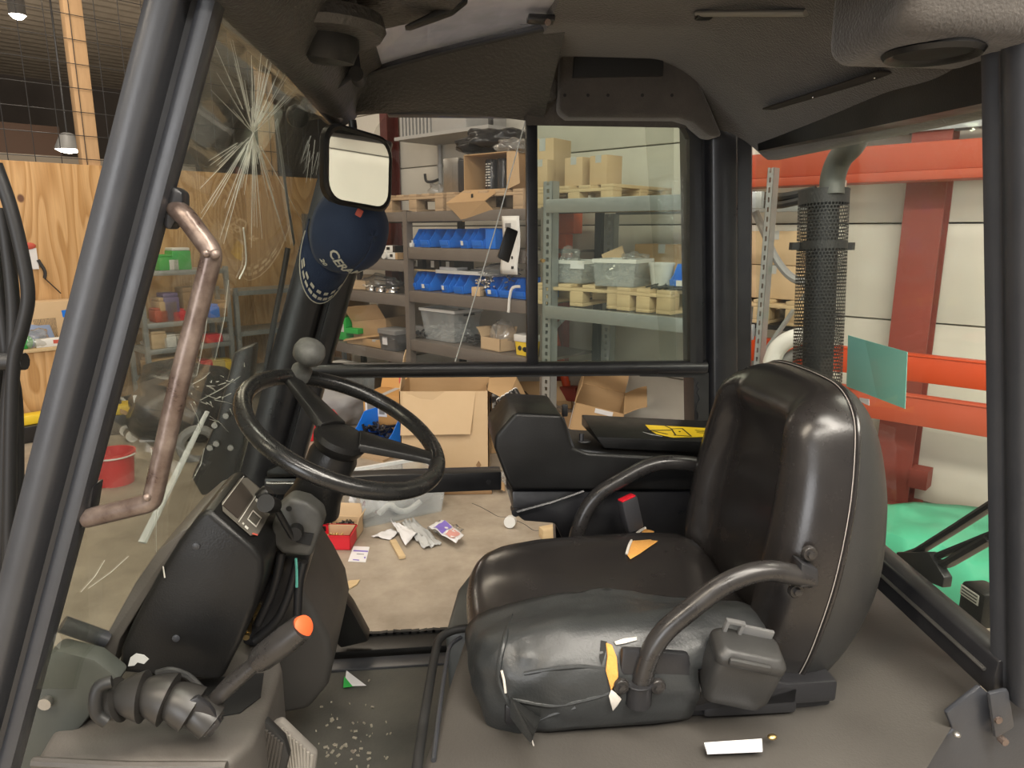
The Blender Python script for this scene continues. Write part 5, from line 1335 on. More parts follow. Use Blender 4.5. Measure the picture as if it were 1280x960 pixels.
for (u0, v0, u1, v1) in ((205, 520, 198, 640), (188, 560, 195, 690), (262, 355, 245, 470), (240, 480, 262, 465), (250, 500, 300, 470), (238, 505, 250, 540), (262, 520, 285, 540), (268, 500, 290, 505), (130, 700, 100, 740), (160, 695, 110, 735), (285, 350, 268, 450), (255, 560, 240, 600)):
    ribbon(u0, v0, (u0 + u1) / 2 + 3, (v0 + v1) / 2, .0004, .0005); ribbon((u0 + u1) / 2 + 3, (v0 + v1) / 2, u1, v1, .0005, .0003)
for k in range(26):
    u, v = random.gauss(262, 22), random.gauss(495, 16)
    ribbon(u, v, u + random.uniform(-12, 12), v + random.uniform(-8, 8), .0009, .0003)
for k in range(12):
    u, v = random.gauss(395, 8), random.gauss(180, 12)
    ribbon(u, v, u - random.uniform(3, 14), v + random.uniform(10, 60), .0006, .0002)
fp('crack', a, M_crack, smooth=0, parent=WS)['kind'] = 'stuff'
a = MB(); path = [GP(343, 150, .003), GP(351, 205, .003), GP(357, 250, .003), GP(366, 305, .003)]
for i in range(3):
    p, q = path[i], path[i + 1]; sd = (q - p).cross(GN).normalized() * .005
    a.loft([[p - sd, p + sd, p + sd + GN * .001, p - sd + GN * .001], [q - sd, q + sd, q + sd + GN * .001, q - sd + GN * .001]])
fp('pale_strip', a, M_tape, parent=WS, smooth=0)  # narrow pale grey strip laid on the windshield
a = MB(); a.tube(catmull([GP(302, 284, .003), GP(305, 310, .003), GP(305, 330, .003), GP(297, 348, .003)], 5), .0014, 6); fp('curved_scratch', a, M_crack, parent=WS)
# wiper and a plain black block outside the glass
a = MB(); p, q = GP(277, 520, -.03), GP(198, 684, -.03); a.tube([p, q], [.006, .010], 8, flat=.5); wp = fp('wiper_arm', a, M_tape)
a = MB(); pxprism(a, [(292, 440), (318, 430), (300, 600), (252, 622), (238, 598), (270, 525)], 1.86, 1.92); fp('outer_block', a, M_frame, bevel=.01)
a = MB()
for (u, v) in ((268, 532), (262, 560), (270, 555), (282, 520), (288, 560)):
    p = PY(u, v, 1.85); a.cyl(p, p + Vector((0, .02, 0)), .008, 8)
fp('bolt', a, M_steel)
a = MB(); a.tube(catmull([PY(360, 310, 1.84), PY(352, 355, 1.84), PY(343, 400, 1.84), PY(336, 440, 1.84), PY(330, 480, 1.84)], 5), .007, 10); fp('washer_hose', a, M_hose)
# front bar below the glass
a = MB(); p, q = PY(78, 780, 1.10), PY(134, 800, 1.12); a.tube([p, q], .0135, 12); fp('front_tube', a, M_framegrey)
a = MB(); pxprism(a, [(-10, 1000), (30, 850), (66, 812), (118, 825), (150, 850), (60, 960), (58, 990)], 1.06, 1.10); fp('front_panel', a, mat('greenish_panel', (.045, .05, .045), .6, col2=(.07, .075, .065), nscale=8), bevel=.008)
p = PY(55, 881, 1.05); a = MB(); a.cyl(p, p + Vector((0, .02, 0)), .010, 12); fp('panel_washer', a, M_steel)

# ---- grab rail on the near front pillar
a = MB()
path = fillet([PY(208, 255, .94), PY(230, 268, .92), PY(266, 316, .90), PY(226, 470, .90), PY(190, 628, .90), PY(108, 648, .92)], .009, 5)
a.tube(path, .0125, 14); gh = fp('grab_rail', a, M_rust)
for (u, v, r_) in ((258, 317, .0052), (269, 318, .006), (184, 622, .005)):
    a = MB(); a.ell(PY(u, v, .888), (r_, r_, r_)); fp('weld_bead', a, M_rust, parent=gh)
a = MB(); pxprism(a, [(205, 238), (216, 232), (228, 240), (228, 262), (213, 288), (203, 284)], .92, .95); fp('rail_bracket', a, M_frame, bevel=.004, parent=gh)
a = MB(); pxprism(a, [(108, 610), (117, 608), (112, 640), (104, 660), (100, 660)], .92, .95); fp('rail_bracket', a, M_frame, bevel=.004, parent=gh)

# ---- mast hoses at the left edge
for k, pts in enumerate(([(-6, 205), (14, 262), (30, 330), (35, 372), (28, 410), (18, 448), (14, 520), (12, 640), (10, 760)],
                         [(2, 260), (8, 300), (14, 350), (17, 400), (15, 450), (8, 520), (4, 640), (0, 760)],
                         [(-8, 300), (-2, 360), (5, 410), (10, 450), (20, 500), (22, 600), (20, 720)],
                         [(-14, 300), (-12, 400), (-6, 470), (-2, 560), (-6, 760)])):
    a = MB(); a.tube(catmull([PY(u, v, 1.02 + .02 * k) for u, v in pts], 5), .0085 if k < 3 else .014, 10); fp('mast_hose', a, M_hose)
a = MB(); p = PY(14, 452, 1.03); a.tube([p + Vector((-.03, 0, 0)), p + Vector((.018, 0, 0))], .012, 10); fp('hose_clamp', a, M_hose)

# ---- headliner
def smin(a_, b_, k=.05):
    h = max(0, min(1, .5 + .5 * (b_ - a_) / k)); return b_ * (1 - h) + a_ * h - k * h * (1 - h)
XR = .74
def hz(x, y):
    z = 2.085
    z = smin(z, 1.945 + (1.775 - y) * (3.2 if x < .60 else max(1.0, 3.2 - (x - .60) * 14)), .04)      # far fascia
    z = smin(z, 1.872 + max(0, XR + .10 - x) * .78, .05)          # rear slope
    # shallow recess in the middle, wedge and far corner dip
    z += .012 * max(0, 1 - ((x - .36) / .22) ** 4) * max(0, 1 - ((y - 1.2) / .24) ** 4)
    z -= .018 * exp(-((x - .70) / .09) ** 2 - ((y - 1.06) / .10) ** 2)
    return z
X0, X1, Y0, Y1 = .235, XR + .13, .86, 1.775
a = MB(); a.grid(46, 46, lambda u, v: (X0 + (X1 - X0) * u, Y0 + (Y1 - Y0) * v, hz(X0 + (X1 - X0) * u, Y0 + (Y1 - Y0) * v)))
# outer skin above and the turned-up rim along the skylight
a.grid(1, 46, lambda u, v: (X0 - .0 - .02 * u, Y0 + (Y1 - Y0) * v, hz(X0, Y0 + (Y1 - Y0) * v) + .06 * u))
HL = fp('headliner', a, M_liner, smooth=60, recalc=False)
a = MB(); a.bb((-.34, .84, 2.14), (X1 + .04, 1.86, 2.16)); 
# roof sheet in three strips so that the skylight stays open
a = MB(); a.bb((X0 - .02, .84, 2.13), (X1 + .03, 1.86, 2.15)); a.bb((-.36, 1.74, 2.10), (X0, 1.86, 2.15)); a.bb((-.36, .84, 2.10), (-.22, 1.74, 2.15)); fp('roof_sheet', a, M_frame)
# far side strip of the roof lining, leatherette, between skylight and far header
a = MB()
def lv(u, v):
    x = -.27 + (.275 + .27) * u
    y = 1.79 - .10 * v - .20 * v * u * u
    z = 1.952 + .020 * sin(u * 3.1) + (.035 + .105 * u) * v - .02 * sin(v * pi) * (1 - u)
    return (x, y, z)
a.grid(24, 10, lv)
a.grid(24, 1, lambda u, v: (lv(u, 1)[0], lv(u, 1)[1] + .012 * v, lv(u, 1)[2] + .05 * v))
fp('header_lining', a, M_liner_v, smooth=60)
a = MB(); a.tube([Vector(lv(k / 14, 1)) + Vector((0, -.002, .002)) for k in range(15)], .005, 8); fp('skylight_seal', a, M_rubber)
# skylight pane
a = MB()
def skp(u, v, o=0):
    e_ = Vector(lv(u, 1)) + Vector((0, .010, .014)); n_ = Vector((-.25 + (X0 + .29) * u, .90, 2.105)); p = e_ * (1 - v) + n_ * v; p.z += o; return p
a.grid(8, 6, lambda u, v: skp(u, v)); a.grid(8, 6, lambda u, v: skp(u, v, .005)); fp('skylight_pane', a, G_sky, smooth=0)
a = MB(); p = PY(676, 24, 1.42); a.box(p, (.05, .03, .012)); hg = fp('skylight_hinge', a, M_frame, bevel=.003)
a = MB(); a.cyl(p + Vector((.01, -.02, -.010)), p + Vector((.01, .0, -.004)), .006, 8); fp('hinge_bolt', a, M_rust, parent=hg)
# fascia box with the dark vent on the far side, over the window
def fasc(u, v): return PY(u, v, 1.70)
a = MB(); pxprism(a, [(700, 60), (712, 50), (846, 50), (866, 80), (905, 170), (890, 171), (868, 152), (850, 147), (712, 146), (700, 138)], 1.712, 1.79); fa = fp('liner_fascia', a, M_liner, bevel=.012, seg=3)
a = MB(); pxprism(a, [(718, 70), (726, 63), (828, 62), (830, 67), (829, 95), (716, 97)], 1.706, 1.72); fp('vent_slot', a, M_dark, bevel=.002, parent=fa)
a = MB()
for u in (706, 735, 760, 803, 840):
    p = PY(u, 119, 1.711); a.cyl(p, p + Vector((0, .004, 0)), .004, 8)
fp('liner_clip', a, M_dark, parent=fa)
a = MB(); pxprism(a, [(628, 100), (640, 96), (694, 97), (697, 104), (696, 123), (690, 127), (632, 124)], 1.735, 1.77); fp('interior_lamp', a, M_liner_v, bevel=.006)
a = MB(); pxprism(a, [(684, 60), (698, 55), (702, 66), (694, 70)], 1.60, 1.64); fp('lining_hook', a, M_plastic, bevel=.004)
# rear header skirt above the rear window
a = MB(); p0, p1 = PX(943, 184, .80), PX(1262, 112, .74)
zl = lambda f: (PX(948 + (1238 - 948) * f, 189 + (127 - 189) * f, .80 - .04 * f))
r0 = [zl(k / 8) for k in range(9)]
a.loft([[p, p + Vector((.05, 0, 0)), p + Vector((.05, 0, .10)), p + Vector((-.012, 0, .06))] for p in r0]); fp('rear_header', a, M_plastic, smooth=50)
# ceiling fittings
def on_liner(u, v):
    d = ray(u, v); lo, hi = .8, 2.2
    for _ in range(40):
        m_ = (lo + hi) / 2; p = CAM + d * (m_ / d.y)
        if p.z > hz(p.x, p.y): hi = m_
        else: lo = m_
    return CAM + d * (lo / d.y)
p, q = on_liner(872, 14), on_liner(1008, 13)
a = MB(); a.tube([p + Vector((0, 0, -.004)), q + Vector((0, 0, -.004))], .009, 10, flat=.6); cl = fp('grab_strip', a, M_clip)
a = MB(); a.box(p + Vector((.012, 0, -.008)), (.03, .02, .012)); fp('strip_end', a, M_plastic, bevel=.004, parent=cl)
a = MB(); p = PZ(1166, 64, 1.925); a.bb((p.x - .085, .845, 1.925), (p.x + .13, p.y + .12, 2.12)); fp('speaker_pod', a, M_liner, bevel=.03, seg=5)
a = MB(); nrm_ = Vector((0, 0, 1)); a.bb((-.36, .835, 1.99), (.82, .87, 2.14)); fp('roof_rail', a, M_frame, bevel=.01)
a = MB()
a.lathe([(.055, .0), (.060, -.006), (.056, -.012), (.048, -.009), (.044, -.003)], p + Vector((0, 0, .004)), nrm_, 28); sp_ = fp('speaker', a, M_plastic)
a = MB(); a.lathe([(.046, -.004), (.02, -.006), (.002, -.007)], p + Vector((0, 0, .002)), nrm_, 24); fp('speaker_cone', a, M_dark, parent=sp_)
p, q = on_liner(965, 135), on_liner(1112, 88)
a = MB(); dv = (q - p); up_ = Vector((0, 0, 1)); sd = dv.cross(up_).normalized() * .022
a.loft([[p - sd, p + sd, p + sd - up_ * .004, p - sd - up_ * .004], [q - sd, q + sd, q + sd - up_ * .004, q - sd - up_ * .004]]); ls = fp('liner_slot', a, mat('slot_dark', (.016, .013, .012), .8), bevel=.003)
a = MB()
for f in (.45, .93):
    pp = p + dv * f - up_ * .006 + sd * .3; a.ell(pp, (.002, .002, .002))
fp('slot_clip', a, M_chrome, parent=ls)

# ---- front header with wiper motor, linkage and round speaker
a = MB(); h0, h1 = PY(262, -6, .93), PY(416, 150, 1.80)
dv = h1 - h0
for k in range(1): a.loft([[c + Vector((x, 0, z)) for x, z in ((-.02, -.01), (.025, -.014), (.05, .0), (.10, .075), (.13, .09), (.13, .15), (-.02, .15))] for c in (h0 - dv * .06, h0 + dv * .5, h1 + dv * .01)])
fh_ = fp('front_header', a, M_liner_v, bevel=.01, smooth=50)
a = MB(); a.tube([PY(332, 68, 1.36), PY(350, 85, 1.44), PY(420, 150, 1.72)], .016, 12); fp('wiper_linkage', a, M_frame)
for (u, v, y, r) in ((333, 66, 1.34, .03), (371, 144, 1.62, .022)):
    a = MB(); p = PY(u, v, y); a.lathe([(r, 0), (r * 1.05, .01), (r * .9, .022), (r * .4, .026)], p, (.25, -.85, -.4), 18); fp('linkage_pivot', a, M_plastic)
p = PZ(404, 36, 2.015)
a = MB(); a.lathe([(.095, .02), (.10, .0), (.092, -.012), (.07, -.014)], p + Vector((0, 0, -.002)), (0, 0, 1), 30); mo = fp('speaker_ring', a, M_liner_v)
a = MB(); a.lathe([(.055, .01), (.058, -.022), (.05, -.045), (.02, -.05)], p + Vector((.0, 0, -.002)), (.1, -.1, 1), 24); fp('wiper_motor', a, M_plastic, parent=mo)
a = MB(); pxprism(a, [(433, 52), (446, 48), (452, 92), (438, 100), (424, 110), (416, 114), (412, 106), (430, 92), (436, 76)], 1.50, 1.506); br = fp('motor_bracket', a, M_frame, bevel=.001)
a = MB()
for (u, v) in ((437, 55), (418, 108), (429, 81), (390, 83)):
    pp = PY(u, v, 1.495); a.cyl(pp, pp + Vector((0, .012, 0)), .006, 10)
fp('bolt', a, M_steel, parent=br)
a = MB(); pp = PY(445, 92, 1.47); a.cyl(pp, pp + Vector((0, .06, 0)), .014, 12); fp('rubber_stop', a, M_rubber, parent=br)
# dark lump of the front roof bow over the skylight
a = MB(); cs = [PZ(600, -40, 2.06), PZ(588, -6, 2.06), PZ(566, 16, 2.06), PZ(510, 32, 2.06), PZ(455, 44, 2.06), PZ(440, 62, 2.055), PZ(449, 98, 2.045), PZ(400, 120, 2.045), PZ(350, 60, 2.05), PZ(380, -40, 2.06)]
a.loft([[c for c in cs], [c + Vector((0, 0, .05)) for c in cs]]); fp('roof_bow', a, M_liner_v, bevel=.008, smooth=50)
a = MB(); pxprism(a, [(560, 4), (575, -6), (586, -2), (566, 14), (512, 33), (505, 32)], 1.30, 1.33); fp('bow_trim', a, M_plastic, bevel=.004)

# ---- interior mirror
mc = PY(448, 212, 1.56); mn = Vector((.76, -.65, -.085)).normalized(); mw = Vector((0, 0, 1)).cross(mn).normalized(); mw = mw if mw.x > 0 else -mw; mu_ = mw.cross(mn).normalized(); mu_ = mu_ if mu_.z > 0 else -mu_
def mring(w, h, r, off, n=5): return [mc + mw * x + (mu_ + Vector((0, 0, 0))) * (y - .10 * x) + mn * off for x, y in rrect(w, h, r, n)]
a = MB(); a.loft([mring(.150, .110, .03, -.030), mring(.185, .150, .035, -.012), mring(.190, .156, .04, .004), mring(.180, .146, .038, .008), mring(.168, .134, .034, .006)], cap1=False); mr = fp('mirror', a, M_plastic, smooth=45)
a = MB(); a.loft([mring(.170, .136, .034, .004), mring(.170, .136, .034, .0055)]); fp('mirror_glass', a, M_mirror, smooth=0, parent=mr)
a = MB(); a.tube(catmull([PY(440, 150, 1.60), PY(441, 165, 1.60), mc - mn * .03 + Vector((0, 0, .03))], 5), .009, 10); fp('mirror_stem', a, M_frame, parent=mr)

# ---- rear window, sill and what is fixed behind it
a = MB()
cs = [PX(944, 178, .865), PX(1246, 115, .80), PX(1246, 850, .90), PX(1100, 725, .90), PX(946, 560, .885)]
a.loft([cs, [c + Vector((.005, 0, 0)) for c in cs]]); rw = fp('rear_window', a, G_rear, smooth=0)
a = MB(); cs = [PX(1060, 419, .862), PX(1134, 440, .862), PX(1131, 511, .868), PX(1058, 483, .868)]
a.loft([cs, [c + Vector((.0012, 0, 0)) for c in cs]]); fp('window_sticker', a, M_teal, smooth=0, parent=rw, label='turquoise sticker')
a = MB(); cs = [PX(1074, 497, .862), PX(1086, 499, .862), PX(1086, 507, .862), PX(1075, 502, .862)]; a.loft([cs, [c + Vector((.0012, 0, 0)) for c in cs]]); fp('small_sticker', a, M_white, smooth=0, parent=rw)
p, q = PX(1085, 695, .89), PX(1246, 838, .89)
dv = q - p
a = MB(); a.loft([[c + Vector((x, 0, z)) for x, z in ((-.02, -.032), (.03, -.032), (.03, .03), (.004, .036), (-.016, .03), (-.02, .0))] for c in (p - dv * .9, q + dv * .05)]); fp('rear_sill', a, M_frame, bevel=.004)
a = MB(); a.tube([p + Vector((-.022, 0, .004)) - dv * .1, q + Vector((-.022, 0, .004))], .0035, 6); fp('sill_trim', a, M_steel)
# dark brackets outside the rear window
for pts, r in (([(1115, 700), (1150, 688), (1195, 660), (1245, 628)], .014), ([(1118, 706), (1160, 700), (1205, 682), (1250, 664)], .012), ([(1150, 710), (1185, 704), (1240, 672)], .016)):
    a = MB(); a.tube([PX(u, v, 1.02) for u, v in pts], r, 8, flat=.6); fp('rear_bracket', a, M_frame)
a = MB(); cs = [PX(1120, 690, 1.0), PX(1160, 690, 1.0), PX(1180, 722, 1.0), PX(1178, 735, 1.0), PX(1118, 712, 1.0)]; a.loft([cs, [c + Vector((.02, 0, 0)) for c in cs]]); fp('bracket_plate', a, M_frame, bevel=.003)
p = PX(1228, 755, 1.0); a = MB(); a.box(p, (.05, .06, .07)); lb = fp('rear_lamp', a, M_plastic, bevel=.008)
a = MB(); a.box(p + Vector((-.0255, .004, .018)), (.001, .045, .020)); fp('lamp_label', a, M_mark, parent=lb)
a = MB()
for k in range(3): a.box(p + Vector((-.0262, .004, .012 + .006 * k)), (.0008, .038, .002))
fp('label_lines', a, M_blackprint, parent=lb)

# ---- exhaust with a perforated heat shield
eb, et = PX(1020, 500, 1.15), PX(1030, 238, 1.15)
ax = (et - eb).normalized(); R_ = .070
N = ax.cross(Vector((0, 1, 0))).normalized(); B = ax.cross(N)
H_ = (et - eb).length
nh, nr = 44, 62
a = MB()
def cylp(i, j): 
    an = 2 * pi * i / nh; return eb + ax * (H_ * j / nr) + (N * cos(an) + B * sin(an)) * R_
solid = lambda i, j: j > nr - 5 or (nr - 18 < j < nr - 15)
for i in range(nh):
    for j in range(nr):
        o_ = .5 if j % 2 else 0
        c4 = [cylp(i + o_, j), cylp(i + 1 + o_, j), cylp(i + 1 + o_, j + 1), cylp(i + o_, j + 1)]
        if solid(i, j): a.add(c4, [(0, 1, 2, 3)])
        else:
            m_ = sum(c4, Vector()) / 4
            inn = [m_ + (c - m_) * .70 for c in c4]
            a.add(c4 + inn, [(0, 1, 5, 4), (1, 2, 6, 5), (2, 3, 7, 6), (3, 0, 4, 7)])
ex = fp('heat_shield', a, M_muffler, smooth=60, recalc=False)
a = MB(); a.lathe([(.044, 0), (.044, H_ - .01), (.03, H_)], eb, ax, 20); fp('muffler', a, M_muffler, parent=ex)
a = MB(); a.lathe([(R_ + .001, -.004), (R_ + .001, .0), (.02, .0)], et, ax, 24, cap0=False); fp('shield_cap', a, M_muffler, parent=ex)
a = MB(); pc = eb + ax * (H_ * .74)
for sg in (-1, 1): a.box(pc + RT * sg * (R_ + .008), (.03, .02, .022))
fp('clamp_lug', a, M_muffler, parent=ex)
a = MB(); a.tube(catmull([PX(1040, 244, 1.15), PX(1041, 222, 1.15), PX(1050, 198, 1.15), PX(1066, 180, 1.15), PX(1074, 160, 1.15), PX(1076, 130, 1.15)], 6), .034, 18); fp('outlet_pipe', a, M_pipe, parent=ex)
a = MB(); p = PX(1052, 230, 1.2); a.cyl(p - Vector((0, 0, .03)), p + Vector((0, 0, .01)), .014, 12); fp('sensor', a, M_chrome, parent=ex)

# ---- right hand console
YC = 1.50
a = MB(); pxprism(a, [(644, 516), (702, 519), (708, 530), (716, 560), (735, 566), (850, 573), (895, 580), (900, 613), (640, 613), (633, 600), (618, 560), (619, 545)], YC, YC + .20); con = fp('side_console', a, M_plastic, bevel=.008, seg=3)
a = MB(); pxprism(a, [(640, 614), (900, 614), (900, 720), (720, 712), (694, 655), (655, 652), (641, 640)], YC + .02, YC + .17); fp('console_base', a, M_frame, bevel=.006)
a = MB(); p = PY(645, 641, YC + .01); a.cyl(p, p + Vector((0, .03, 0)), .010, 12); fp('hinge_pin', a, M_frame)
a = MB(); a.tube([PY(646, 640, YC), PY(690, 628, YC), PY(730, 614, YC)], .004, 6); fp('base_ridge', a, M_frame)
# lid
l0, l1 = PY(727, 518, YC + .19), PY(905, 527, YC + .19)
f0, f1 = PY(745, 546, YC + .02), PY(905, 553, YC + .02)
a = MB(); dz = Vector((0, 0, -.028)); a.hexa([f0 + dz + Vector((.02, 0, 0)), f1 + dz, l1 + dz, l0 + dz, f0, f1, l1, l0]); lid = fp('console_lid', a, M_plastic, bevel=.003)
def lidp(s_, t_, o_=.001):
    p = (f0 * (1 - s_) + f1 * s_) * (1 - t_) + (l0 * (1 - s_) + l1 * s_) * t_; return p + Vector((0, 0, o_))
def patch(pts, o_, m_, nm, par, h=.0008):
    q = MB(); b_ = [lidp(s_, t_, o_) for s_, t_ in pts]; q.loft([b_, [p + Vector((0, 0, h)) for p in b_]]); return fp(nm, q, m_, smooth=0, parent=par)
patch([(.42, .62), (.90, .60), (.86, .20), (.60, .10), (.48, .22), (.44, .4)], .0005, M_yellow, 'warning_sticker', lid)
patch([(.38, .28), (.46, .17), (.52, .12), (.44, .18)], .0008, M_mark, 'torn_edge', lid)
for pts in ([(.40, .36), (.60, .42), (.60, .40), (.41, .33)], [(.46, .33), (.55, .22), (.57, .22), (.48, .33)], [(.60, .48), (.68, .52), (.68, .505), (.60, .465)], [(.60, .48), (.62, .20), (.63, .20), (.61, .48)], [(.68, .52), (.74, .18), (.75, .18), (.69, .52)], [(.61, .20), (.75, .18), (.75, .165), (.61, .185)], [(.655, .38), (.67, .38), (.67, .35), (.655, .35)], [(.78, .47), (.87, .46), (.87, .452), (.78, .462)], [(.79, .42), (.86, .41), (.86, .402), (.79, .412)], [(.79, .36), (.85, .35), (.85, .342), (.79, .352)], [(.56, .60), (.60, .48), (.61, .48), (.57, .60)]):
    patch(pts, .0016, M_blackprint, 'sticker_print', lid, .0005)
a = MB(); p = PY(727, 552, YC + .04); a.cyl(p, p + Vector((0, 0, .02)), .006, 8); a.ell(p + Vector((.006, 0, 0)), (.016, .01, .004)); fp('console_clip', a, M_frame)
a = MB(); a.tube([PY(703, 522, YC + .01), PY(709, 540, YC + .01), PY(716, 560, YC + .01), PY(722, 563, YC + .01), PY(760, 568, YC + .01), PY(850, 574, YC + .01)], .004, 8); fp('console_bead', a, M_framegrey)
p = PY(706, 513, YC + .15); a = MB(); a.box(p, (.014, .012, .03)); fp('console_peg', a, M_frame, bevel=.003)
# drop strut under the console
a = MB(); pxprism(a, [(694, 650), (724, 650), (726, 720), (696, 712)], YC + .10, YC + .14); fp('console_strut', a, M_frame)

# ---- engine hood (seat deck)
def xf(y): return -.047 + (y - .88) * .235
def sst_(y): return .065 * max(0, min(1, (y - .945) / .06))
def xb(y): return min(1.09, .855 + sst_(y) + (max(0, y - .945) * .40 if y > .945 else (y - .945) * 1.35))
def deck_z(x, y):
    k = max(0, min(1, (x - .55) / .35)); k = k * k * (3 - 2 * k)
    e_ = max(0, min(1, (x - xf(y)) / .03))
    return .892 + .010 * sqrt(max(0, 1 - (1 - e_) ** 2)) + .03 * k
a = MB()
def dg(u, v):
    y = .80 + (1.36 - .80) * v; x = xf(y) + (xb(y) - xf(y)) * u ** 1.5
    return (x, y, deck_z(x, y))
a.grid(26, 18, dg)
a.grid(4, 18, lambda u, v: (dg(0, v)[0] + .02 * u * u, dg(0, v)[1], dg(0, v)[2] - .32 * u))
a.grid(26, 2, lambda u, v: (dg(u, 1)[0], 1.36 + .01 * v, dg(u, 1)[2] - .3 * v))
a.grid(26, 2, lambda u, v: (dg(u, 0)[0], .80 - .01 * v, dg(u, 0)[2] - .3 * v))
fp('engine_hood', a, M_mat, smooth=55)
a = MB(); path = [PZ(518, 985, .905), PZ(524, 940, .905), PZ(533, 880, .905), PZ(543, 822, .905), PZ(549, 800, .905), PZ(562, 790, .905), PZ(585, 785, .905), PZ(640, 781, .905)]
a.tube(catmull(path, 5), .0085, 10); fp('hood_trim', a, M_rubber)
a = MB(); path2 = [p + Vector((.022, -.02, -.001)) for p in path[1:-2]]; a.tube(catmull(path2, 5), .004, 8); fp('hood_bead', a, M_framegrey)
# lower side panel beyond the hood
a = MB(); cs = [PZ(556, 790, .86), PZ(572, 735, .86), PZ(590, 712, .86), PZ(604, 694, .86), Vector((.30, 1.70, .86)), Vector((.80, 1.70, .86)), Vector((.80, 1.372, .86)), Vector((.12, 1.372, .86))]
a.loft([[c + Vector((.01, 0, -.3)) for c in cs], cs]); fp('side_panel', a, mat('greenish_plastic', (.04, .044, .042), .5, col2=(.06, .064, .06), nscale=9), bevel=.012, seg=3)
for (u, v) in ((1196, 918),):
    a = MB(); p = PZ(u, v, .93); a.ell(p, (.006, .006, .004)); fp('hood_screw', a, M_steel)

# ---- seat
a = MB(); a.bb((.12, 1.005, .905), (.66, 1.41, .925)); a.bb((.10, .99, .925), (.66, 1.42, .965)); ST_ = fp('operator_seat', a, M_frame, bevel=.006, label='black vinyl operator seat with a torn cushion')
a = MB(); a.bb((.13, 1.02, .903), (.60, 1.06, .912)); a.bb((.13, 1.36, .903), (.60, 1.40, .912)); fp('seat_rail', a, M_frame, parent=ST_)
CX, CY, CA, CB = .315, 1.207, .262, .226
def sup(th, n=4.2):
    c, s_ = cos(th), sin(th)
    return (math.copysign(abs(c) ** (2 / n), c), math.copysign(abs(s_) ** (2 / n), s_))
def ctop(x, y):
    w = (y - CY) / CB; f = (x - CX) / CA
    z = 1.048 + .022 * exp(-((abs(w) - .72) / .22) ** 2) - .012 * max(0, 1 - (w / .5) ** 2) * 1.0
    z += .006 * f - .018 * max(0, -f - .4) ** 1.0
    return z
def cush(th, k, off=0.0):
    """k<=1 on the top surface from the centre out, k>1 down the side"""
    ex, ey = sup(th)
    if k <= 1:
        x = CX + CA * ex * k; y = CY + CB * ey * k
        z = .985 + (ctop(x, y) - .985) * (max(0, 1 - k ** 12)) ** .5
    else:
        q = k - 1
        sc = 1 + .02 * sin(q * pi) - .05 * q
        x = CX + CA * ex * sc; y = CY + CB * ey * sc; z = .985 - .055 * q
    p = Vector((x, y, z))
    if off:
        d = Vector((ex * (k ** 3 if k < 1 else 1), ey * (k ** 3 if k < 1 else 1), 1.0 - min(k, 1) ** 4 * .85)).normalized()
        p = p + d * off
    return p
ks = [.02, .2, .4, .55, .68, .78, .86, .92, .96, .985, 1.0, 1.25, 1.6, 2.0]
a = MB(); n = 72
a.loft([[cush(2 * pi * j / n, k) for j in range(n)] for k in reversed(ks)], True, True, True); fp('seat_cushion', a, M_vinyl, smooth=60, parent=ST_)
# loose torn cover over the near half of the cushion
a = MB(); nt_ = 56; kk = [.0, .15, .3, .45, .6, .72, .82, .9, .95, .985, 1.0, 1.2, 1.5, 1.8, 2.1]
def cover(u, v):
    th = radians(181 + (338 - 181) * u)
    fi = v * (len(kk) - 1); i = min(int(fi), len(kk) - 2); k = kk[i] * (1 - (fi - i)) + kk[i + 1] * (fi - i)
    p0 = cush(th, k)
    wr = .004 * nz(p0, 16, 1) + .0025 * nz(p0, 42, 4) + (.010 * abs(nz(p0, 22, 9)) if k > .9 else 0)
    p = cush(th, max(k, .01), .006 + wr)
    front = exp(-((math.degrees(th) - 226) / 20) ** 2)
    if k > 1: p.z -= (k - 1) * (.010 + .026 * front) + .012 * front * (k - 1) * nz(p0, 30, 2); p.x -= .012 * front * (k - 1)
    return p
def coverskip(u, v):
    th = 181 + 157 * u
    return (th > 275 and v > .62 + .03 * sin(th * 2.2)) 
a.grid(nt_, 34, cover, skip=coverskip)
cv_ = fp('seat_cover', a, M_vinyl2, smooth=70, parent=ST_, label='loose torn vinyl cover', recalc=False)
md = cv_.modifiers.new('th', 'SOLIDIFY'); md.thickness = .0025; md.offset = 1
# tears with foam, laid on the surfaces under them
from mathutils.bvhtree import BVHTree
def bvh(fn, nu, nv):
    vs = [Vector(fn(i / nu, j / nv)) for i in range(nu + 1) for j in range(nv + 1)]
    return BVHTree.FromPolygons(vs, [(i * (nv + 1) + j, (i + 1) * (nv + 1) + j, (i + 1) * (nv + 1) + j + 1, i * (nv + 1) + j + 1) for i in range(nu) for j in range(nv)])
T_cov = bvh(cover, 80, 50)
T_cus = bvh(lambda u, v: cush(2 * pi * u, max(.02, v * 2)), 90, 60)
def hit(T, u, v, off=0.0):
    d = ray(u, v).normalized(); p = T.ray_cast(CAM, d)[0]
    return (p if p is not None else PZ(u, v, 1.04)) - d * off
def slab(T, pts, o0, o1):
    q = MB(); q.loft([[hit(T, u, v, o0) for u, v in pts], [hit(T, u, v, o1) for u, v in pts]]); return q
a = slab(T_cus, ((806, 661), (818, 664), (814, 676), (823, 676), (800, 692), (788, 699), (784, 694), (790, 678)), -.004, .008); fp('foam_tear', a, M_foam, bevel=.003, parent=ST_)
a = MB(); a.tube(catmull([hit(T_cus, u, v, .006) for u, v in ((783, 693), (788, 678), (798, 665), (807, 660))], 4), .003, 6); fp('tear_lip', a, M_lining, parent=ST_)
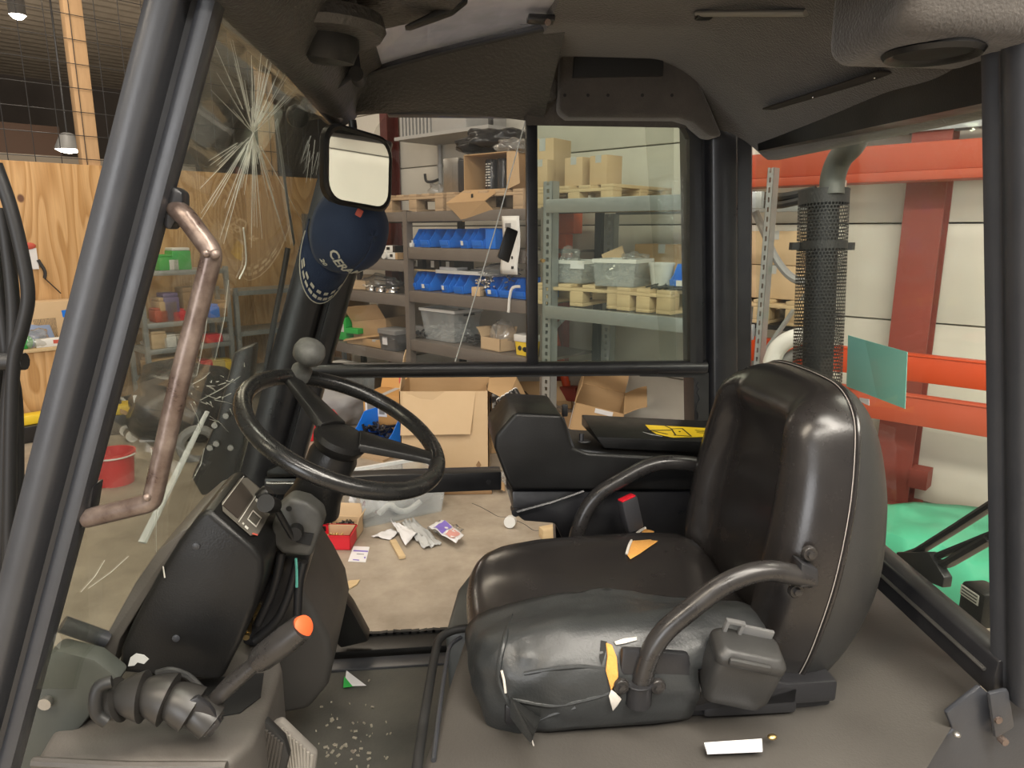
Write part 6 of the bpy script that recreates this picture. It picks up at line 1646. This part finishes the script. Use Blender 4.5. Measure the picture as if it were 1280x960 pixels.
a = slab(T_cov, ((757, 803), (765, 806), (771, 822), (773, 846), (764, 864), (757, 838), (759, 820)), -.003, .006); fp('foam_tear', a, M_foam, bevel=.002, parent=ST_)
a = slab(T_cov, ((764, 862), (770, 866), (777, 874), (772, 882), (766, 889), (763, 878), (761, 870)), -.002, .009); fp('torn_lining', a, M_lining, bevel=.001, parent=ST_)
a = slab(T_cov, ((768, 802), (780, 798), (796, 796), (796, 800), (782, 804), (770, 806)), -.002, .003); fp('torn_lining', a, M_lining, parent=ST_)
a = slab(T_cov, ((751, 800), (759, 802), (757, 816), (752, 832), (749, 822)), -.002, .002); fp('tear_hole', a, M_dark, parent=ST_)
a = MB(); a.tube([hit(T_cov, u, v, .003) for u, v in ((627, 838), (630, 850), (632, 866))], .0022, 6); fp('torn_lining', a, M_lining, parent=ST_)
a = MB(); a.tube([hit(T_cov, u, v, .0) for u, v in ((624, 832), (627, 846), (634, 872))], .0035, 6); fp('tear_hole', a, M_dark, parent=ST_)
a = MB(); a.tube(catmull([hit(T_cov, u, v, .001) for u, v in ((640, 768), (632, 795), (625, 826), (624, 850), (634, 876), (648, 898), (660, 914))], 5), [.002] * 3 + [.0045] * 26 + [.003] * 2, 8); fp('seam', a, M_vinyl2, parent=ST_)
for pts in (((655, 842), (690, 836), (730, 833), (757, 836)), ((640, 874), (690, 882), (735, 874), (762, 866)), ((668, 902), (690, 893), (720, 884))):
    a = MB(); a.tube(catmull([hit(T_cov, u, v, -.0015) for u, v in pts], 6), .0035, 8); fp('fold', a, M_vinyl2, parent=ST_)
a = slab(T_cov, ((638, 872), (650, 890), (668, 900), (676, 897), (668, 918), (664, 930), (650, 914), (638, 896)), -.004, .008); fp('cover_corner', a, M_vinyl2, bevel=.003, parent=ST_)
a = MB(); a.tube([PY(664, 922, .972), PY(667, 932, .972), PY(670, 944, .972)], .0013, 5); fp('loose_thread', a, M_lining, parent=ST_)

# backrest
BO = Vector((.600, 1.222, .905)); BU = Vector((.150, 0, .989)).normalized(); BF = Vector((-BU.z, 0, BU.x)); BW = Vector((0, 1, 0))
half = [(.10, 0.0), (.175, .012), (.210, .075), (.228, .17), (.234, .26), (.226, .36), (.207, .44), (.180, .502), (.13, .538), (.06, .549)]
outl = [Vector((w, h, 0)) for w, h in half] + [Vector((-w, h, 0)) for w, h in reversed(half)]
outl = catmull(outl, 5, True)
C0 = Vector((0, .275, 0))
g = lambda x: exp(-x * x)
def sst(e0, e1, x):
    t_ = max(0, min(1, (x - e0) / (e1 - e0))); return t_ * t_ * (3 - 2 * t_)
def fdep(w, h):
    ins = .128 - .02 * sst(.3, .5, h)
    b_ = sst(ins - .012, ins + .034, abs(w)) 
    d = .050 + .046 * b_ * (1 - .55 * sst(.40, .52, h)) + .026 * g((h - .487) / .045)
    d -= .010 * sst(.18, .0, h)
    return d
def bpt(o, r, dep): 
    p = C0 + (o - C0) * r
    return BO + BW * p.x + BU * p.y + BF * dep
rs = [1, .995, .98, .96, .93, .89, .85, .81, .77, .73, .69, .65, .6, .54, .47, .38, .28, .16, .04]
a = MB(); rings = []
for r in rs:
    ring = []
    for o in outl:
        p = C0 + (o - C0) * r
        e_ = (max(0, 1 - r ** 9)) ** .5
        ring.append(bpt(o, r, fdep(p.x, p.y) * e_))
    rings.append(ring)
a.loft(rings, True, False, True); fp('backrest', a, M_vinyl, smooth=70, parent=ST_)
a = MB(); rings = []
for r in (1, .99, .965, .93, .88, .82, .74, .62, .45, .25, .05):
    ring = []
    for o in outl:
        p = C0 + (o - C0) * r
        e_ = (max(0, 1 - r ** 4)) ** .55
        hh = p.y
        ring.append(bpt(o, r, -.004 - e_ * (.115 + .03 * g((hh - .2) / .15) - .03 * sst(.35, .55, hh))))
    rings.append(ring)
a.loft(rings, True, False, True); fp('backrest_shell', a, M_shell, smooth=70, parent=ST_)
a = MB(); a.tube([bpt(o, 1.004, -.001) for o in outl], .0042, 8, closed=True); fp('piping', a, M_vinyl, parent=ST_)
a = MB(); a.tube([bpt(o, 1.006, .0045) for o in outl[20:-6]], .0008, 5); fp('piping_wear', a, mat('worn_grey', (.30, .27, .25), .6), parent=ST_)

# armrests
YA = .972
a = MB(); path = fillet([PY(1012, 722, YA + .012), PY(955, 711, YA), PY(905, 728, YA), PY(815, 800, YA), PY(797, 872, YA)], .085, 8)
a.tube(path, .0165, 16); ar = fp('armrest', a, M_tube, parent=ST_)
a = MB(); pxprism(a, [(1002, 704), (1024, 712), (1024, 732), (1000, 736)], YA - .004, YA + .03); fp('armrest_mount', a, M_frame, bevel=.004, parent=ST_)
a = MB(); p = PY(798, 866, YA); a.cyl(p - Vector((0, 0, .018)), p + Vector((0, 0, .022)), .021, 16); a.tube([p + Vector((.0216 * cos(t_), .0216 * sin(t_), .020)) for t_ in [2 * pi * k / 20 for k in range(20)]], .002, 6, closed=True); fp('armrest_socket', a, M_frame, parent=ST_)
for (u, v, yy) in ((1012, 692, .985), (995, 738, .985), (777, 858, .965), (822, 858, .965)):
    a = MB(); p = PY(u, v, yy); a.lathe([(.0125, .004), (.0125, -.002), (.011, -.004)], p, (0, 1, 0), 18); a.lathe([(.0065, -.003), (.0065, -.009), (.003, -.010)], p, (0, 1, 0), 6); fp('bolt', a, M_tube, parent=ST_)
a = MB(); pxprism(a, [(778, 812), (862, 818), (874, 880), (772, 882)], .975, .99); fp('armrest_plate', a, M_frame, bevel=.006, parent=ST_)
YA2 = 1.455
a = MB(); path = fillet([PY(905, 590, YA2), PY(862, 578, YA2), PY(815, 578, YA2), PY(738, 622, YA2), PY(718, 672, YA2), PY(716, 720, YA2)], .09, 8)
a.tube(path, .0165, 16); fp('armrest', a, M_tube, parent=ST_)
# buckle
a = MB(); bc = PY(788, 642, 1.44); rot = Matrix.Rotation(radians(-14), 3, 'Y') @ Matrix.Rotation(radians(20), 3, 'Z')
a.box(bc, (.042, .024, .078), rot); bk = fp('belt_buckle', a, mat('buckle_grey', (.03, .03, .034), .5), bevel=.005, parent=ST_)
a = MB(); a.box(bc + rot @ Vector((-.002, -.002, .040)), (.036, .018, .004), rot); fp('release_button', a, M_red, bevel=.001, parent=ST_)
# document box on the near side
bx = PY(924, 838, .955); rot = Matrix.Rotation(radians(12), 3, 'Y') @ Matrix.Rotation(radians(-8), 3, 'Z') @ Matrix.Rotation(radians(12), 3, 'X')
a = MB()
def bring(w, d, z): return [bx + rot @ Vector((x, y, z)) for x, y in rrect(w, d, .014, 4)]
a.loft([bring(.092, .05, -.052), bring(.104, .062, -.03), bring(.108, .066, .03), bring(.104, .062, .040)]); fp('document_box', a, M_shell, smooth=50, bevel=.002, parent=ST_)
a = MB(); a.loft([bring(.110, .068, .030), bring(.110, .068, .044), bring(.092, .052, .056)]); fp('box_lid', a, M_shell, smooth=40, bevel=.003, parent=ST_)
a = MB(); q = bx + rot @ Vector((-.006, -.034, .043)); a.box(q, (.066, .012, .014), rot); fp('lid_handle', a, M_shell, bevel=.005, parent=ST_)
a = MB(); q = bx + rot @ Vector((-.026, .018, .060))
for d in ((-.012, 0, 0), (.012, 0, 0)): a.box(q + rot @ Vector(d), (.006, .008, .03), rot)
a.box(q + rot @ Vector((0, 0, .015)), (.03, .008, .006), rot); a.box(q + rot @ Vector((.04, .004, .0)), (.05, .006, .02), rot); fp('lid_clip', a, mat('clip_clear', (.12, .12, .12), .25), bevel=.001, parent=ST_)
a = MB(); pxprism(a, [(966, 852), (1000, 858), (996, 892), (880, 898), (880, 886)], .99, 1.02); fp('seat_side', a, M_frame, bevel=.006, parent=ST_)

# ---- steering wheel
wc = PY(431, 537, 1.28)
nA = (RT * (.95 * .454) + UP * (.95 * .891) - FW * .312).normalized()
e1 = (RT * .891 - UP * .454).normalized(); e1 = (e1 - nA * e1.dot(nA)).normalized(); e2 = nA.cross(e1)
WR = .183
def wp_(an, r=WR, h=0): return wc + (e1 * cos(an) + e2 * sin(an)) * r + nA * h
a = MB(); a.tube([wp_(2 * pi * k / 64) for k in range(64)], .0155, 18, closed=True); SW = fp('steering_wheel', a, M_wheel, smooth=70)
hub = wc - nA * .018
a = MB(); a.lathe([(.036, -.03), (.046, -.018), (.051, -.004), (.047, .006), (.03, .010), (.005, .012)], hub, nA, 26); fp('hub', a, M_plastic, parent=SW)
def wheel_ang(u, v):
    best = min(range(720), key=lambda k: (lambda q: (q[0] - u) ** 2 + (q[1] - v) ** 2)(proj(wp_(2 * pi * k / 720))))
    return 2 * pi * best / 720
def proj(p):
    q = p - CAM; w = q.dot(FW); return (640 + F * q.dot(RT) / w, 480 - F * q.dot(UP) / w)
for (u, v) in ((362, 478), (540, 575)):
    an = wheel_ang(u, v); d = (wp_(an) - wc).normalized(); sd = nA.cross(d)
    a = MB(); rings = []
    for f in (0, .2, .45, .7, .9, 1.0):
        c_ = (hub + d * .03 + nA * .006) * (1 - f) + (wp_(an) + d * -.004) * f
        w_ = .034 - .016 * f + (.010 if f > .95 else 0); t_ = .012 - .003 * f
        rings.append([c_ + sd * x * w_ + nA * y * t_ for x, y in ((-1, -.5), (-.8, .6), (0, 1), (.8, .6), (1, -.5), (0, -1))])
    a.loft(rings); fp('spoke', a, M_plastic, bevel=.002, smooth=60, parent=SW)
an = wheel_ang(374, 476); kb = wp_(an)
kd = (PY(384, 448, 1.34) - kb); kd = (nA * .8 + kd.normalized() * .5).normalized()
a = MB(); a.lathe([(.020, .0), (.020, .022), (.013, .030), (.0125, .038), (.018, .046), (.029, .056), (.0305, .070), (.027, .082), (.016, .090), (.003, .092)], kb, kd, 22); fp('spinner_knob', a, M_knob, parent=SW, smooth=70)
# column
cb = wc - nA * .17
a = MB(); a.lathe([(.036, -.03), (.046, -.06), (.044, -.10), (.048, -.15), (.055, -.175)], wc, nA, 24); clm = fp('steering_column', a, M_plastic, smooth=50)
a = MB(); rr = [wc - nA * h for h in (.165, .215, .262)]
def sq(c, w, d): return [c + e1 * x + e2 * y for x, y in rrect(w, d, .018, 3)]
cs0 = PY(372, 655, 1.26)
a = MB(); pxprism(a, [(362, 622), (384, 628), (402, 642), (404, 655), (389, 698), (352, 694), (334, 676), (346, 636)], 1.20, 1.25); sb = fp('column_box', a, M_dusty, bevel=.010, seg=3)
a = MB(); pxprism(a, [(364, 664), (392, 668), (388, 682), (370, 678)], 1.196, 1.22); fp('switch_slot', a, M_dark, parent=sb)
a = MB(); p = PY(361, 636, 1.199); a.cyl(p, p + Vector((0, .004, 0)), .005, 10); a.cyl(p + Vector((.004, 0, -.035)), p + Vector((.004, .004, -.035)), .004, 10); fp('screw_hole', a, M_dark, parent=sb)
a = MB(); p, q = PY(366, 672, 1.185), PY(343, 632, 1.165); a.tube([p, q], .0055, 10); dl = fp('direction_lever', a, M_plastic)
a = MB(); q2 = PY(332, 629, 1.13); a.tube([q + (q - p).normalized() * -.002, q, q2], [.011, .013, .015], 14); fp('lever_knob', a, M_plastic, parent=dl)
a = MB(); p = PY(368, 668, 1.18); a.cyl(p, p + Vector((0, .02, 0)), .013, 12); fp('lever_pivot', a, M_plastic, parent=dl)
# lower column: valve block, hoses and brass fittings
a = MB(); pxprism(a, [(338, 690), (388, 700), (366, 772), (318, 812), (300, 806), (322, 750)], 1.26, 1.34); vb = fp('steering_valve', a, M_frame, bevel=.01)
for (u, v) in ((346, 717), (321, 769), (308, 792)):
    a = MB(); p = PY(u, v, 1.235); a.lathe([(.009, .03), (.009, .0), (.007, -.004)], p, (-.2, 1, .1), 6); a.lathe([(.006, .0), (.006, -.012)], p, (-.2, 1, .1), 12); fp('brass_fitting', a, M_brass, parent=vb)
for pts in ([(372, 700), (362, 740), (345, 776), (318, 800)], [(380, 702), (374, 730), (372, 770)], [(352, 690), (342, 735), (322, 780)]):
    a = MB(); a.tube(catmull([PY(u, v, 1.22) for u, v in pts], 5), .008, 10); fp('valve_hose', a, M_hose, parent=vb)
a = MB(); a.tube(catmull([PY(370, 698, 1.21), PY(371, 716, 1.21), PY(371, 734, 1.21)], 3), .0025, 6); fp('green_wire', a, mat('teal_wire', (.08, .30, .25), .5), parent=vb)

# ---- dash cowl with the instrument face
Y1_, Y2_ = 1.10, 1.295
a = MB(); pxprism(a, [(147, 842), (150, 812), (165, 778), (195, 722), (222, 678), (246, 646), (258, 637), (266, 640), (316, 684), (328, 700), (329, 720), (318, 760), (300, 806), (276, 852)], Y1_, Y2_); cw = fp('dash_cowl', a, M_plastic, bevel=.022, seg=4, smooth=50)
i0, i1 = PY(266, 640, Y1_) + Vector((0, .014, 0)), PY(315, 683, Y1_) + Vector((0, .014, 0))
j0, j1 = PY(266, 640, Y1_) + Vector((0, Y2_ - Y1_ - .014, 0)), PY(315, 683, Y1_) + Vector((0, Y2_ - Y1_ - .014, 0))
inr = (i1 - i0).cross(j0 - i0).normalized(); inr = inr if inr.z > 0 else -inr
def ip(s_, t_, o_=.002): return (i0 * (1 - s_) + i1 * s_) * (1 - t_) + (j0 * (1 - s_) + j1 * s_) * t_ + inr * (o_ + .0018)
def ipatch(pts, o_, m_, nm, par, h=.001):
    q = MB(); b_ = [ip(s_, t_, o_) for s_, t_ in pts]; q.loft([b_, [p + inr * h for p in b_]]); return fp(nm, q, m_, smooth=0, parent=par)
def rr01(s0, s1, t0, t1, r=.1):
    return [(s0 + r, t0), (s1 - r, t0), (s1, t0 + r), (s1, t1 - r), (s1 - r, t1), (s0 + r, t1), (s0, t1 - r), (s0, t0 + r)]
ipatch(rr01(.02, .98, .03, .97, .12), .0005, M_panel, 'instrument_panel', cw)
ipatch([(.06, .10), (.46, .10), (.46, .70), (.06, .78)], .0018, M_panel2, 'display_window', cw)
for pts in ([(.50, .06), (.515, .06), (.515, .80), (.50, .80)], [(.045, .10), (.055, .10), (.055, .92), (.045, .92)], [(.62, .22), (.86, .22), (.86, .24), (.62, .24)], [(.62, .44), (.86, .44), (.86, .46), (.62, .46)], [(.62, .22), (.635, .22), (.635, .46), (.62, .46)], [(.85, .22), (.865, .22), (.865, .46), (.85, .46)], [(.66, .06), (.74, .06), (.74, .10), (.66, .10)], [(.58, .08), (.62, .08), (.62, .11), (.58, .11)], [(.55, .66), (.62, .66), (.62, .72), (.55, .72)]):
    ipatch(pts, .0022, M_mark, 'panel_print', cw, .0006)
for pts in ([(.86, .05), (.97, .10), (.97, .13), (.86, .08)], [(.68, .66), (.90, .66), (.90, .69), (.68, .69)]):
    ipatch(pts, .0022, M_redmark, 'panel_print', cw, .0006)
a = MB(); p = ip(.62, .80); a.lathe([(.013, 0), (.013, .018), (.010, .022), (.002, .022)], p, inr, 18); fp('key_switch', a, M_plastic, parent=cw)
for (u, v) in ((245, 683), (220, 798)):
    a = MB(); p = PY(u, v, Y1_ - .001); a.lathe([(.006, .002), (.006, -.001), (.003, -.002)], p, (0, 1, 0), 12); fp('cowl_screw', a, M_framegrey, parent=cw)
a = MB(); bs = [PY(u, v, Y1_ - .001) for u, v in ((161, 829), (163, 822), (170, 817), (180, 819), (186, 824), (180, 830), (172, 828), (168, 832), (160, 833))]; a.loft([bs, [p + Vector((0, .002, 0)) for p in bs]]); fp('scuff', a, M_tape, smooth=0, parent=cw)
a = MB(); p, q = PY(204, 708, Y1_ - .001), PY(206, 722, Y1_ - .001); a.tube([p, q], .0012, 5); fp('scratch', a, M_mark, parent=cw)

# ---- floor console with the lever
CZ = .925
a = MB(); top = [PZ(u, v, CZ) for u, v in ((40, 952), (130, 800), (200, 735), (330, 750), (352, 830), (334, 888), (316, 925), (284, 954))]
a.loft([[p - Vector((0, 0, .36)) for p in top], top]); fc = fp('floor_console', a, M_console, bevel=.016, seg=4)
a = MB(); a.tube([PZ(u, v, CZ - .004) + Vector((0, -.004, 0)) for u, v in ((44, 950), (160, 956), (284, 956))], .008, 8); fp('console_lip', a, M_console, parent=fc)
# upright strip of the console along the windshield
a = MB(); pxprism(a, [(108, 838), (126, 806), (168, 730), (196, 690), (226, 664), (236, 660), (150, 800), (140, 838)], 1.12, 1.36); fp('console_flank', a, M_console, bevel=.006, parent=fc)
for (u, v) in ((88, 886),):
    a = MB(); p = PZ(u, v, CZ + .001); a.lathe([(.008, 0), (.008, .002), (.004, .002)], p, (0, 0, 1), 14); fp('console_washer', a, M_steel, parent=fc)
a = MB(); pxprism(a, [(296, 905), (298, 752), (330, 706), (350, 703), (362, 716), (392, 762), (410, 796), (416, 826), (410, 858), (386, 888)], 1.36, 1.68); fp('floor_hump', a, mat('hump_rubber', (.036, .034, .032), .55, col2=(.055, .052, .048), nscale=6, rvar=.08), bevel=.045, seg=6, smooth=60)
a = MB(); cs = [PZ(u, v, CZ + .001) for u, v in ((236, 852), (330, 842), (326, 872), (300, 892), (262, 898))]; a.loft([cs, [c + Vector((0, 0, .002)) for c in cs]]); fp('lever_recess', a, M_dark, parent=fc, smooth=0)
# bellows boot
ctrl = [PY(126, 882, 1.0), PY(160, 872, 1.0), PY(200, 872, 1.0), PY(240, 886, .995), PY(272, 908, .99)]
cp = catmull(ctrl, 26); rad = []
for i in range(len(cp)):
    f = i / (len(cp) - 1); rad.append((.022 + .012 * sin(f * pi)) * (.76 + .40 * ((f * 5.2) % 1.0) ** .75) * (1 if f < .93 else .75))
a = MB(); a.tube(cp, rad, 20); fp('lever_boot', a, mat('boot_rubber', (.020, .019, .018), .38, col2=(.032, .030, .028), nscale=12, rvar=.08), smooth=70, parent=fc)
a = MB(); a.tube(catmull([PY(140, 852, .98), PY(124, 858, .975), PY(119, 874, .97), PY(121, 892, .97), PY(134, 902, .97)], 5), .009, 10); fp('boot_cord', a, M_rubber, parent=fc)
p, q, r_ = PY(252, 892, 1.01), PY(328, 822, 1.0), PY(378, 784, .99)
a = MB(); a.tube([p, p * .5 + q * .5 + Vector((0, 0, .004)), q], [.014, .017, .014], 12, flat=.8); lv_ = fp('lift_lever', a, M_tube)
a = MB(); a.tube([q + (p - q).normalized() * .012, q, q * .4 + r_ * .6, r_], [.017, .0205, .022, .020], 16); fp('lever_grip', a, M_tube, parent=lv_)
dr = (r_ - q).normalized(); dr2 = (dr * .75 + Vector((.25, -.5, 0))).normalized()
a = MB(); a.lathe([(.0165, -.004), (.0165, .003), (.012, .005)], r_ + dr * .001, dr2, 20); fp('lever_button', a, M_red_btn, parent=lv_)
a = MB(); pxprism(a, [(226, 880), (246, 872), (262, 884), (276, 905), (262, 922), (246, 912)], .975, .985); fp('lever_plate', a, M_frame, parent=lv_, bevel=.002)
a = MB(); a.tube(catmull([PY(196, 842, 1.06), PY(214, 838, 1.06), PY(236, 846, 1.06), PY(252, 862, 1.05)], 4), .006, 8); fp('boot_flap', a, M_rubber, parent=fc)

# ---- pedals
def pedal(pts, y, m_, nm, ribs, mr):
    a = MB(); pxprism(a, pts, y, y + .02); o = fp(nm, a, m_, bevel=.006)
    tl, tr, br_, bl = [PY(u, v, y - .002) for u, v in ribs]
    for k in range(9):
        f = (k + .5) / 9
        q = MB(); q.tube([tl * (1 - f) + tr * f, bl * (1 - f) + br_ * f], .0028, 6); fp('rib', q, mr, parent=o)
    return o
pedal([(318, 898), (334, 904), (356, 926), (362, 946), (352, 985), (300, 985), (302, 950)], 1.06, M_rubber, 'brake_pedal', [(320, 902), (354, 930), (346, 975), (306, 970)], mat('rib_rubber', (.05, .045, .04), .6))
pedal([(338, 908), (352, 903), (396, 945), (392, 985), (356, 985), (362, 946), (356, 926)], 1.10, mat('worn_pedal', (.20, .185, .165), .8, col2=(.12, .11, .10), nscale=30), 'accelerator_pedal', [(350, 908), (392, 946), (388, 980), (362, 980)], mat('worn_pedal_rib', (.26, .24, .21), .8))
# white folded paper on the hood
a = MB(); cs = [PZ(880, 931, .914), PZ(952, 926, .914), PZ(953, 940, .914), PZ(884, 943, .914)]
a.loft([cs, [c + Vector((0, 0, .004)) for c in cs]]); solo('folded_paper', a, M_white, (0, 0, 0), 0, 'folded white paper lying on the hood under the document box', 'paper', smooth=0)
a = MB(); p = PZ(965, 924, .914); a.ell(p + Vector((0, 0, .004)), (.008, .006, .004)); fp('hood_plug', a, M_brass)

# ---- navy cap hanging from the mirror
kx = Vector((-.32, -.12, -.94)).normalized()      # towards the peak
kz = Vector((.66, -.74, -.08)); kz = (kz - kx * kz.dot(kx)).normalized(); ky = kz.cross(kx)
kc = PY(428, 287, 1.70)
CAPO = empty('baseball_cap', kc, 0, 'navy blue baseball cap hanging from the interior mirror, peak down', 'cap')
def cpnt(x, y, z): return kc + kx * x + ky * y + kz * z
def dome(u, v, o=0):
    th = 2 * pi * u; ph = v * pi / 2
    lx, ly, lz = .102 + o, .084 + o, .118 + o
    x = lx * cos(th) * cos(ph) ** .75; y = ly * sin(th) * cos(ph) ** .75; z = lz * sin(ph)
    w = 1 + .05 * nz((x * 14, y * 14, z * 14), 1.0, 3)
    return cpnt(x * w, y * w, z * w)
a = MB(); a.grid(40, 14, lambda u, v: dome(u, v)); o = part('crown', a, M_capblue, CAPO, 0, 80, 2, True)
md = o.modifiers.new('th', 'SOLIDIFY'); md.thickness = .002
def brim(u, v, o=0):
    an = (u - .5) * pi * .98
    r0 = .096; ext = .082 * cos(an) ** .7 if abs(an) < pi / 2 else 0
    x = r0 * cos(an) * (1 - v) + (r0 * cos(an) + ext) * v if True else 0
    y = .078 * sin(an) * (1 - v * .02)
    z = .012 - .42 * y * y / .078 - .10 * v * cos(an) * .25
    return cpnt(x, y, z + o)
a = MB(); a.grid(24, 8, lambda u, v: brim(u, v)); o = part('brim', a, M_capblue, CAPO, 0, 80, 2, True); md = o.modifiers.new('th', 'SOLIDIFY'); md.thickness = .003
a = MB(); a.tube([brim(.03 + .94 * k / 30, 1.0) for k in range(31)], .0014, 6); part('brim_piping', a, M_thread, CAPO, 0, 60, 2, True)
for v in (.86, .70):
    for sgn in (1,):
        nb_ = 11 if v > .8 else 8
        for k in range(nb_):
            u0 = .16 + .68 * (k + .5) / nb_; q = MB(); wv = .04; wu = .022
            b_ = [brim(u0 - wu, v - wv, .003), brim(u0 + wu, v - wv, .003), brim(u0 + wu, v + wv, .003), brim(u0 - wu, v + wv, .003)]
            t2 = [brim(u0 - wu, v - wv, .0042), brim(u0 + wu, v - wv, .0042), brim(u0 + wu, v + wv, .0042), brim(u0 - wu, v + wv, .0042)]
            q.loft([b_, t2]); part('brim_stitching', q, M_thread, CAPO, 0, 0, 2, True)
def text_mesh(body, size):
    cu = bpy.data.curves.new('tmp_text', 'FONT'); cu.body = body; cu.size = size; cu.align_x = 'CENTER'; cu.align_y = 'CENTER'; cu.resolution_u = 2
    cu.offset = size * .02
    o = bpy.data.objects.new('tmp_text', cu); COL.objects.link(o)
    bpy.context.view_layer.update()
    me = bpy.data.meshes.new_from_object(o.evaluated_get(bpy.context.evaluated_depsgraph_get()))
    vs = [v_.co.copy() for v_ in me.vertices]; fs = [list(p_.vertices) for p_ in me.polygons]
    bpy.data.objects.remove(o); bpy.data.curves.remove(cu); bpy.data.meshes.remove(me)
    return vs, fs
def cap_text(body, size, vc, uc, nm):
    vs, fs = text_mesh(body, size)
    q = MB(); R0 = .088
    q.add([dome(uc + CAPS * p.x / (2 * pi * R0), vc + p.y / (.118 * pi / 2), .0016) for p in vs], fs)
    o = part(nm, q, M_thread, CAPO, 0, 0, 2, True)
    md = o.modifiers.new('th', 'SOLIDIFY'); md.thickness = .001; md.offset = 0
CAPS = 1
cap_text('CERAM', .037, .40, .965, 'lettering')
cap_text('20', .020, .16, .915, 'lettering')
a = MB(); bq = [cpnt(x, y, z) for x, y, z in ((-.088, -.02, .02), (-.088, .02, .02), (-.075, .02, .045), (-.075, -.02, .045))]; a.tube(bq, .003, 6, closed=True); part('strap_opening', a, M_thread, CAPO, 0, 60, 2, True)
a = MB(); a.box(PY(449, 266, 1.585), (.014, .004, .016), Matrix.Rotation(.5, 3, 'Y')); part('strap_badge', a, M_redmark, CAPO, .002, 30, 2, True)
